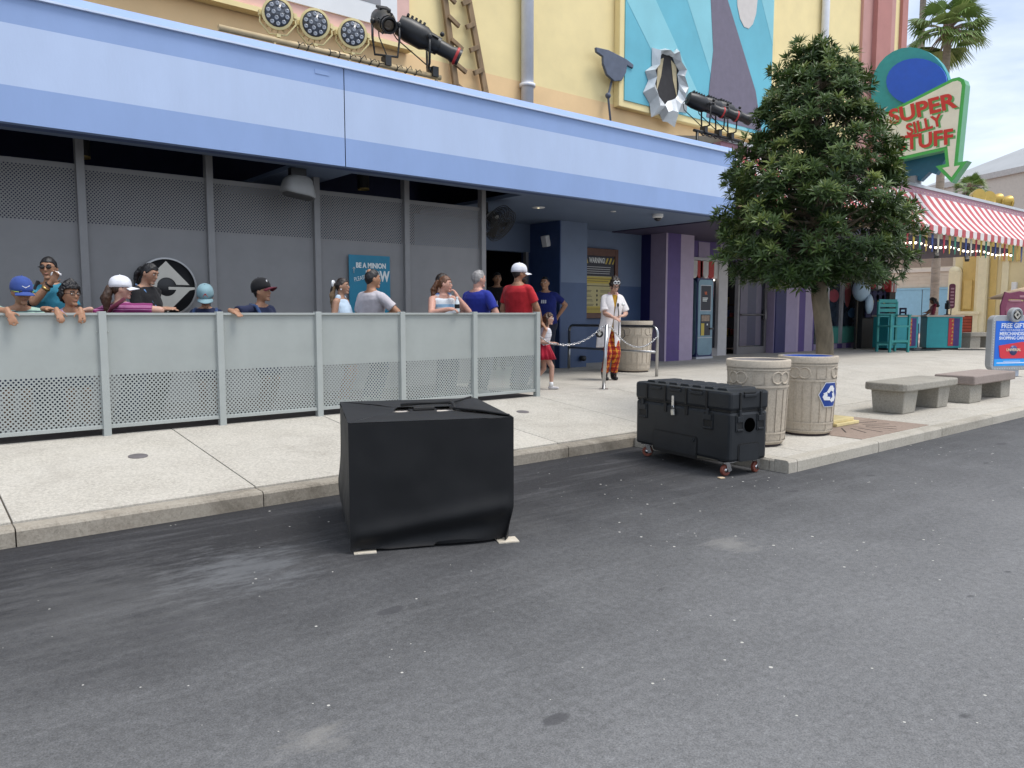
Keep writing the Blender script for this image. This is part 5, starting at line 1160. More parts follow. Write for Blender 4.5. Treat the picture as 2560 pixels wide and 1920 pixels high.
hexa = [(RR * math.cos(R_(60 * k)), RR * 1.05 * math.sin(R_(60 * k))) for k in range(6)]
wrapped([[(x * 1.06, y * 1.06) for x, y in hexa]], 0, 'sticker_edge', white); st_o = wrapped([hexa], .002, 'sticker', mat('sticker_blue', (.012, .05, .27), .4, var=.05))
arrs = []
for k in range(3):
    rot = R_(120 * k); base = [(-.052, .030), (-.010, .095), (.030, .095), (.048, .066), (.060, .072), (.052, .024), (.006, .040), (.020, .048), (.008, .066), (-.022, .014)]
    arrs.append([(x * math.cos(rot) - y * math.sin(rot), x * math.sin(rot) + y * math.cos(rot)) for x, y in base])
wrapped(arrs, .004, 'recycling_arrow', white)

# ================================================================== BENCHES
def bench(name_lb, x, y, rz, Ls, Ws, zt_, th, legs, m_top, m_leg, taper, rad_):
    t_ = thing('concrete_bench', name_lb, 'bench', (x, y, ZK), rz, 'concrete benches')
    MB().prism(rrect(0, Ls, 0, Ws, rad_, 4), (0, 0, zt_ - th), X_, Y_, th).build('seat_slab', m_top, t_, bevel=.018)
    for (a, b_) in legs:
        q = MB(); tp_ = taper
        q.add([(a + tp_, .06 + tp_, 0), (b_ - tp_, .06 + tp_, 0), (b_ - tp_, Ws - .06 - tp_, 0), (a + tp_, Ws - .06 - tp_, 0), (a, .06, zt_ - th), (b_, .06, zt_ - th), (b_, Ws - .06, zt_ - th), (a, Ws - .06, zt_ - th)], [(0, 3, 2, 1), (4, 5, 6, 7), (0, 1, 5, 4), (1, 2, 6, 5), (2, 3, 7, 6), (3, 0, 4, 7)])
        q.build('leg', m_leg, t_, bevel=.014)
    return t_
bench('speckled concrete bench with rounded slab nearest the bins', 9.95, 4.30, 0, 1.66, .56, .40, .10, ((.10, .50), (1.14, 1.52)), MATS['bench_concrete'], MATS['bench_concrete'], .025, .09)
bench('concrete bench with brown top in front of the free gift sign', 12.0, 4.25, 0, 1.62, .55, .40, .13, ((.02, .46), (1.22, 1.60)), MATS['bench_brown'], MATS['bench_concrete'], 0, .02)
fbp = onz(2415, 868, 0); t_ = thing('concrete_bench', 'small grey concrete bench beyond the teal counters', 'bench', (26.6, 9.5, 0), R_(-25), 'concrete benches'); MB().box((-.25, -.1, .36), (.9, .4, .48)).build('seat_slab', MATS['bench_concrete'], t_, bevel=.012); MB().box((-.2, -.05, 0), (.18, .35, .36)).build('leg', MATS['bench_concrete'], t_); MB().box((.5, -.05, 0), (.85, .35, .36)).build('leg', MATS['bench_concrete'], t_)

# ================================================================== STEEL RAIL, POST, CHAINS
steel = mat('brushed_steel', (.50, .50, .50), .30, 1.0, .06)
rA = Vector((10.52, 11.05, 0)); rB = Vector((10.36, 8.68, 0)); d_ = (rB - rA).normalized()
rl_t = thing('steel_barrier', 'bent stainless steel tube barrier beside the entrance', 'railing', tuple((rA + rB) / 2), wc=True)
pts = [rA, rA + Z_ * .735]
for t in range(0, 91, 15): pts.append(rA + Z_ * .735 + d_ * .125 * (1 - math.cos(R_(t))) + Z_ * .125 * math.sin(R_(t)))
for t in range(90, -1, -15): pts.append(rB + Z_ * .735 - d_ * .125 * (1 - math.cos(R_(t))) + Z_ * .125 * math.sin(R_(t)))
pts += [rB]
MB().tube(pts, .027, 12).build('tube', steel, rl_t); MB().tube([rA + Z_ * .42, rB + Z_ * .42], .022, 10).build('mid_bar', steel, rl_t)
sp0 = onz(1509, 973, 0); sp1 = Vector((sp0.x, sp0.y, 0))
po_ = thing('steel_post', 'leaning stainless steel chain post in front of the white coat', 'post', tuple(sp1))
ptop = onY(1517, 812, sp1.y + .03) - sp1
MB().tube([(0, 0, 0), tuple(ptop)], .026, 14).build('tube', steel, po_); MB().lathe([(.07, 0), (.07, .008), (.03, .012)], 18).build('base_plate', steel, po_, sharp=30)
MB().tube([ptop * .99 + RT * .026, ptop * .97 + RT * .06, ptop * .95 + RT * .03], .006, 6).tube([ptop * .99 - RT * .026, ptop * .97 - RT * .06, ptop * .95 - RT * .03], .006, 6).build('chain_hook', steel, po_)
tag_b = MB().lathe([(.055, 0), (.055, .008)], 18, ptop * .86 - RT * .10, 0, (RT, Z_, -FW)); tag_b.build('round_tag', mat('logo_black', ()), po_)
MB().prism([(-.030, 0), (0, -.034), (.032, 0), (0, .034)], ptop * .86 - RT * .10 - FW * .010, RT, Z_, .003).build('tag_emblem', lgs, po_)
def chain(way, sags, label, ln=.040):
    P_ = []
    for (a, b_), sag in zip(zip(way[:-1], way[1:]), sags):
        a = Vector(a); b_ = Vector(b_); n = 40
        P_ += [a.lerp(b_, k / n) - Z_ * sag * 4 * (k / n) * (1 - k / n) for k in range(n + 1)]
    seg = [(P_[k + 1] - P_[k]).length for k in range(len(P_) - 1)]; tot = sum(seg); cnt = max(3, int(tot / ln))
    def at(s_):
        r = s_ * tot
        for i, l_ in enumerate(seg):
            if r <= l_ and l_ > 1e-6: return P_[i].lerp(P_[i + 1], r / l_), (P_[i + 1] - P_[i]).normalized()
            r -= l_
        return P_[-1], (P_[-1] - P_[-3]).normalized()
    o = thing('barrier_chain', label, 'chain', tuple(P_[0]), wc=True)
    for i in range(cnt):
        p, d = at((i + .5) / cnt); x, y, _ = frame_from(d); s_ = (x + y * .5).normalized() if i % 2 else (y - x * .5).normalized()
        loop = [p + d * (ln * .66 * math.cos(t)) + s_ * (.0125 * math.sin(t)) for t in [j * math.pi / 5 for j in range(10)]]
        MB().tube(loop, .0046, 5, closed=True).build('link', chrome, o)
    return o
HK = sp1 + ptop * .97
GH = onY(1392, 860, 8.05)        # the child's hand on the chain
chain([onY(1352, 842, 7.68), GH, HK - RT * .06], [.03, .10], 'white metal chain from the fence end to the steel post, held by the child')
chain([HK + RT * .06, rB + Z_ * .70 - FW * .03], [.24], 'white metal chain from the steel post to the barrier')

# ================================================================== SIDEWALK CAPS, TREE PIT, YELLOW BLOCK
for (x, y, lb) in ((345, 1141, 'dark round utility cap in the sidewalk near the left fence panels'), (1307, 1030, 'dark round utility cap in the sidewalk beyond the black box')):
    p = onz(x, y, -.09)
    for _ in range(6): p = onz(x, y, zg(p.y))
    sl_a = -math.atan(.2 / 2.22)
    c_ = MB().lathe([(.075, -.01), (.075, .005), (.06, .007)], 20).build('utility_cap', mat('cap_iron', (.16, .145, .15), .6, .3, .15), None, (p.x, p.y, zg(p.y)), 0, 0, 40); c_.rotation_euler = (-sl_a, 0, 0); tag(c_, lb, 'cover')
pit = thing('tree_pit_cover', 'square of brown radial slotted plates round the tree base', 'tree grate', (8.55, 4.45, ZK))
pvm = MATS['paver_brown']; slt = mat('slot_black', (.02, .018, .015), .9)
for (sx_, sy_) in ((1, 1), (-1, 1), (-1, -1), (1, -1)):
    x0, x1 = sorted((sx_ * .006, sx_ * .80)); y0, y1 = sorted((sy_ * .006, sy_ * .68))
    pt = MB().box((x0, y0, -.03), (x1, y1, .006)).build('plate', pvm, pit, bevel=.003)
    for k in range(4):
        a = math.atan2(sy_, sx_) + (k - 1.5) * .34; d = Vector((math.cos(a), math.sin(a), 0))
        MB().beam(d * .30 + Z_ * .0068, d * .62 + Z_ * .0068, .014, .002, up=Z_).build('slot', slt, pt)
yb_ = thing('yellow_block', 'low yellow painted stepped block behind the recycling bin', 'block', (8.62, 4.50, ZK + .008), R_(0))
ybm = mat('block_yellow', (.66, .55, .28), .7, var=.1, scale=8, dirt=.3)
MB().box((-.30, -.16, 0), (.22, .22, .035)).build('step', ybm, yb_, bevel=.006); MB().box((-.30, -.12, .035), (.17, .20, .075)).build('top', ybm, yb_, bevel=.008)

# ================================================================== TREE
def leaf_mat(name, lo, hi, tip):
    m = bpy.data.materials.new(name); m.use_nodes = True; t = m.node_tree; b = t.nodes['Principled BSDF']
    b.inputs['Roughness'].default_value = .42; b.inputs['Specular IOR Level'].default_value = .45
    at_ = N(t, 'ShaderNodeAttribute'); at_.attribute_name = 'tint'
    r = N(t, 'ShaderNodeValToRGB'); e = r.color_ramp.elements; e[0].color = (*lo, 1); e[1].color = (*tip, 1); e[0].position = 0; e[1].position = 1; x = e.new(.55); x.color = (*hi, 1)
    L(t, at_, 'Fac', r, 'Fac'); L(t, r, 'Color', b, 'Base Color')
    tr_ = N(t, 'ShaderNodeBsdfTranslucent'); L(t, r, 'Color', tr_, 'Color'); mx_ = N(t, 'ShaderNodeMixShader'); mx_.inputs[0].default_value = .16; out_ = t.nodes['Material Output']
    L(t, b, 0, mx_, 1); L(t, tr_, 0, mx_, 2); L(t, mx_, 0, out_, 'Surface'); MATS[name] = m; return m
def build_leaves(name, vs, fs, tint, m_, parent):
    me = bpy.data.meshes.new(name); me.from_pydata(vs, [], fs); a = me.attributes.new('tint', 'FLOAT', 'FACE'); a.data.foreach_set('value', tint); me.materials.append(m_)
    me.polygons.foreach_set('use_smooth', [False] * len(fs)); me.update(); return link(name, me, parent)
TB = Vector((8.70, 4.73, ZK))
tree = thing('broadleaf_tree', 'dense pyramid shaped evergreen tree on a slim trunk behind the bins', 'tree', tuple(TB))
bark = mat('bark', (.19, .155, .105), .85, var=.3, scale=14, bump=.8, bscale=35, stretch=(1, 1, .35))
rng = random.Random(21)
cen = [Vector((0, 0, 0)), RT * .015 + Z_ * .5, -RT * .0 + Z_ * 1.0, -RT * .08 + Z_ * 1.5, -RT * .14 + Z_ * 2.2, -RT * .18 + Z_ * 3.2, -RT * .20 + Z_ * 4.2]
tk_ = MB().tube(cen, [.125, .108, .10, .095, .075, .05, .012], 14); trunk = tk_.build('trunk', bark, tree)
crown_r = [(1.72, .30), (1.80, .82), (2.0, .98), (2.3, 1.02), (2.7, .93), (3.05, .80), (3.4, .66), (3.75, .52), (4.05, .38), (4.25, .22), (4.42, .05)]
def lean(z): return -RT * (.16 + .06 * max(0, z - 1.6) / 2.8)
def cr_at(z):
    for (a, b_), (c, d) in zip(crown_r[:-1], crown_r[1:]):
        if a <= z <= c: return b_ + (d - b_) * (z - a) / (c - a)
    return 0
LV, LF, LT = [], [], []
def rosette(p, d, size, tint):
    d = d.normalized(); a, b_, d = frame_from(d); nl = rng.randint(11, 15); ph = rng.random() * 6.28
    for k in range(nl):
        t = ph + k * 2.39996; el = .15 + .95 * (k / nl) + rng.uniform(-.15, .15)       # outer leaves flat, inner upright
        dr = (a * math.cos(t) + b_ * math.sin(t)) * math.cos(el) + d * math.sin(el); sd = dr.cross(d)
        if sd.length < .05: sd = dr.cross(a)
        sd.normalize(); nn = sd.cross(dr); ln = size * rng.uniform(.75, 1.12); wd = ln * .115
        p0 = p + dr * ln * .08; p1 = p + dr * ln * .5 + nn * ln * .05; p2 = p + dr * ln - nn * ln * (.06 + rng.random() * .12)
        o = len(LV); LV.extend([tuple(p0), tuple(p1 + sd * wd), tuple(p2), tuple(p1 - sd * wd), tuple(p1 - nn * wd * .45)])
        LF.extend([(o, o + 4, o + 1), (o + 1, o + 4, o + 2), (o, o + 3, o + 4), (o + 3, o + 2, o + 4)])
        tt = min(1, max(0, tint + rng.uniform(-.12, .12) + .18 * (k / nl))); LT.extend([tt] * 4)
limbs = MB()
ncl = 0; z = 1.74; tier = 0
while z < 4.32:
    R = cr_at(z); cnt = max(3, int(2 * math.pi * R / .34)); off = rng.random() * 6.28
    for k in range(cnt):
        if rng.random() < .06: continue
        a = off + 2 * math.pi * k / cnt + rng.uniform(-.16, .16); rr = R * rng.uniform(.80, 1.06); zz = z + rng.uniform(-.11, .11)
        c = Vector((rr * math.cos(a), rr * math.sin(a), zz)) + lean(zz); outd = Vector((math.cos(a), math.sin(a), .0))
        base = lean(zz) + Vector((0, 0, max(1.78, zz - .10 - .2 * rng.random())))
        limbs.tube([base, base.lerp(c, .5) - Z_ * .03, c - outd * .10], [.022, .014, .006], 5)
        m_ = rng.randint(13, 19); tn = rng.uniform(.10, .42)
        for j in range(m_):
            u = Vector((rng.gauss(0, 1), rng.gauss(0, 1), rng.gauss(0, 1))).normalized() * (rng.random() ** .4)
            p = c + outd * u.x * .20 + Vector((-outd.y, outd.x, 0)) * u.y * .22 + Z_ * u.z * .105
            dd = (outd * (.55 + u.x * .6) + Vector((-outd.y, outd.x, 0)) * u.y * .7 + Z_ * (.75 + u.z * .5))
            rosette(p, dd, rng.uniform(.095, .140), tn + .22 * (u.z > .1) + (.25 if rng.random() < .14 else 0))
    for k in range(max(2, int(cnt * .9))):             # sparser foliage inside
        a = rng.random() * 6.28; rr = R * rng.uniform(.25, .78); p = Vector((rr * math.cos(a), rr * math.sin(a), z + rng.uniform(-.14, .14))) + lean(z)
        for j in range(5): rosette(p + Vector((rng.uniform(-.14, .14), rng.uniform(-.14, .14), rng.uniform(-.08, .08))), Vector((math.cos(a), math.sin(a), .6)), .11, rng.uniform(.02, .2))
    z += .255 - .018 * tier * .3; tier += 1
for j in range(330):                               # flat dense underside of the crown
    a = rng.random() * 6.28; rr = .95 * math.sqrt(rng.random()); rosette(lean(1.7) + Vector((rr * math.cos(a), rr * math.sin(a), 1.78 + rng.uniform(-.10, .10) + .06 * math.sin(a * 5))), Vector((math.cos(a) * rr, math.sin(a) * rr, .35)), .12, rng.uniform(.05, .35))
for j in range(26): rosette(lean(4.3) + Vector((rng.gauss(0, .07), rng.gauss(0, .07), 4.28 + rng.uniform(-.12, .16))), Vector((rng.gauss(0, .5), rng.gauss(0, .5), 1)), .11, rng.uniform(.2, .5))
lm = leaf_mat('tree_leaf', (.018, .043, .012), (.074, .128, .030), (.25, .30, .07))
limbs.build('limb', bark, tree)
cro = build_leaves('crown', LV, LF, LT, lm, tree); cro['kind'] = 'stuff'
# fan palms far behind
def palm(base, H, rad_, label, seed, tr=.2):
    r_ = random.Random(seed); t_ = thing('fan_palm', label, 'palm tree', tuple(base)); tm = mat('palm_trunk', (.26, .22, .18), .85, var=.2, scale=3, stretch=(1, 1, 4))
    n = 14; rings_ = [tr * (1.15 - .25 * k / n + (.05 if k % 2 else 0)) for k in range(n + 1)]
    MB().tube([(0, 0, H * k / n) for k in range(n + 1)], rings_, 10).build('trunk', tm, t_)
    MB().ell((0, 0, H - .1), (tr * 1.6, tr * 1.6, .6), n=10, k=8).build('boot', mat('palm_boot', (.16, .09, .06), .9, var=.3), t_)
    V, F_, T_ = [], [], []; st_ = MB()
    for k in range(46):
        a = r_.random() * 6.28; el = r_.uniform(-.75, 1.25); d = Vector((math.cos(a) * math.cos(el), math.sin(a) * math.cos(el), math.sin(el))); ln = rad_ * r_.uniform(.42, .58); hub = Vector((0, 0, H + .1)) + d * ln - Z_ * .12 * rad_
        st_.tube([(0, 0, H), Vector((0, 0, H)) + d * ln * .6, hub], [.03 * rad_, .02 * rad_, .012 * rad_], 4)
        x, y, _ = frame_from(d); fl = rad_ * r_.uniform(.45, .6); tn = r_.uniform(.2, .8)
        for j in range(17):
            b_ = (j - 8) * .165; e_ = d * math.cos(b_) + x * math.sin(b_); dro = -Z_ * (.10 + .38 * abs(j - 8) / 8 + r_.uniform(0, .15)) * fl
            p1 = hub + e_ * fl * .55; p2 = hub + e_ * fl + dro; w_ = x * math.cos(b_) * .026 * rad_ - d * math.sin(b_) * .026 * rad_; o = len(V)
            V.extend([tuple(hub), tuple(p1 + w_), tuple(p2), tuple(p1 - w_)]); F_.append((o, o + 1, o + 2, o + 3)); T_.append(min(1, tn + r_.uniform(-.1, .1)))
    st_.build('stalk', tm, t_); build_leaves('frond', V, F_, T_, MATS.get('palm_leaf') or leaf_mat('palm_leaf', (.07, .12, .03), (.17, .26, .07), (.36, .42, .16)), t_)
pb_ = atD(2334, 782, 40); top = atD(2345, 100, 40); palm(Vector((pb_.x, pb_.y, 0)), top.z, 2.1, 'tall fan palm rising behind the arrow shop sign', 4, .19)
pb_ = atD(2271, 782, 52); top = atD(2271, -60, 52); palm(Vector((pb_.x, pb_.y, 0)), top.z, 2.2, 'tall fan palm trunk at the end of the yellow building', 6, .2)
pb_ = atD(2408, 782, 58); top = atD(2408, 478, 58); palm(Vector((pb_.x, pb_.y, 0)), top.z, 1.4, 'small fan palm crown showing over the porch roof', 8, .16)
# ================================================================== PEOPLE
def dphi(p, pitch=0):          # 0 = facing the camera, 90 = facing image right, 180 = facing away
    d = -FW * math.cos(R_(p)) + RT * math.sin(R_(p)); return (d * math.cos(R_(pitch)) + Z_ * math.sin(R_(pitch))).normalized()
def cmat(name, base, bands=(), rough=.8):
    """woven cloth: base colour with printed bands (colour, period, width, axis, offset)"""
    if name in MATS: return MATS[name]
    m = bpy.data.materials.new(name); m.use_nodes = True; t = m.node_tree; b = t.nodes['Principled BSDF']; b.inputs['Roughness'].default_value = rough; b.inputs['Specular IOR Level'].default_value = .2; b.inputs['Sheen Weight'].default_value = .1
    tc_ = N(t, 'ShaderNodeTexCoord'); sp = N(t, 'ShaderNodeSeparateXYZ'); n = N(t, 'ShaderNodeTexNoise', i={'Scale': 9., 'Detail': 5.}); L(t, tc_, 'Object', n, 'Vector')
    r = N(t, 'ShaderNodeValToRGB'); r.color_ramp.elements[0].position = .3; r.color_ramp.elements[1].position = .7; r.color_ramp.elements[0].color = tuple(c * .86 for c in base) + (1,); r.color_ramp.elements[1].color = tuple(min(1, c * 1.12) for c in base) + (1,); L(t, n, 'Fac', r, 'Fac'); last = r
    wv = N(t, 'ShaderNodeMixRGB'); wv.inputs['Fac'].default_value = .012; L(t, tc_, 'Object', wv, 'Color1'); L(t, n, 'Color', wv, 'Color2'); L(t, wv, 'Color', sp, 'Vector')
    for (c, per, wd, ax, off) in bands:
        mo = N(t, 'ShaderNodeMath', operation='PINGPONG'); ad = N(t, 'ShaderNodeMath', operation='ADD'); ad.inputs[1].default_value = off + 50 * per; L(t, sp, ax, ad, 0); L(t, ad, 0, mo, 0); mo.inputs[1].default_value = per / 2
        lt = N(t, 'ShaderNodeMath', operation='LESS_THAN'); L(t, mo, 0, lt, 0); lt.inputs[1].default_value = wd / 2
        mx_ = N(t, 'ShaderNodeMixRGB'); mx_.inputs['Color2'].default_value = (*c, 1); L(t, lt, 0, mx_, 'Fac'); L(t, last, 0, mx_, 'Color1'); last = mx_
    L(t, last, 0, b, 'Base Color')
    n2 = N(t, 'ShaderNodeTexNoise', i={'Scale': 22., 'Detail': 3.}); L(t, tc_, 'Object', n2, 'Vector'); bp = N(t, 'ShaderNodeBump', i={'Strength': .35, 'Distance': .01}); L(t, n2, 'Fac', bp, 'Height'); L(t, bp, 'Normal', b, 'Normal')
    MATS[name] = m; return m
def skin(name, c):
    m = mat(name, c, .5, var=.08, scale=18, spec=.35); b = m.node_tree.nodes['Principled BSDF']; b.inputs['Subsurface Weight'].default_value = .08; b.inputs['Subsurface Scale'].default_value = .01; return m
SK = {'tan': skin('skin_tan', (.36, .19, .115)), 'brown': skin('skin_brown', (.25, .125, .075)), 'fair': skin('skin_fair', (.52, .31, .235)), 'pink': skin('skin_pink', (.55, .30, .23)), 'mid': skin('skin_mid', (.40, .225, .15))}
HM = {k: mat('hair_' + k, c, .45, var=.35, scale=30, stretch=(1, 1, .25), bump=.5, bscale=90) for k, c in {'black': (.009, .008, .009), 'dark': (.022, .014, .011), 'brown': (.055, .028, .016), 'auburn': (.12, .05, .022), 'grey': (.26, .25, .245), 'blond': (.22, .14, .07)}.items()}
eye_w = mat('eye_white', (.62, .60, .58), .3, var=0); eye_d = mat('eye_dark', (.012, .009, .008), .25, var=0); lip = mat('lip', (.32, .12, .10), .5, var=.05)
JOBS = []
TEXC = bpy.data.textures.new('cloth_noise', 'CLOUDS'); TEXC.noise_scale = .11; TEXH = bpy.data.textures.new('hair_noise', 'CLOUDS'); TEXH.noise_scale = .035
def soft(mb, name, m_, parent, vox=.009, sm=4, disp=0, tex=None, thing_kw=None):
    o = mb.build(name, m_, parent); r = o.modifiers.new('r', 'REMESH'); r.mode = 'VOXEL'; r.voxel_size = vox; r.use_smooth_shade = True
    if disp:
        d = o.modifiers.new('d', 'DISPLACE'); d.texture = tex or TEXC; d.strength = disp; d.mid_level = .5; d.texture_coords = 'LOCAL'
    s = o.modifiers.new('s', 'SMOOTH'); s.factor = .5; s.iterations = sm
    JOBS.append(o); return o
def ik(s, t, l1, l2, pole):
    d = t - s; D = d.length
    if D > (l1 + l2) * .995: t = s + d.normalized() * (l1 + l2) * .995; d = t - s; D = d.length
    D = max(D, abs(l1 - l2) * 1.05 + .01); a = (l1 * l1 - l2 * l2 + D * D) / (2 * D); h = math.sqrt(max(0, l1 * l1 - a * a)); dn = d.normalized()
    p = pole - dn * pole.dot(dn); p = p.normalized() if p.length > 1e-4 else frame_from(dn)[0]
    return s + dn * a + p * h, t
def hand(q, wr, d, n, s, curl=.5, side=1):
    """palm, four unequal fingers with knuckle bends, thumb leaving the side of the palm near its base"""
    d = d.normalized(); n = (n - d * n.dot(d)); n = n.normalized() if n.length > 1e-3 else frame_from(d)[1]; w_ = d.cross(n).normalized() * side
    pc = wr + d * .045 * s; q.ell(pc, (.040 * s, .050 * s, .017 * s), (w_, d, n), n=12, k=8); q.cap(wr - d * .02 * s, pc, .027 * s, .026 * s, 8)
    for k, (off, ln) in enumerate(((-.030, .066), (-.010, .077), (.010, .072), (.029, .056))):
        p = wr + d * .082 * s + w_ * off * s; a = curl * .5; dd = (d * math.cos(a) - n * math.sin(a) + w_ * off * 3.2).normalized(); r = .0095 * s
        for j in range(3):
            l_ = ln * s * (.45, .32, .26)[j]; p2 = p + dd * l_; q.cap(p, p2, r, r * .9, 7); p = p2; a += curl * .75; dd = (d * math.cos(a) - n * math.sin(a) + w_ * off * 3.2).normalized(); r *= .92
    p = wr + d * .028 * s - w_ * .032 * s; t1 = p + (d * .55 - w_ * .75 - n * .3).normalized() * .038 * s; t2 = t1 + (d * .9 - w_ * .25 - n * .35 * curl).normalized() * .032 * s
    q.cap(p, t1, .0125 * s, .0105 * s, 7); q.cap(t1, t2, .0105 * s, .0085 * s, 7)
def person(label, feet, head, H, phi, hphi=None, pitch=0, sk='tan', g=1.0, build='m', arms=None, shirt=None, sleeve=.62, pants=None, plen=1.0, shoes=None, hair=None, hairst='short', legs=None, vox=.0085, shirt_len=.0, face=True, neckc=None, roll=0):
    cx_, cy_, z0_ = feet; arms = arms or {}; hphi = phi if hphi is None else hphi; s = H / 1.75; hs = {'m': 1.0, 'f': .95, 'k': 1.12}[build] * (s if build != 'k' else s)
    t_ = thing('person', label, 'person', (cx_, cy_, z0_), group='people at the entrance', wc=True); F = dphi(phi); Rr = F.cross(Z_).normalized(); hf = dphi(hphi, pitch); hr = hf.cross(Z_).normalized(); hu = hr.cross(hf).normalized()
    head = Vector(head); B0 = Vector((cx_, cy_, z0_)); pel = B0 + Z_ * .53 * H; nb = head - hu * .126 * hs - hf * .022 * hs; nb = nb - Z_ * .008
    sw = {'m': 1.0, 'f': .86, 'k': .86}[build]
    q = MB(); sp_d = (nb - pel).normalized(); A_ = Rr; Fd = A_.cross(sp_d) * -1; Fd = sp_d.cross(A_)
    if Fd.dot(F) < 0: Fd = -Fd
    def ringf(t, rx, ry, inf=0, n=22, fo=0): 
        c = pel.lerp(nb, t) + Fd * fo * s; return [c + A_ * math.cos(a) * (rx * s * g * sw ** .5 + inf) + Fd * math.sin(a) * (ry * s * g + inf) for a in [2 * math.pi * i / n for i in range(n)]]
    prof_m = [(-.22, .150, .105, 0), (-.08, .168, .120, 0), (.15, .160, .118, .01), (.40, .160, .118, .012), (.62, .178, .125, .012), (.80, .180, .112, .0), (.90, .150, .085, -.005), (.975, .085, .066, 0), (1.03, .056, .056, 0)]
    prof_f = [(-.22, .160, .112, 0), (-.08, .178, .125, 0), (.15, .158, .112, .01), (.36, .142, .104, .01), (.60, .160, .128, .022), (.78, .158, .102, .008), (.90, .135, .078, -.004), (.975, .075, .060, 0), (1.03, .050, .052, 0)]
    prof = prof_f if build == 'f' else prof_m
    q.loft([ringf(t, rx * .94, ry * .94, 0, 18, fo) for t, rx, ry, fo in prof])
    # head
    r_ = (.074 * hs, .095 * hs, .116 * hs)
    def hsh(v):
        v = v.copy(); z = v.z
        if z < 0: v.x *= 1 - .26 * (-z) ** 1.3; v.y *= 1 - .10 * (-z) if v.y > 0 else 1 - .38 * (-z)
        if v.y > .55: v.y = .55 + (v.y - .55) * .78
        if z > .2 and v.y < 0: v.y *= 1.06
        return v
    ax = (hr, hf, hu); q.ell(head, r_, ax, 24, 16, 0, hsh)
    hp = lambda x, y, z: head + hr * x * hs + hf * y * hs + hu * z * hs
    q.ell(hp(0, .092, -.020), (.015 * hs, .018 * hs, .013 * hs), ax, 10, 8); q.cap(hp(0, .080, .020), hp(0, .094, -.014), .009 * hs, .0125 * hs, 8)
    q.ell(hp(0, .068, -.092), (.030 * hs, .024 * hs, .020 * hs), ax, 10, 8); q.cap(hp(-.032, .076, .034), hp(.032, .076, .034), .012 * hs, .012 * hs, 8); q.ell(hp(0, .080, -.052), (.024 * hs, .014 * hs, .013 * hs), ax, 10, 8)
    for sd in (-1, 1): q.ell(hp(.076 * sd, -.006, -.008), (.010 * hs, .020 * hs, .032 * hs), ax, 8, 8)
    q.cap(nb - sp_d * .06 * s, head - hu * .075 * hs - hf * .022 * hs, (.060 if build == 'm' else .050) * s * (1 if build != 'k' else 1.0), (.054 if build == 'm' else .046) * s, 12)
    # arms
    sh = {}; el = {}; wr = {}; l1, l2 = .162 * H, .148 * H
    for k, sd in (('R', 1), ('L', -1)):
        S_ = nb - sp_d * .082 * s + A_ * sd * .172 * s * sw * (g ** .5); sp = arms.get(k, {})
        tgt = Vector(sp['to']) if 'to' in sp else S_ + A_ * sd * .05 * s - Z_ * .30 * H + F * .04
        pole = Vector(sp['pole']) if 'pole' in sp else (-F * .5 + A_ * sd * .6 - Z_ * .5)
        E_, W_ = ik(S_, tgt, l1, l2, pole); sh[k], el[k], wr[k] = S_, E_, W_
        fa = 1.0 + .35 * (g - 1); q.cap(nb - sp_d * .02 * s, S_, .046 * s, .046 * s, 10); q.cap(S_, E_, .050 * s * fa, .042 * s * fa, 12); q.cap(E_, E_.lerp(W_, .35), .042 * s * fa, .041 * s * fa, 12); q.cap(E_.lerp(W_, .35), W_, .041 * s * fa, .028 * s, 12)
        hd = Vector(sp['dir']) if 'dir' in sp else (W_ - E_); hn = Vector(sp['up']) if 'up' in sp else (F if 'to' not in sp else Z_)
        hand(q, W_, hd, hn, s * (1.0 if build != 'k' else 1.05), sp.get('curl', .5), 1 if k == 'R' else -1)
    # legs
    leg = {}
    for k, sd in (('R', 1), ('L', -1)):
        lp = (legs or {}).get(k, (0, 0)); hip = pel - Z_ * .03 * H + A_ * sd * .075 * s * g ** .5; an = B0 + A_ * sd * .085 * s + F * lp[0] + Z_ * (.05 * H + lp[1]); kn, an = ik(hip, an, .245 * H, .235 * H, F); leg[k] = (hip, kn, an)
        q.cap(hip, kn, .086 * s * g ** .5, .056 * s, 12); q.cap(kn, kn.lerp(an, .3), .054 * s, .055 * s, 12); q.cap(kn.lerp(an, .3), an, .055 * s, .036 * s, 12); q.cap(an - F * .03 * s - Z_ * .03 * s, an + F * .13 * s - Z_ * .05 * s, .034 * s, .026 * s, 8)
    soft(q, 'body', SK[sk], t_, vox, 3)
    # shirt
    if shirt is not None:
        q = MB(); inf = .014; top = .955 if sleeve > 0 else .93
        rg = [(t, rx, ry, fo) for t, rx, ry, fo in prof if t < top - .02]
        rg[0] = (-.16 - shirt_len, rg[0][1] * 1.03, rg[0][2] * 1.05, 0); q.loft([ringf(t, rx, ry, inf, 22, fo) for t, rx, ry, fo in rg] + [ringf(top, .088 if sleeve > 0 else .080, .066, inf * .8, 22, -.004)])
        if sleeve > 0:
            for k in ('R', 'L'):
                e_ = sh[k].lerp(el[k], min(1, sleeve)); fa = 1.0 + .35 * (g - 1); q.cap(nb - sp_d * .035 * s, sh[k], .046 * s, .050 * s * fa + .007, 12); q.tube([sh[k], e_], [.051 * s * fa + .008, .054 * s * fa + .012], 14)
                if sleeve > 1: q.tube([el[k], el[k].lerp(wr[k], .8)], [.056 * s + .008, .040 * s + .008], 12)
        else:
            for k, sd in (('R', 1), ('L', -1)): q.cap(nb - sp_d * .055 * s + A_ * sd * .09 * s, nb - sp_d * .02 * s + A_ * sd * .08 * s, .040 * s, .036 * s, 10)
        soft(q, 'shirt', shirt, t_, .0095, 3, .016)
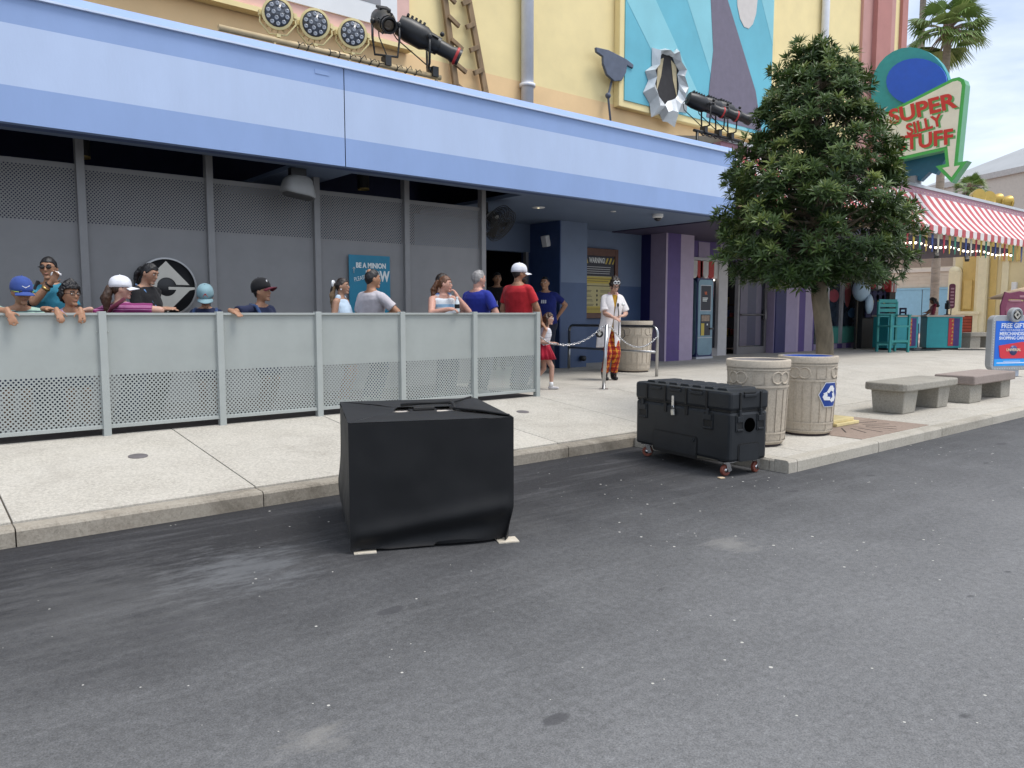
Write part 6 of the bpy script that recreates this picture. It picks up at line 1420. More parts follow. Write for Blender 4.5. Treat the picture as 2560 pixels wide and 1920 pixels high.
        if neckc:                               # collar or neckline trim
            c = nb - sp_d * .018 * s; MB().tube([c + A_ * math.cos(a) * .072 * s + Fd * (math.sin(a) * .066 * s) - sp_d * (.030 * s * max(0, math.sin(a))) for a in [2 * math.pi * i / 20 for i in range(20)]], .012 * s, 6, closed=True).build('collar', neckc, t_)
    if pants is not None:
        q = MB(); q.loft([ringf(t, rx, ry, .012, 20) for t, rx, ry, fo in ((-.26, .150, .108, 0), (-.10, .172, .124, 0), (.06, .166, .120, 0))])
        for k in ('R', 'L'):
            hip, kn, an = leg[k]; e_ = kn.lerp(an, min(1, (plen - .5) * 2)) if plen > .5 else hip.lerp(kn, plen * 2)
            if plen > .5: q.cap(hip, kn, .094 * s * g ** .5, .074 * s, 12); q.tube([kn, e_], [.074 * s, .068 * s], 12)
            else: q.tube([hip, e_], [.098 * s * g ** .5, .090 * s], 14)
        soft(q, 'trousers' if plen > .6 else 'shorts', pants, t_, .011, 3, .014)
    for k in ('R', 'L'):
        hip, kn, an = leg[k]; q = MB(); c = an - Z_ * .018 * H
        q.cap(an - F * .035 * s - Z_ * .045 * s, an + F * .135 * s - Z_ * .052 * s, .040 * s, .034 * s, 10); q.cap(an - Z_ * .0 * s, an - F * .02 * s - Z_ * .04 * s, .042 * s, .044 * s, 10); soft(q, 'shoe', shoes or MATS['black_plastic'], t_, .010, 2)
    # face
    if face:
        for sd in (-1, 1):
            MB().ell(hp(.030 * sd, .078, .012), (.0125 * hs, .008 * hs, .0075 * hs), ax, 10, 6).build('eye', eye_w, t_); MB().ell(hp(.030 * sd, .0845, .012), (.0055 * hs, .003 * hs, .006 * hs), ax, 8, 6).build('iris', eye_d, t_)
            MB().tube([hp(.012 * sd, .089, .032), hp(.030 * sd, .087, .040), hp(.048 * sd, .074, .034)], .0042 * hs, 5).build('eyebrow', HM[hair if hair in ('black', 'dark', 'brown', 'auburn', 'grey', 'blond') else 'dark'], t_)
        MB().tube([hp(-.021, .082, -.056), hp(0, .094, -.055), hp(.021, .082, -.056)], [.003 * hs, .006 * hs, .003 * hs], 6).build('mouth', lip, t_)
    # hair
    if hair:
        hm = HM[hair]; q = MB()
        def shell(th, zcut=-.35, yf=.45, top=1.0, back=-.6):
            pass
        def hfn(v):
            v = hsh(v); return v
        if hairst in ('short', 'thin', 'curly', 'pony', 'bun', 'long'):
            k_ = {'short': 1.085, 'thin': 1.03, 'curly': 1.24, 'pony': 1.075, 'bun': 1.10, 'long': 1.10}[hairst]
            # scalp cap: upper back of the skull, clear of the face
            vs, fs = [], []; nn, kk = 30, 16
            for i in range(kk + 1):
                for j in range(nn):
                    a = 2 * math.pi * j / nn; fr = math.sin(a)            # +1 at the forehead
                    low = (.42 if hairst != 'thin' else .62) + (0 if fr > 0 else 0); edge = math.pi * (.335 if fr > .6 else .345 + (.6 - fr) / .35 * .115 if fr > .25 else .46 + (.25 - fr) / .25 * .08 if fr > 0 else .54 - fr * .16)
                    if hairst == 'thin': edge *= .90
                    if hairst == 'curly' and fr > .4: edge = math.pi * .36
                    ph = edge * i / kk; v = hsh(Vector((math.sin(ph) * math.cos(a), math.sin(ph) * math.sin(a), math.cos(ph)))); kx = k_ + (.05 if hairst == 'curly' else 0)
                    vs.append(head + hr * v.x * r_[0] * kx + hf * v.y * r_[1] * kx + hu * v.z * r_[2] * kx)
            inner = [head + (p - head) * .90 for p in vs]; n0 = len(vs); allv = vs + inner
            for i in range(kk):
                for j in range(nn): fs.append((i * nn + j, (i + 1) * nn + j, (i + 1) * nn + (j + 1) % nn, i * nn + (j + 1) % nn)); fs.append((n0 + i * nn + j, n0 + i * nn + (j + 1) % nn, n0 + (i + 1) * nn + (j + 1) % nn, n0 + (i + 1) * nn + j))
            for j in range(nn): fs.append((kk * nn + j, n0 + kk * nn + j, n0 + kk * nn + (j + 1) % nn, kk * nn + (j + 1) % nn))
            q.add(allv, fs, 0, True)
        if hairst == 'pony':
            q.ell(hp(0, -.105, .02), (.026 * hs, .026 * hs, .026 * hs), ax, 10, 8); q.cap(hp(0, -.12, .015), hp(0, -.145, -.06), .030 * hs, .036 * hs, 10); q.cap(hp(0, -.145, -.06), hp(0, -.13, -.20), .036 * hs, .014 * hs, 10)
        if hairst == 'bun':
            for dx, dy, dz, rr in ((0, -.03, .14, .062), (.05, .01, .125, .045), (-.055, .0, .12, .045), (.03, .05, .115, .036), (-.03, .055, .112, .034), (0, -.1, .06, .055), (.075, .0, .05, .036), (-.075, .0, .05, .036)): q.ell(hp(dx, dy, dz), rr * hs, ax, 10, 8)
            for sd in (-1, 1): q.cap(hp(.066 * sd, .055, .05), hp(.076 * sd, .045, -.05), .010 * hs, .006 * hs, 6)
        if hairst == 'long':
            q.cap(hp(0, -.06, .0), hp(0, -.075, -.22), .075 * hs, .062 * hs, 14)
            for sd in (-1, 1): q.cap(hp(.062 * sd, -.02, .02), hp(.070 * sd, -.02, -.20), .035 * hs, .030 * hs, 10)
        soft(q, 'hair', hm, t_, .007, 1 if hairst in ('curly', 'bun', 'long') else 2, {'curly': .060, 'bun': .036, 'long': .03, 'thin': .004}.get(hairst, .014), TEXH)
    return t_, dict(hp=hp, ax=ax, hs=hs, hr=hr, hf=hf, hu=hu, head=head, sh=sh, el=el, wr=wr, nb=nb, pel=pel, F=F, A=A_, Fd=Fd, s=s, sp=sp_d, ringf=ringf, leg=leg, B0=B0, g=g)
def cap_on(t_, I, m_, brim_m=None, up=0.0, logo=None, back=False, tall=1.0):
    hp, hs = I['hp'], I['hs']; hr, hf, hu = I['ax']; f2 = (hf * math.cos(up) + hu * math.sin(up)); u2 = (hu * math.cos(up) - hf * math.sin(up)); c = hp(0, -.008, .028)
    pr = [(1.0, -.012), (1.0, .02), (.97, .045), (.88, .072), (.70, .096), (.42, .112), (.12, .119), (.001, .12)]
    vs = []; n = 26; fs = []
    for r, z in pr:
        for j in range(n):
            a = 2 * math.pi * j / n; vs.append(c + hr * math.cos(a) * r * .091 * hs + f2 * math.sin(a) * r * .114 * hs + u2 * z * hs * tall)
    for i in range(len(pr) - 1):
        for j in range(n): fs.append((i * n + j, i * n + (j + 1) % n, (i + 1) * n + (j + 1) % n, (i + 1) * n + j))
    fs.append(tuple(range(n))[::-1]); cr_ = MB().add(vs, fs, 0, True).build('cap', m_, t_)
    vs = []; nr, na = 6, 15
    for k in (0, 1):
        for i in range(nr + 1):
            for j in range(na + 1):
                a = R_(90 + 58 * (2 * j / na - 1)); r = 1 + .74 * i / nr * (math.cos(R_(52 * (2 * j / na - 1))) ** .6)
                dro = -.020 * (abs(2 * j / na - 1) ** 2) - .018 * (i / nr) ** 1.2; vs.append(c + hr * math.cos(a) * .088 * hs * (1 + .10 * i / nr) + f2 * math.sin(a) * .108 * hs * r + u2 * (dro - .006 - k * .006) * hs)
    m1 = (nr + 1) * (na + 1); fs = []
    for i in range(nr):
        for j in range(na):
            o = i * (na + 1) + j; fs += [(o, o + 1, o + na + 2, o + na + 1), (m1 + o, m1 + o + na + 1, m1 + o + na + 2, m1 + o + 1)]
    for j in range(na): o = nr * (na + 1) + j; fs.append((o, o + 1, m1 + o + 1, m1 + o))
    MB().add(vs, fs, 0, True).build('brim', brim_m or m_, cr_)
    MB().ell(c + u2 * .120 * hs * tall, .007 * hs, n=8, k=6).build('button', m_, cr_)
    return cr_, c, f2, u2
def glasses_on(t_, I, m_, lens_m=None, rim=True, tint=None, zz=.012):
    hp, hs = I['hp'], I['hs']; hr, hf, hu = I['ax']; q = MB()
    for sd in (-1, 1):
        if rim: q.tube([hp(.031 * sd + .022 * math.cos(a), .097 - .006 * abs(math.cos(a)), zz + .017 * math.sin(a)) for a in [i * math.pi / 8 for i in range(16)]], .0026 * hs, 5, closed=True)
        q.tube([hp(.053 * sd, .092, zz + .004), hp(.080 * sd, .06, zz + .004), hp(.084 * sd, -.005, zz)], .0028 * hs, 5)
    q.tube([hp(-.010, .10, zz + .004), hp(.010, .10, zz + .004)], .0028 * hs, 5); g_ = q.build('glasses', m_, t_)
    if lens_m:
        for sd in (-1, 1): MB().ell(hp(.031 * sd, .095, zz), (.025 * hs, .005 * hs, .020 * hs), I['ax'], 12, 6).build('lens', lens_m, g_)
    return g_
def zfeet(x, Y): X = pY(x, Y); return (X, Y, zg(Y))
def rail_(x, dz=.02, Y=7.62): p = onY(x, 782, Y); return Vector((p.x, Y, 1.10 + dz))
gblk = mat('glasses_black', (.012, .011, .011), .25, var=0); glens = mat('sunglass_lens', (.015, .010, .008), .08, var=0)
jean = cmat('denim', (.035, .05, .10)); blk = cmat('cloth_black', (.012, .012, .014)); nvy = cmat('tee_navy', (.014, .020, .055)); sho = mat('shoe_grey', (.35, .35, .36), .6); shb = mat('shoe_black', (.02, .02, .02), .6)
DN = -Z_; TOCAM = -Y_
# 1 boy in blue cap leaning over the rail
mint = cmat('stripe_mint', (.36, .52, .44), [((.03, .06, .09), .062, .010, 'Z', .01)])
t_, I = person('boy in blue cap and mint striped shirt leaning over the fence, arms folded', zfeet(30, 8.12), onY(54, 730, 7.86), 1.46, 35, 52, -12, 'tan', 1.0, 'k', {'L': dict(to=onY(112, 772, 7.72), pole=RT * .2 + Z_ * -.2 + Y_ * .5, dir=RT, up=Z_, curl=.3), 'R': dict(to=rail_(20, .015, 7.60), pole=-RT * .3 + Y_ * .8, dir=DN * .9 + RT * .35 + TOCAM * .3, up=TOCAM, curl=.35)}, mint, .6, jean, .45, sho, 'dark', 'short')
cr_, c, f2, u2 = cap_on(t_, I, cmat('cap_blue', (.045, .085, .30)))
MB().tube([c + f2 * .105 * I['hs'] * .98 + u2 * .045 * I['hs'] + I['hr'] * .03, c + f2 * .109 * I['hs'] + u2 * .03 * I['hs'] + I['hr'] * .005, c + f2 * .105 * I['hs'] + u2 * .05 * I['hs'] - I['hr'] * .03], [.002, .006, .002], 5).build('swoosh_mark', white, cr_)
glasses_on(t_, I, mat('glasses_lime', (.45, .62, .06), .3, var=0), glens, False)
# 2 man with sunglasses and tissue
tealsh = cmat('shirt_teal', (.035, .20, .29))
t_, I = person('man in sunglasses and teal shirt holding a tissue to his mouth', zfeet(122, 8.85), onY(122, 672, 8.80), 1.70, 5, 12, 0, 'tan', 1.05, 'm', {'R': dict(to=onY(128, 706, 8.58), pole=-RT * .7 + DN * .7, dir=Z_ * .8 + RT * .55, up=-FW * -1, curl=.8)}, tealsh, .6, jean, 1.0, shb, 'black', 'short', neckc=tealsh)
glasses_on(t_, I, gblk, glens, True)
MB().lathe([(.036, -.008), (.040, 0), (.036, .008)], 14, I['wr']['R'].lerp(I['el']['R'], .12), 0, frame_from(I['wr']['R'] - I['el']['R'])).build('wristband', blk, t_); MB().lathe([(.038, -.012), (.042, 0), (.038, .012)], 14, I['wr']['R'].lerp(I['el']['R'], .3), 0, frame_from(I['wr']['R'] - I['el']['R'])).build('wristwatch', mat('watch_gold', (.4, .28, .1), .3, .8), t_)
MB().tube([I['sh']['R'] * .6 + I['nb'] * .4 + Z_ * .05 + I['F'] * .02, I['sh']['R'] * .6 + I['nb'] * .4 + I['F'] * .13 - Z_ * .08, I['pel'] + I['F'] * .15 - I['A'] * -.12 + Z_ * .25], .022, 6).build('bag_strap', blk, t_)
tp_ = onY(140, 686, 8.60); q = MB().ell((0, 0, 0), (.045, .03, .028), n=14, k=10, fn=lambda v: v * (1 + .5 * noise.noise(v * 2.4))); tis = q.build('paper_tissue', mat('tissue_white', (.78, .78, .80), .8, var=.05), None, tuple(tp_)); tag(tis, "crumpled white tissue at the mouth of the man in sunglasses", 'tissue')
# 3 boy with curly hair
pinkp = cmat('pink_check', (.62, .42, .58), [((.50, .28, .46), .03, .008, 'Z', 0), ((.70, .54, .68), .03, .008, 'X', 0)])
t_, I = person('boy with curly black hair and round glasses in pink shirt gripping the fence', zfeet(180, 8.1), onY(176, 738, 7.88), 1.40, 40, 62, 0, 'tan', 1.0, 'k', {'R': dict(to=rail_(143, .02, 7.63), pole=-RT * .5 + DN, dir=TOCAM * .5 + DN * .6 + RT * .15, up=TOCAM + Z_, curl=.6), 'L': dict(to=rail_(202, .02, 7.63), pole=RT * .5 + DN, dir=TOCAM * .5 + DN * .6, up=TOCAM + Z_, curl=.6)}, pinkp, .6, jean, .45, sho, 'black', 'curly', neckc=pinkp)
glasses_on(t_, I, gblk, None, True)
# 4 woman in white cap
mag = cmat('stripe_magenta', (.20, .03, .12), [((.48, .22, .38), .034, .006, 'Z', .0), ((.40, .14, .28), .068, .012, 'Z', .012)])
t_, I = person('woman in white cap and magenta striped top seen from behind at the fence', zfeet(300, 8.12), onY(303, 722, 7.95), 1.60, 152, 118, 0, 'fair', 1.12, 'f', {'R': dict(to=onY(362, 772, 7.98), pole=RT * 1.0 + TOCAM * .4 + DN * .1, dir=-RT + Y_ * .3, up=Z_), 'L': dict(to=onY(222, 774, 7.78), pole=-RT * .5 + DN * .5, dir=-RT + DN * .2, up=Z_)}, mag, .75, jean, 1.0, sho, 'brown', 'pony', face=True)
cap_on(t_, I, cmat('cap_white', (.70, .71, .76)))
q = MB(); hp = I['hp']; q.cap(hp(0, -.11, .0), hp(0, -.15, -.10), .036, .050, 10); q.cap(hp(0, -.15, -.10), hp(0, -.15, -.24), .050, .022, 10); soft(q, 'ponytail', HM['brown'], t_, .008, 2, .02, TEXH)
MB().tube([I['sh']['R'].lerp(I['nb'], .5) + Z_ * .055, I['sh']['R'].lerp(I['nb'], .5) - I['F'] * .13 - Z_ * .03, I['pel'] - I['F'] * .15 + Z_ * .2], .02, 6).build('bag_strap', cmat('strap_maroon', (.09, .012, .03)), t_)
# 5 woman with black ponytail
t_, I = person('woman with black ponytail in black top looking down beside the round logo', zfeet(366, 8.5), onY(374, 684, 8.42), 1.66, 70, 80, -20, 'mid', 1.0, 'f', {'R': dict(to=onY(402, 774, 8.15), pole=-RT * .6 + DN * .8, dir=RT * .9 + Z_ * .12, up=Z_ * .8 + TOCAM * .4, curl=.2), 'L': dict(to=onY(412, 772, 8.4), pole=-RT * .5 + DN, dir=RT, up=Z_, curl=.3)}, blk, .95, blk, 1.0, shb, 'black', 'pony')
MB().tube([I['nb'] - I['F'] * .07 + I['A'] * .05, I['nb'] + I['F'] * .06 + I['A'] * .07 - Z_ * .06, I['nb'] + I['F'] * .15 - Z_ * .25, I['nb'] + I['F'] * .14 - Z_ * .38], .010, 6).build('lanyard', cmat('lanyard_blue', (.10, .20, .38)), t_)
# 6 child in grey-blue cap
t_, I = person('child in pale blue cap with red badge looking down behind the fence', zfeet(520, 8.08), onY(513, 742, 8.02), 1.42, 15, 22, -26, 'tan', .96, 'k', {}, nvy, .6, jean, .45, sho, 'dark', 'short')
cr_, c, f2, u2 = cap_on(t_, I, cmat('cap_grey_blue', (.20, .32, .36)))
MB().prism([(-.024, -.014), (.024, -.014), (.006, .022), (-.006, .022)], c + f2 * .1075 * I['hs'] + u2 * .032 * I['hs'], -I['hr'] * -1 if False else I['hr'] * -1, u2, .003).build('cap_badge', mat('badge_red', (.45, .06, .06), .6, var=0), cr_)
for sd in (-1, 1): MB().tube([I['nb'] + I['A'] * sd * .10 - Z_ * .02 - I['F'] * .06, I['nb'] + I['A'] * sd * .105 - Z_ * .035 + I['F'] * .04, I['nb'] + I['A'] * sd * .11 - Z_ * .14 + I['F'] * .135, I['nb'] + I['A'] * sd * .12 - Z_ * .30 + I['F'] * .145], .018, 6).build('backpack_strap', cmat('strap_blue', (.03, .06, .15)), t_)
# 7 boy in black cap
t_, I = person('boy in flat brimmed black cap and navy shirt with one hand on the fence', zfeet(655, 8.1), onY(655, 729, 7.92), 1.46, 58, 80, 2, 'tan', 1.05, 'k', {'R': dict(to=rail_(578, .02, 7.64), pole=-RT * .6 + Y_ * .4 + DN * .2, dir=RT * .65 + DN * .35 + TOCAM * .5, up=Z_ + TOCAM * .5, curl=.35)}, nvy, .75, jean, .45, sho, 'black', 'short')
cr_, c, f2, u2 = cap_on(t_, I, cmat('cap_black', (.012, .012, .014)), cmat('cap_brim_maroon', (.10, .012, .025)), .22, tall=1.1)
MB().obox(c + f2 * .100 * I['hs'] + u2 * .055 * I['hs'] + I['hr'] * .02, (.008, .003, .022), (I['hr'], f2, u2)).build('cap_mark', white, cr_)
for sd in (1,): MB().tube([I['nb'] + I['A'] * sd * .09 - Z_ * .01 - I['F'] * .06, I['nb'] + I['A'] * sd * .10 - Z_ * .03 + I['F'] * .05, I['nb'] + I['A'] * sd * .10 - Z_ * .15 + I['F'] * .14, I['nb'] + I['A'] * sd * .11 - Z_ * .3 + I['F'] * .145], .018, 6).build('backpack_strap', MATS['strap_blue'], t_)
# 8 woman in pale tank top
t_, I = person('woman with dark ponytail and white bow in pale blue tank top', zfeet(852, 8.3), onY(856, 716, 8.25), 1.52, 75, 88, 0, 'mid', .92, 'f', {}, cmat('tank_pale', (.50, .62, .74)), 0, cmat('shorts_pale', (.5, .45, .4)), .4, sho, 'dark', 'pony')
q = MB(); hp = I['hp']; q.cap(hp(0, -.12, .0), hp(0, -.15, -.12), .026, .034, 10); q.cap(hp(0, -.15, -.12), hp(0, -.15, -.32), .034, .014, 10); soft(q, 'ponytail', HM['blond'], t_, .008, 2, .02, TEXH)
MB().ell(hp(.03, -.13, .04), (.03, .014, .04), I['ax'], 10, 8).ell(hp(-.03, -.13, .04), (.03, .014, .04), I['ax'], 10, 8).build('hair_bow', white, t_); MB().ell(hp(.08, .0, -.045), .009, n=8, k=6).build('earring', white, t_)
# 9 man in grey t-shirt
t_, I = person('man with thinning dark hair in pale grey t-shirt leaning beside the poster', zfeet(925, 8.15), onY(932, 698, 8.02), 1.64, 140, 118, 0, 'tan', 1.08, 'm', {'R': dict(to=onY(948, 796, 7.95), pole=RT * 1.0 + DN * .05 + TOCAM * .3, dir=-RT + DN * .3, up=Z_)}, cmat('tee_grey', (.50, .47, .50)), .72, jean, 1.0, sho, 'black', 'short')
MB().ell(I['hp'](.0, -.040, .087), (.034, .036, .036), I['ax'], 14, 10).build('bald_patch', SK['tan'], t_)
# 10 woman in striped tank resting chin on hand
tank = cmat('tank_wave', (.62, .66, .70), [((.06, .11, .28), .50, .050, 'Z', -.34), ((.25, .42, .60), .50, .035, 'Z', -.18)])
t_, I = person('woman with auburn ponytail in blue striped tank resting chin on her hand', zfeet(1110, 8.12), onY(1113, 711, 7.95), 1.62, 28, 82, -2, 'pink', 1.2, 'f', {'R': dict(to=rail_(1122, .045, 7.66), pole=-RT * 1.0 + DN * .6, dir=RT * .9 + TOCAM * .2, up=Z_ + TOCAM * .4, curl=.9), 'L': dict(to=onY(1143, 742, 7.80), pole=RT * .8 + DN * 1.0 + TOCAM * .3, dir=Z_ * .8 - RT * .35, up=RT + TOCAM * .2, curl=1.1)}, tank, 0, jean, 1.0, sho, 'auburn', 'pony')
q = MB(); hp = I['hp']; q.cap(hp(0, -.11, .03), hp(0, -.16, -.08), .032, .045, 10); q.cap(hp(0, -.16, -.08), hp(0, -.17, -.30), .045, .014, 10); soft(q, 'ponytail', HM['auburn'], t_, .008, 2, .025, TEXH)
bt = thing('water_bottle', 'small clear water bottle with black label in the hand on the fence', 'bottle', tuple(rail_(1143, .012, 7.60)))
MB().lathe([(.028, 0), (.030, .01), (.030, .10), (.024, .125), (.013, .15), (.013, .165)], 16).build('bottle', mat('clear_plastic', (.62, .68, .72), .1, var=0, spec=.6), bt); MB().lathe([(.0312, .04), (.0312, .09)], 16, closed=True).build('label', blk, bt); MB().lathe([(.015, .163), (.015, .18)], 12).build('cap', white, bt)
# 11 person almost hidden behind her
t_, I = person('person with dark hair almost hidden behind the auburn haired woman', zfeet(1100, 8.9), onY(1106, 704, 8.85), 1.66, 110, 110, 0, 'mid', 1.0, 'm', {}, blk, .6, blk, 1.0, shb, 'dark', 'short')
# 12 man with grey hair in blue t-shirt
t_, I = person('man with grey hair in royal blue t-shirt seen from behind at the fence', zfeet(1192, 8.2), onY(1197, 698, 8.08), 1.70, 142, 122, 0, 'pink', 1.12, 'm', {'R': dict(to=onY(1196, 800, 8.0), pole=RT * 1.0 + DN * .2 + TOCAM * .3, dir=-RT + DN * .2, up=Z_)}, cmat('tee_royal', (.022, .035, .27)), .72, jean, 1.0, sho, 'grey', 'short')
MB().obox(I['sh']['R'].lerp(I['el']['R'], .45) + RT * .070 - FW * .02, (.002, .02, .035), (RT, FW, Z_)).build('sleeve_print', mat('print_pale', (.5, .52, .6), .7, var=0), t_)
# 13 man in red polo and white cap
t_, I = person('big man in red polo shirt and white mesh cap reaching to the child', zfeet(1296, 8.42), onY(1299, 684, 8.36), 1.80, 138, 112, -2, 'tan', 1.22, 'm', {'R': dict(to=onY(1352, 806, 8.22), pole=-FW * .5 + RT * .2 + Z_ * -.2, dir=RT * .5 + DN * .6 + TOCAM * .1, up=Z_ + RT * .4 + TOCAM * .6, curl=.4)}, cmat('polo_red', (.46, .022, .03)), .68, jean, 1.0, shb, 'dark', 'short', neckc=cmat('polo_red', ()), shirt_len=.06)
cap_on(t_, I, cmat('cap_white', ()), None, .0)
q = MB(); hp = I['hp']; q.ell(hp(0, .055, -.075), (.062 * I['hs'], .050 * I['hs'], .050 * I['hs']), I['ax'], 14, 10); soft(q, 'beard', HM['dark'], t_, .007, 1, .008, TEXH)
# 14 man in the dark doorway
t_, I = person('bearded man in dark clothes barely visible in the dark doorway', zfeet(1246, 11.6), onY(1243, 697, 11.6), 1.80, 12, 15, 0, 'tan', 1.05, 'm', {}, blk, .6, blk, 1.0, shb, 'black', 'short')
# 15 man in blue shirt in shade by the column
t_, I = person('man in dark blue t-shirt standing in shade against the navy column', zfeet(1368, 10.6), onY(1362, 708, 10.55), 1.78, -12, -22, 0, 'tan', 1.05, 'm', {'L': dict(to=onY(1394, 792, 10.5), pole=RT * 1.0 + FW * .3, dir=-RT * .5 + DN * .8, up=-FW)}, cmat('tee_dark_blue', (.010, .018, .13)), .65, cmat('trouser_navy', (.02, .024, .04)), 1.0, shb, 'black', 'thin')
q = MB()
for k in range(3): q.obox(I['nb'] + I['F'] * (.135 + .0 * k) - Z_ * .20 - I['A'] * (-.02 - .035 * k + .05), (.012, .004, .03), (I['A'], I['F'], Z_))
q.build('shirt_print', mat('print_pale', ()), t_)
# 16 child in red skirt
gf = (7.36, 8.28, 0.0)
t_, I = person('small girl in white tank top, red skirt and white glasses touching the chain', gf, onY(1371, 797, 8.22), 1.16, 84, 80, -4, 'fair', .88, 'k', {'R': dict(to=GH - RT * .06 + Z_ * .01, pole=-RT * .5 + DN * .8, dir=RT * .9 + Z_ * .1, up=Z_, curl=.9), 'L': dict(to=onY(1372, 878, 8.5), pole=-RT * .4 + DN * .5, dir=RT * .5 + DN * .6, up=RT, curl=.5)}, cmat('tank_white_stripe', (.66, .66, .70), [((.35, .36, .42), .05, .006, 'Z', 0)]), 0, cmat('skirt_red', (.36, .014, .035)), .12, mat('sneaker_white', (.55, .54, .56), .6), 'brown', 'long', legs={'R': (.13, 0), 'L': (-.16, .03)}, vox=.007)
glasses_on(t_, I, mat('glasses_white', (.8, .78, .78), .3, var=0), None, True)
q = MB(); rings = []; nn = 36
for (t, r, am) in ((.10, .105, 0), (-.02, .125, .004), (-.22, .165, .014), (-.40, .195, .022)):
    c = I['pel'] + Z_ * t * .45; rings.append([c + I['A'] * math.cos(a) * (r + am * math.cos(a * 14)) * .92 + I['F'] * math.sin(a) * (r * .92 + am * math.cos(a * 14)) for a in [2 * math.pi * i / 84 for i in range(84)]])
q.loft(rings).build('skirt', cmat('skirt_red', ()), t_)
for k in ('R', 'L'): an = I['leg'][k][2]; MB().tube([an - Z_ * .01, an + Z_ * .055], [.030, .028], 10).build('sock', white, t_)
MB().tube([I['hp'](0, -.07, -.1), I['hp'](.02, -.07, -.25), I['hp'](.03, -.02, -.42)], [.05, .05, .02], 8).build('hair_length', HM['blond'], t_)
# 17 attendant in white coat
ctf = (9.23, 8.74, 0.0)
plaid = cmat('plaid_orange', (.42, .045, .022), [((.62, .28, .03), .085, .014, 'X', .0), ((.62, .26, .03), .085, .012, 'Z', .02), ((.16, .012, .016), .085, .016, 'X', .04), ((.2, .015, .015), .085, .014, 'Z', .06)])
t_, I = person('attendant in white lab coat and orange plaid trousers standing by the chain', ctf, onY(1536, 717, 8.70), 1.64, 14, 20, -16, 'fair', .92, 'f', {'R': dict(to=onY(1532, 793, 8.50), pole=-RT * .55 + DN * 1.0 + FW * .5, dir=RT * .85 + DN * .35, up=Z_ * .8 - FW * .6, curl=.35), 'L': dict(to=onY(1560, 789, 8.50), pole=RT * .55 + DN * 1.0 + FW * .5, dir=-RT * .7 + DN * .1 - FW * .3, up=Z_ - FW * .3, curl=.7)}, cmat('tee_mustard', (.48, .27, .03)), .3, plaid, .93, mat('boot_black', (.012, .012, .014), .5), 'dark', 'bun', vox=.007)
coatm = cmat('coat_white', (.76, .73, .73)); rings = []; nb_ = 40; s = I['s']
for (t, rx, ry, gap, inf) in ((-.62, .176, .150, .66, .030), (-.45, .176, .146, .54, .030), (-.25, .178, .138, .40, .030), (-.08, .172, .128, .16, .030), (.15, .150, .112, .035, .030), (.36, .140, .108, .035, .032), (.60, .160, .130, .10, .034), (.78, .160, .106, .34, .032), (.90, .138, .084, .62, .028), (.965, .088, .070, .85, .022)):
    c = I['pel'].lerp(I['nb'], t) + I['Fd'] * (.012 if t > .1 else 0); ring = []
    for i in range(nb_ + 1):
        a = math.pi / 2 + gap / 2 + (2 * math.pi - gap) * i / nb_; wv_ = 1 + (.035 * math.sin(a * 7 + 1) if t < 0 else .008 * math.sin(a * 5)); ring.append(c + I['A'] * math.cos(a) * (rx * s + inf) * wv_ + I['Fd'] * math.sin(a) * (ry * s + inf) * wv_)
    rings.append(ring)
q = MB(); n = nb_ + 1; q.add([p for r in rings for p in r], [(i * n + j, i * n + j + 1, (i + 1) * n + j + 1, (i + 1) * n + j) for i in range(len(rings) - 1) for j in range(n - 1)], 0, True)
ct_o = q.build('lab_coat', coatm, t_); so2 = ct_o.modifiers.new('t', 'SOLIDIFY'); so2.thickness = .006; ss2 = ct_o.modifiers.new('ss', 'SUBSURF'); ss2.levels = 1; ss2.render_levels = 1
for k in ('R', 'L'): q = MB(); q.cap(I['sh'][k].lerp(I['nb'], .25), I['sh'][k], .060 * s, .068 * s, 12); q.tube([I['sh'][k], I['sh'][k].lerp(I['el'][k], .85)], [.070 * s, .082 * s], 14); soft(q, 'coat_sleeve', coatm, t_, .009, 2, .012)
for sd in (-1, 1): MB().tube([I['nb'] - I['Fd'] * .055 * s + I['A'] * sd * .02 + Z_ * .01, I['nb'] + I['A'] * sd * .075 * s + Z_ * .008, I['nb'] + I['A'] * sd * .072 * s + I['Fd'] * .085 - Z_ * .07, I['nb'] + I['A'] * sd * .06 * s + I['Fd'] * .125 - Z_ * .155], [.016, .020, .022, .016], 8).build('pink_collar', cmat('collar_pink', (.62, .40, .40)), t_)
glasses_on(t_, I, gblk, None, True)
for sd in (-1, 1):
    c = I['hp'](.032 * sd + .01, .088, .100); MB().tube([c + (I['hr'] * math.cos(a) + I['hu'] * math.sin(a) * .9) * .026 for a in [i * math.pi / 8 for i in range(16)]], .006, 6, closed=True).build('goggle_ring', white, t_); MB().ell(c, (.022, .006, .02), I['ax'], 12, 6).build('goggle_lens', mat('goggle_glass', (.10, .11, .13), .1, var=0), t_)
c = I['nb'] + I['Fd'] * .195 - Z_ * .20 + I['A'] * -.015; MB().ell(c, (.022, .014, .034), None, 12, 8).build('microphone', blk, t_)
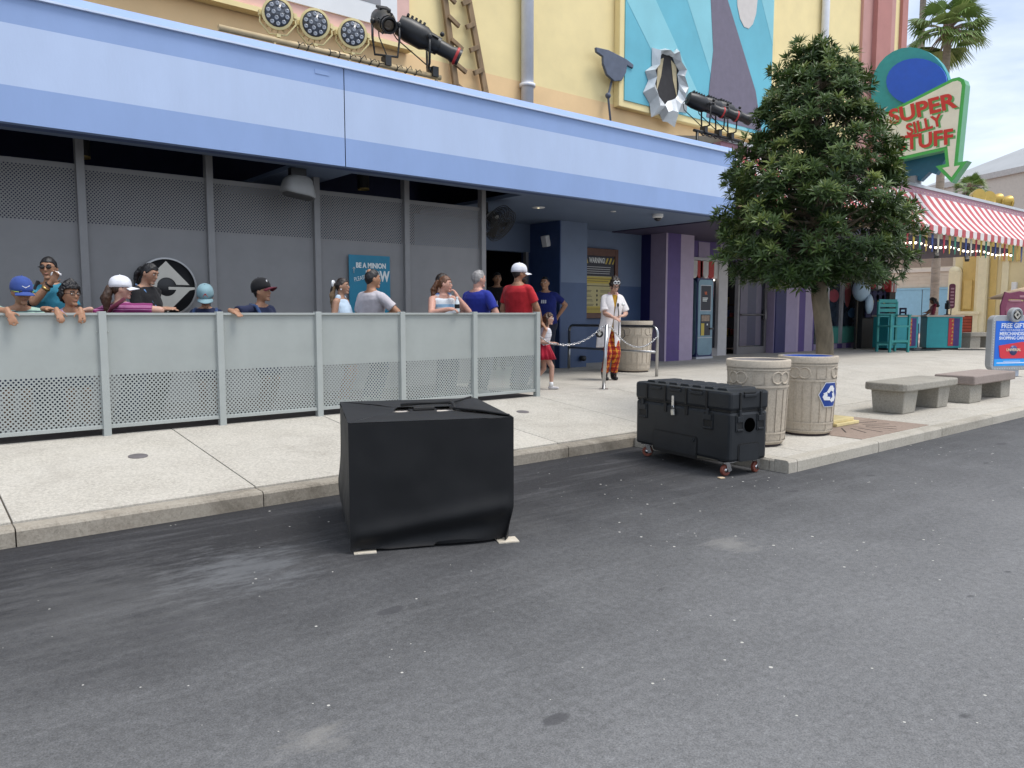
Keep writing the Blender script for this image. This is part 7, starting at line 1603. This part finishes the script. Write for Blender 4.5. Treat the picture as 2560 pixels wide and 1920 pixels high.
MB().tube([c - Z_ * .03, c - Z_ * .14 + I['Fd'] * .03, c - Z_ * .30 + I['Fd'] * .05, c - Z_ * .50 + I['Fd'] * .04, c - Z_ * .56 + I['Fd'] * .05 - I['A'] * .05, c - Z_ * .50 + I['Fd'] * .04 - I['A'] * .11, c - Z_ * .40 - I['A'] * .11], .008, 6).build('microphone_cord', blk, t_)
MB().lathe([(.028, 0), (.028, .004)], 14, c - I['A'] * .085 + Z_ * .01 + I['Fd'] * .006, 0, (I['A'], Z_, I['Fd'])).build('name_badge', white, t_)
for k in ('R', 'L'): an = I['leg'][k][2]; MB().tube([an - Z_ * .03, an + Z_ * .08, an + Z_ * .11], [.052, .056, .058], 12).build('boot_shaft', mat('boot_black', ()), t_)
# 18 woman at the kiosk
t_, I = person('woman with long dark hair in maroon shirt bending over the kiosk counter', (25.35, 10.3, 0), atD(2332, 752, 24.6), 1.68, -115, -120, -25, 'brown', 1.0, 'f', {'R': dict(to=atD(2308, 789, 24.3), pole=DN, dir=-RT, up=Z_), 'L': dict(to=atD(2312, 790, 24.9), pole=DN, dir=-RT, up=Z_)}, cmat('shirt_maroon', (.16, .012, .03)), .6, blk, 1.0, shb, 'dark', 'long', vox=.012, face=False)

# bake the soft bodies: one pass over all remeshed parts
dg = bpy.context.evaluated_depsgraph_get(); dg.update()
baked = [bpy.data.meshes.new_from_object(o.evaluated_get(dg), preserve_all_data_layers=False, depsgraph=dg) for o in JOBS]
for o, me in zip(JOBS, baked):
    mm = o.data.materials[0]; old = o.data; o.modifiers.clear(); me.name = o.name; me.materials.clear(); me.materials.append(mm); me.polygons.foreach_set('material_index', [0] * len(me.polygons)); o.data = me; bpy.data.meshes.remove(old)

# joined pieces too small to pick apart one by one
for o in bpy.data.objects:
    if o.type == 'MESH' and o.parent is not None and o.name.split('.')[0] in ('cable_tie', 'knob', 'shutter_tab', 'printed_star', 'relief_band', 'relief_rib', 'relief_frame', 'led', 'cooling_fin', 'vent_rib', 'text_line', 'fascia_bulb', 'bolt', 'picket_graphic', 'hazard_stripe', 'recycling_arrow', 'cable', 'shirt_print', 'cage', 'latch_rim', 'latch_paddle'): o['kind'] = 'stuff'
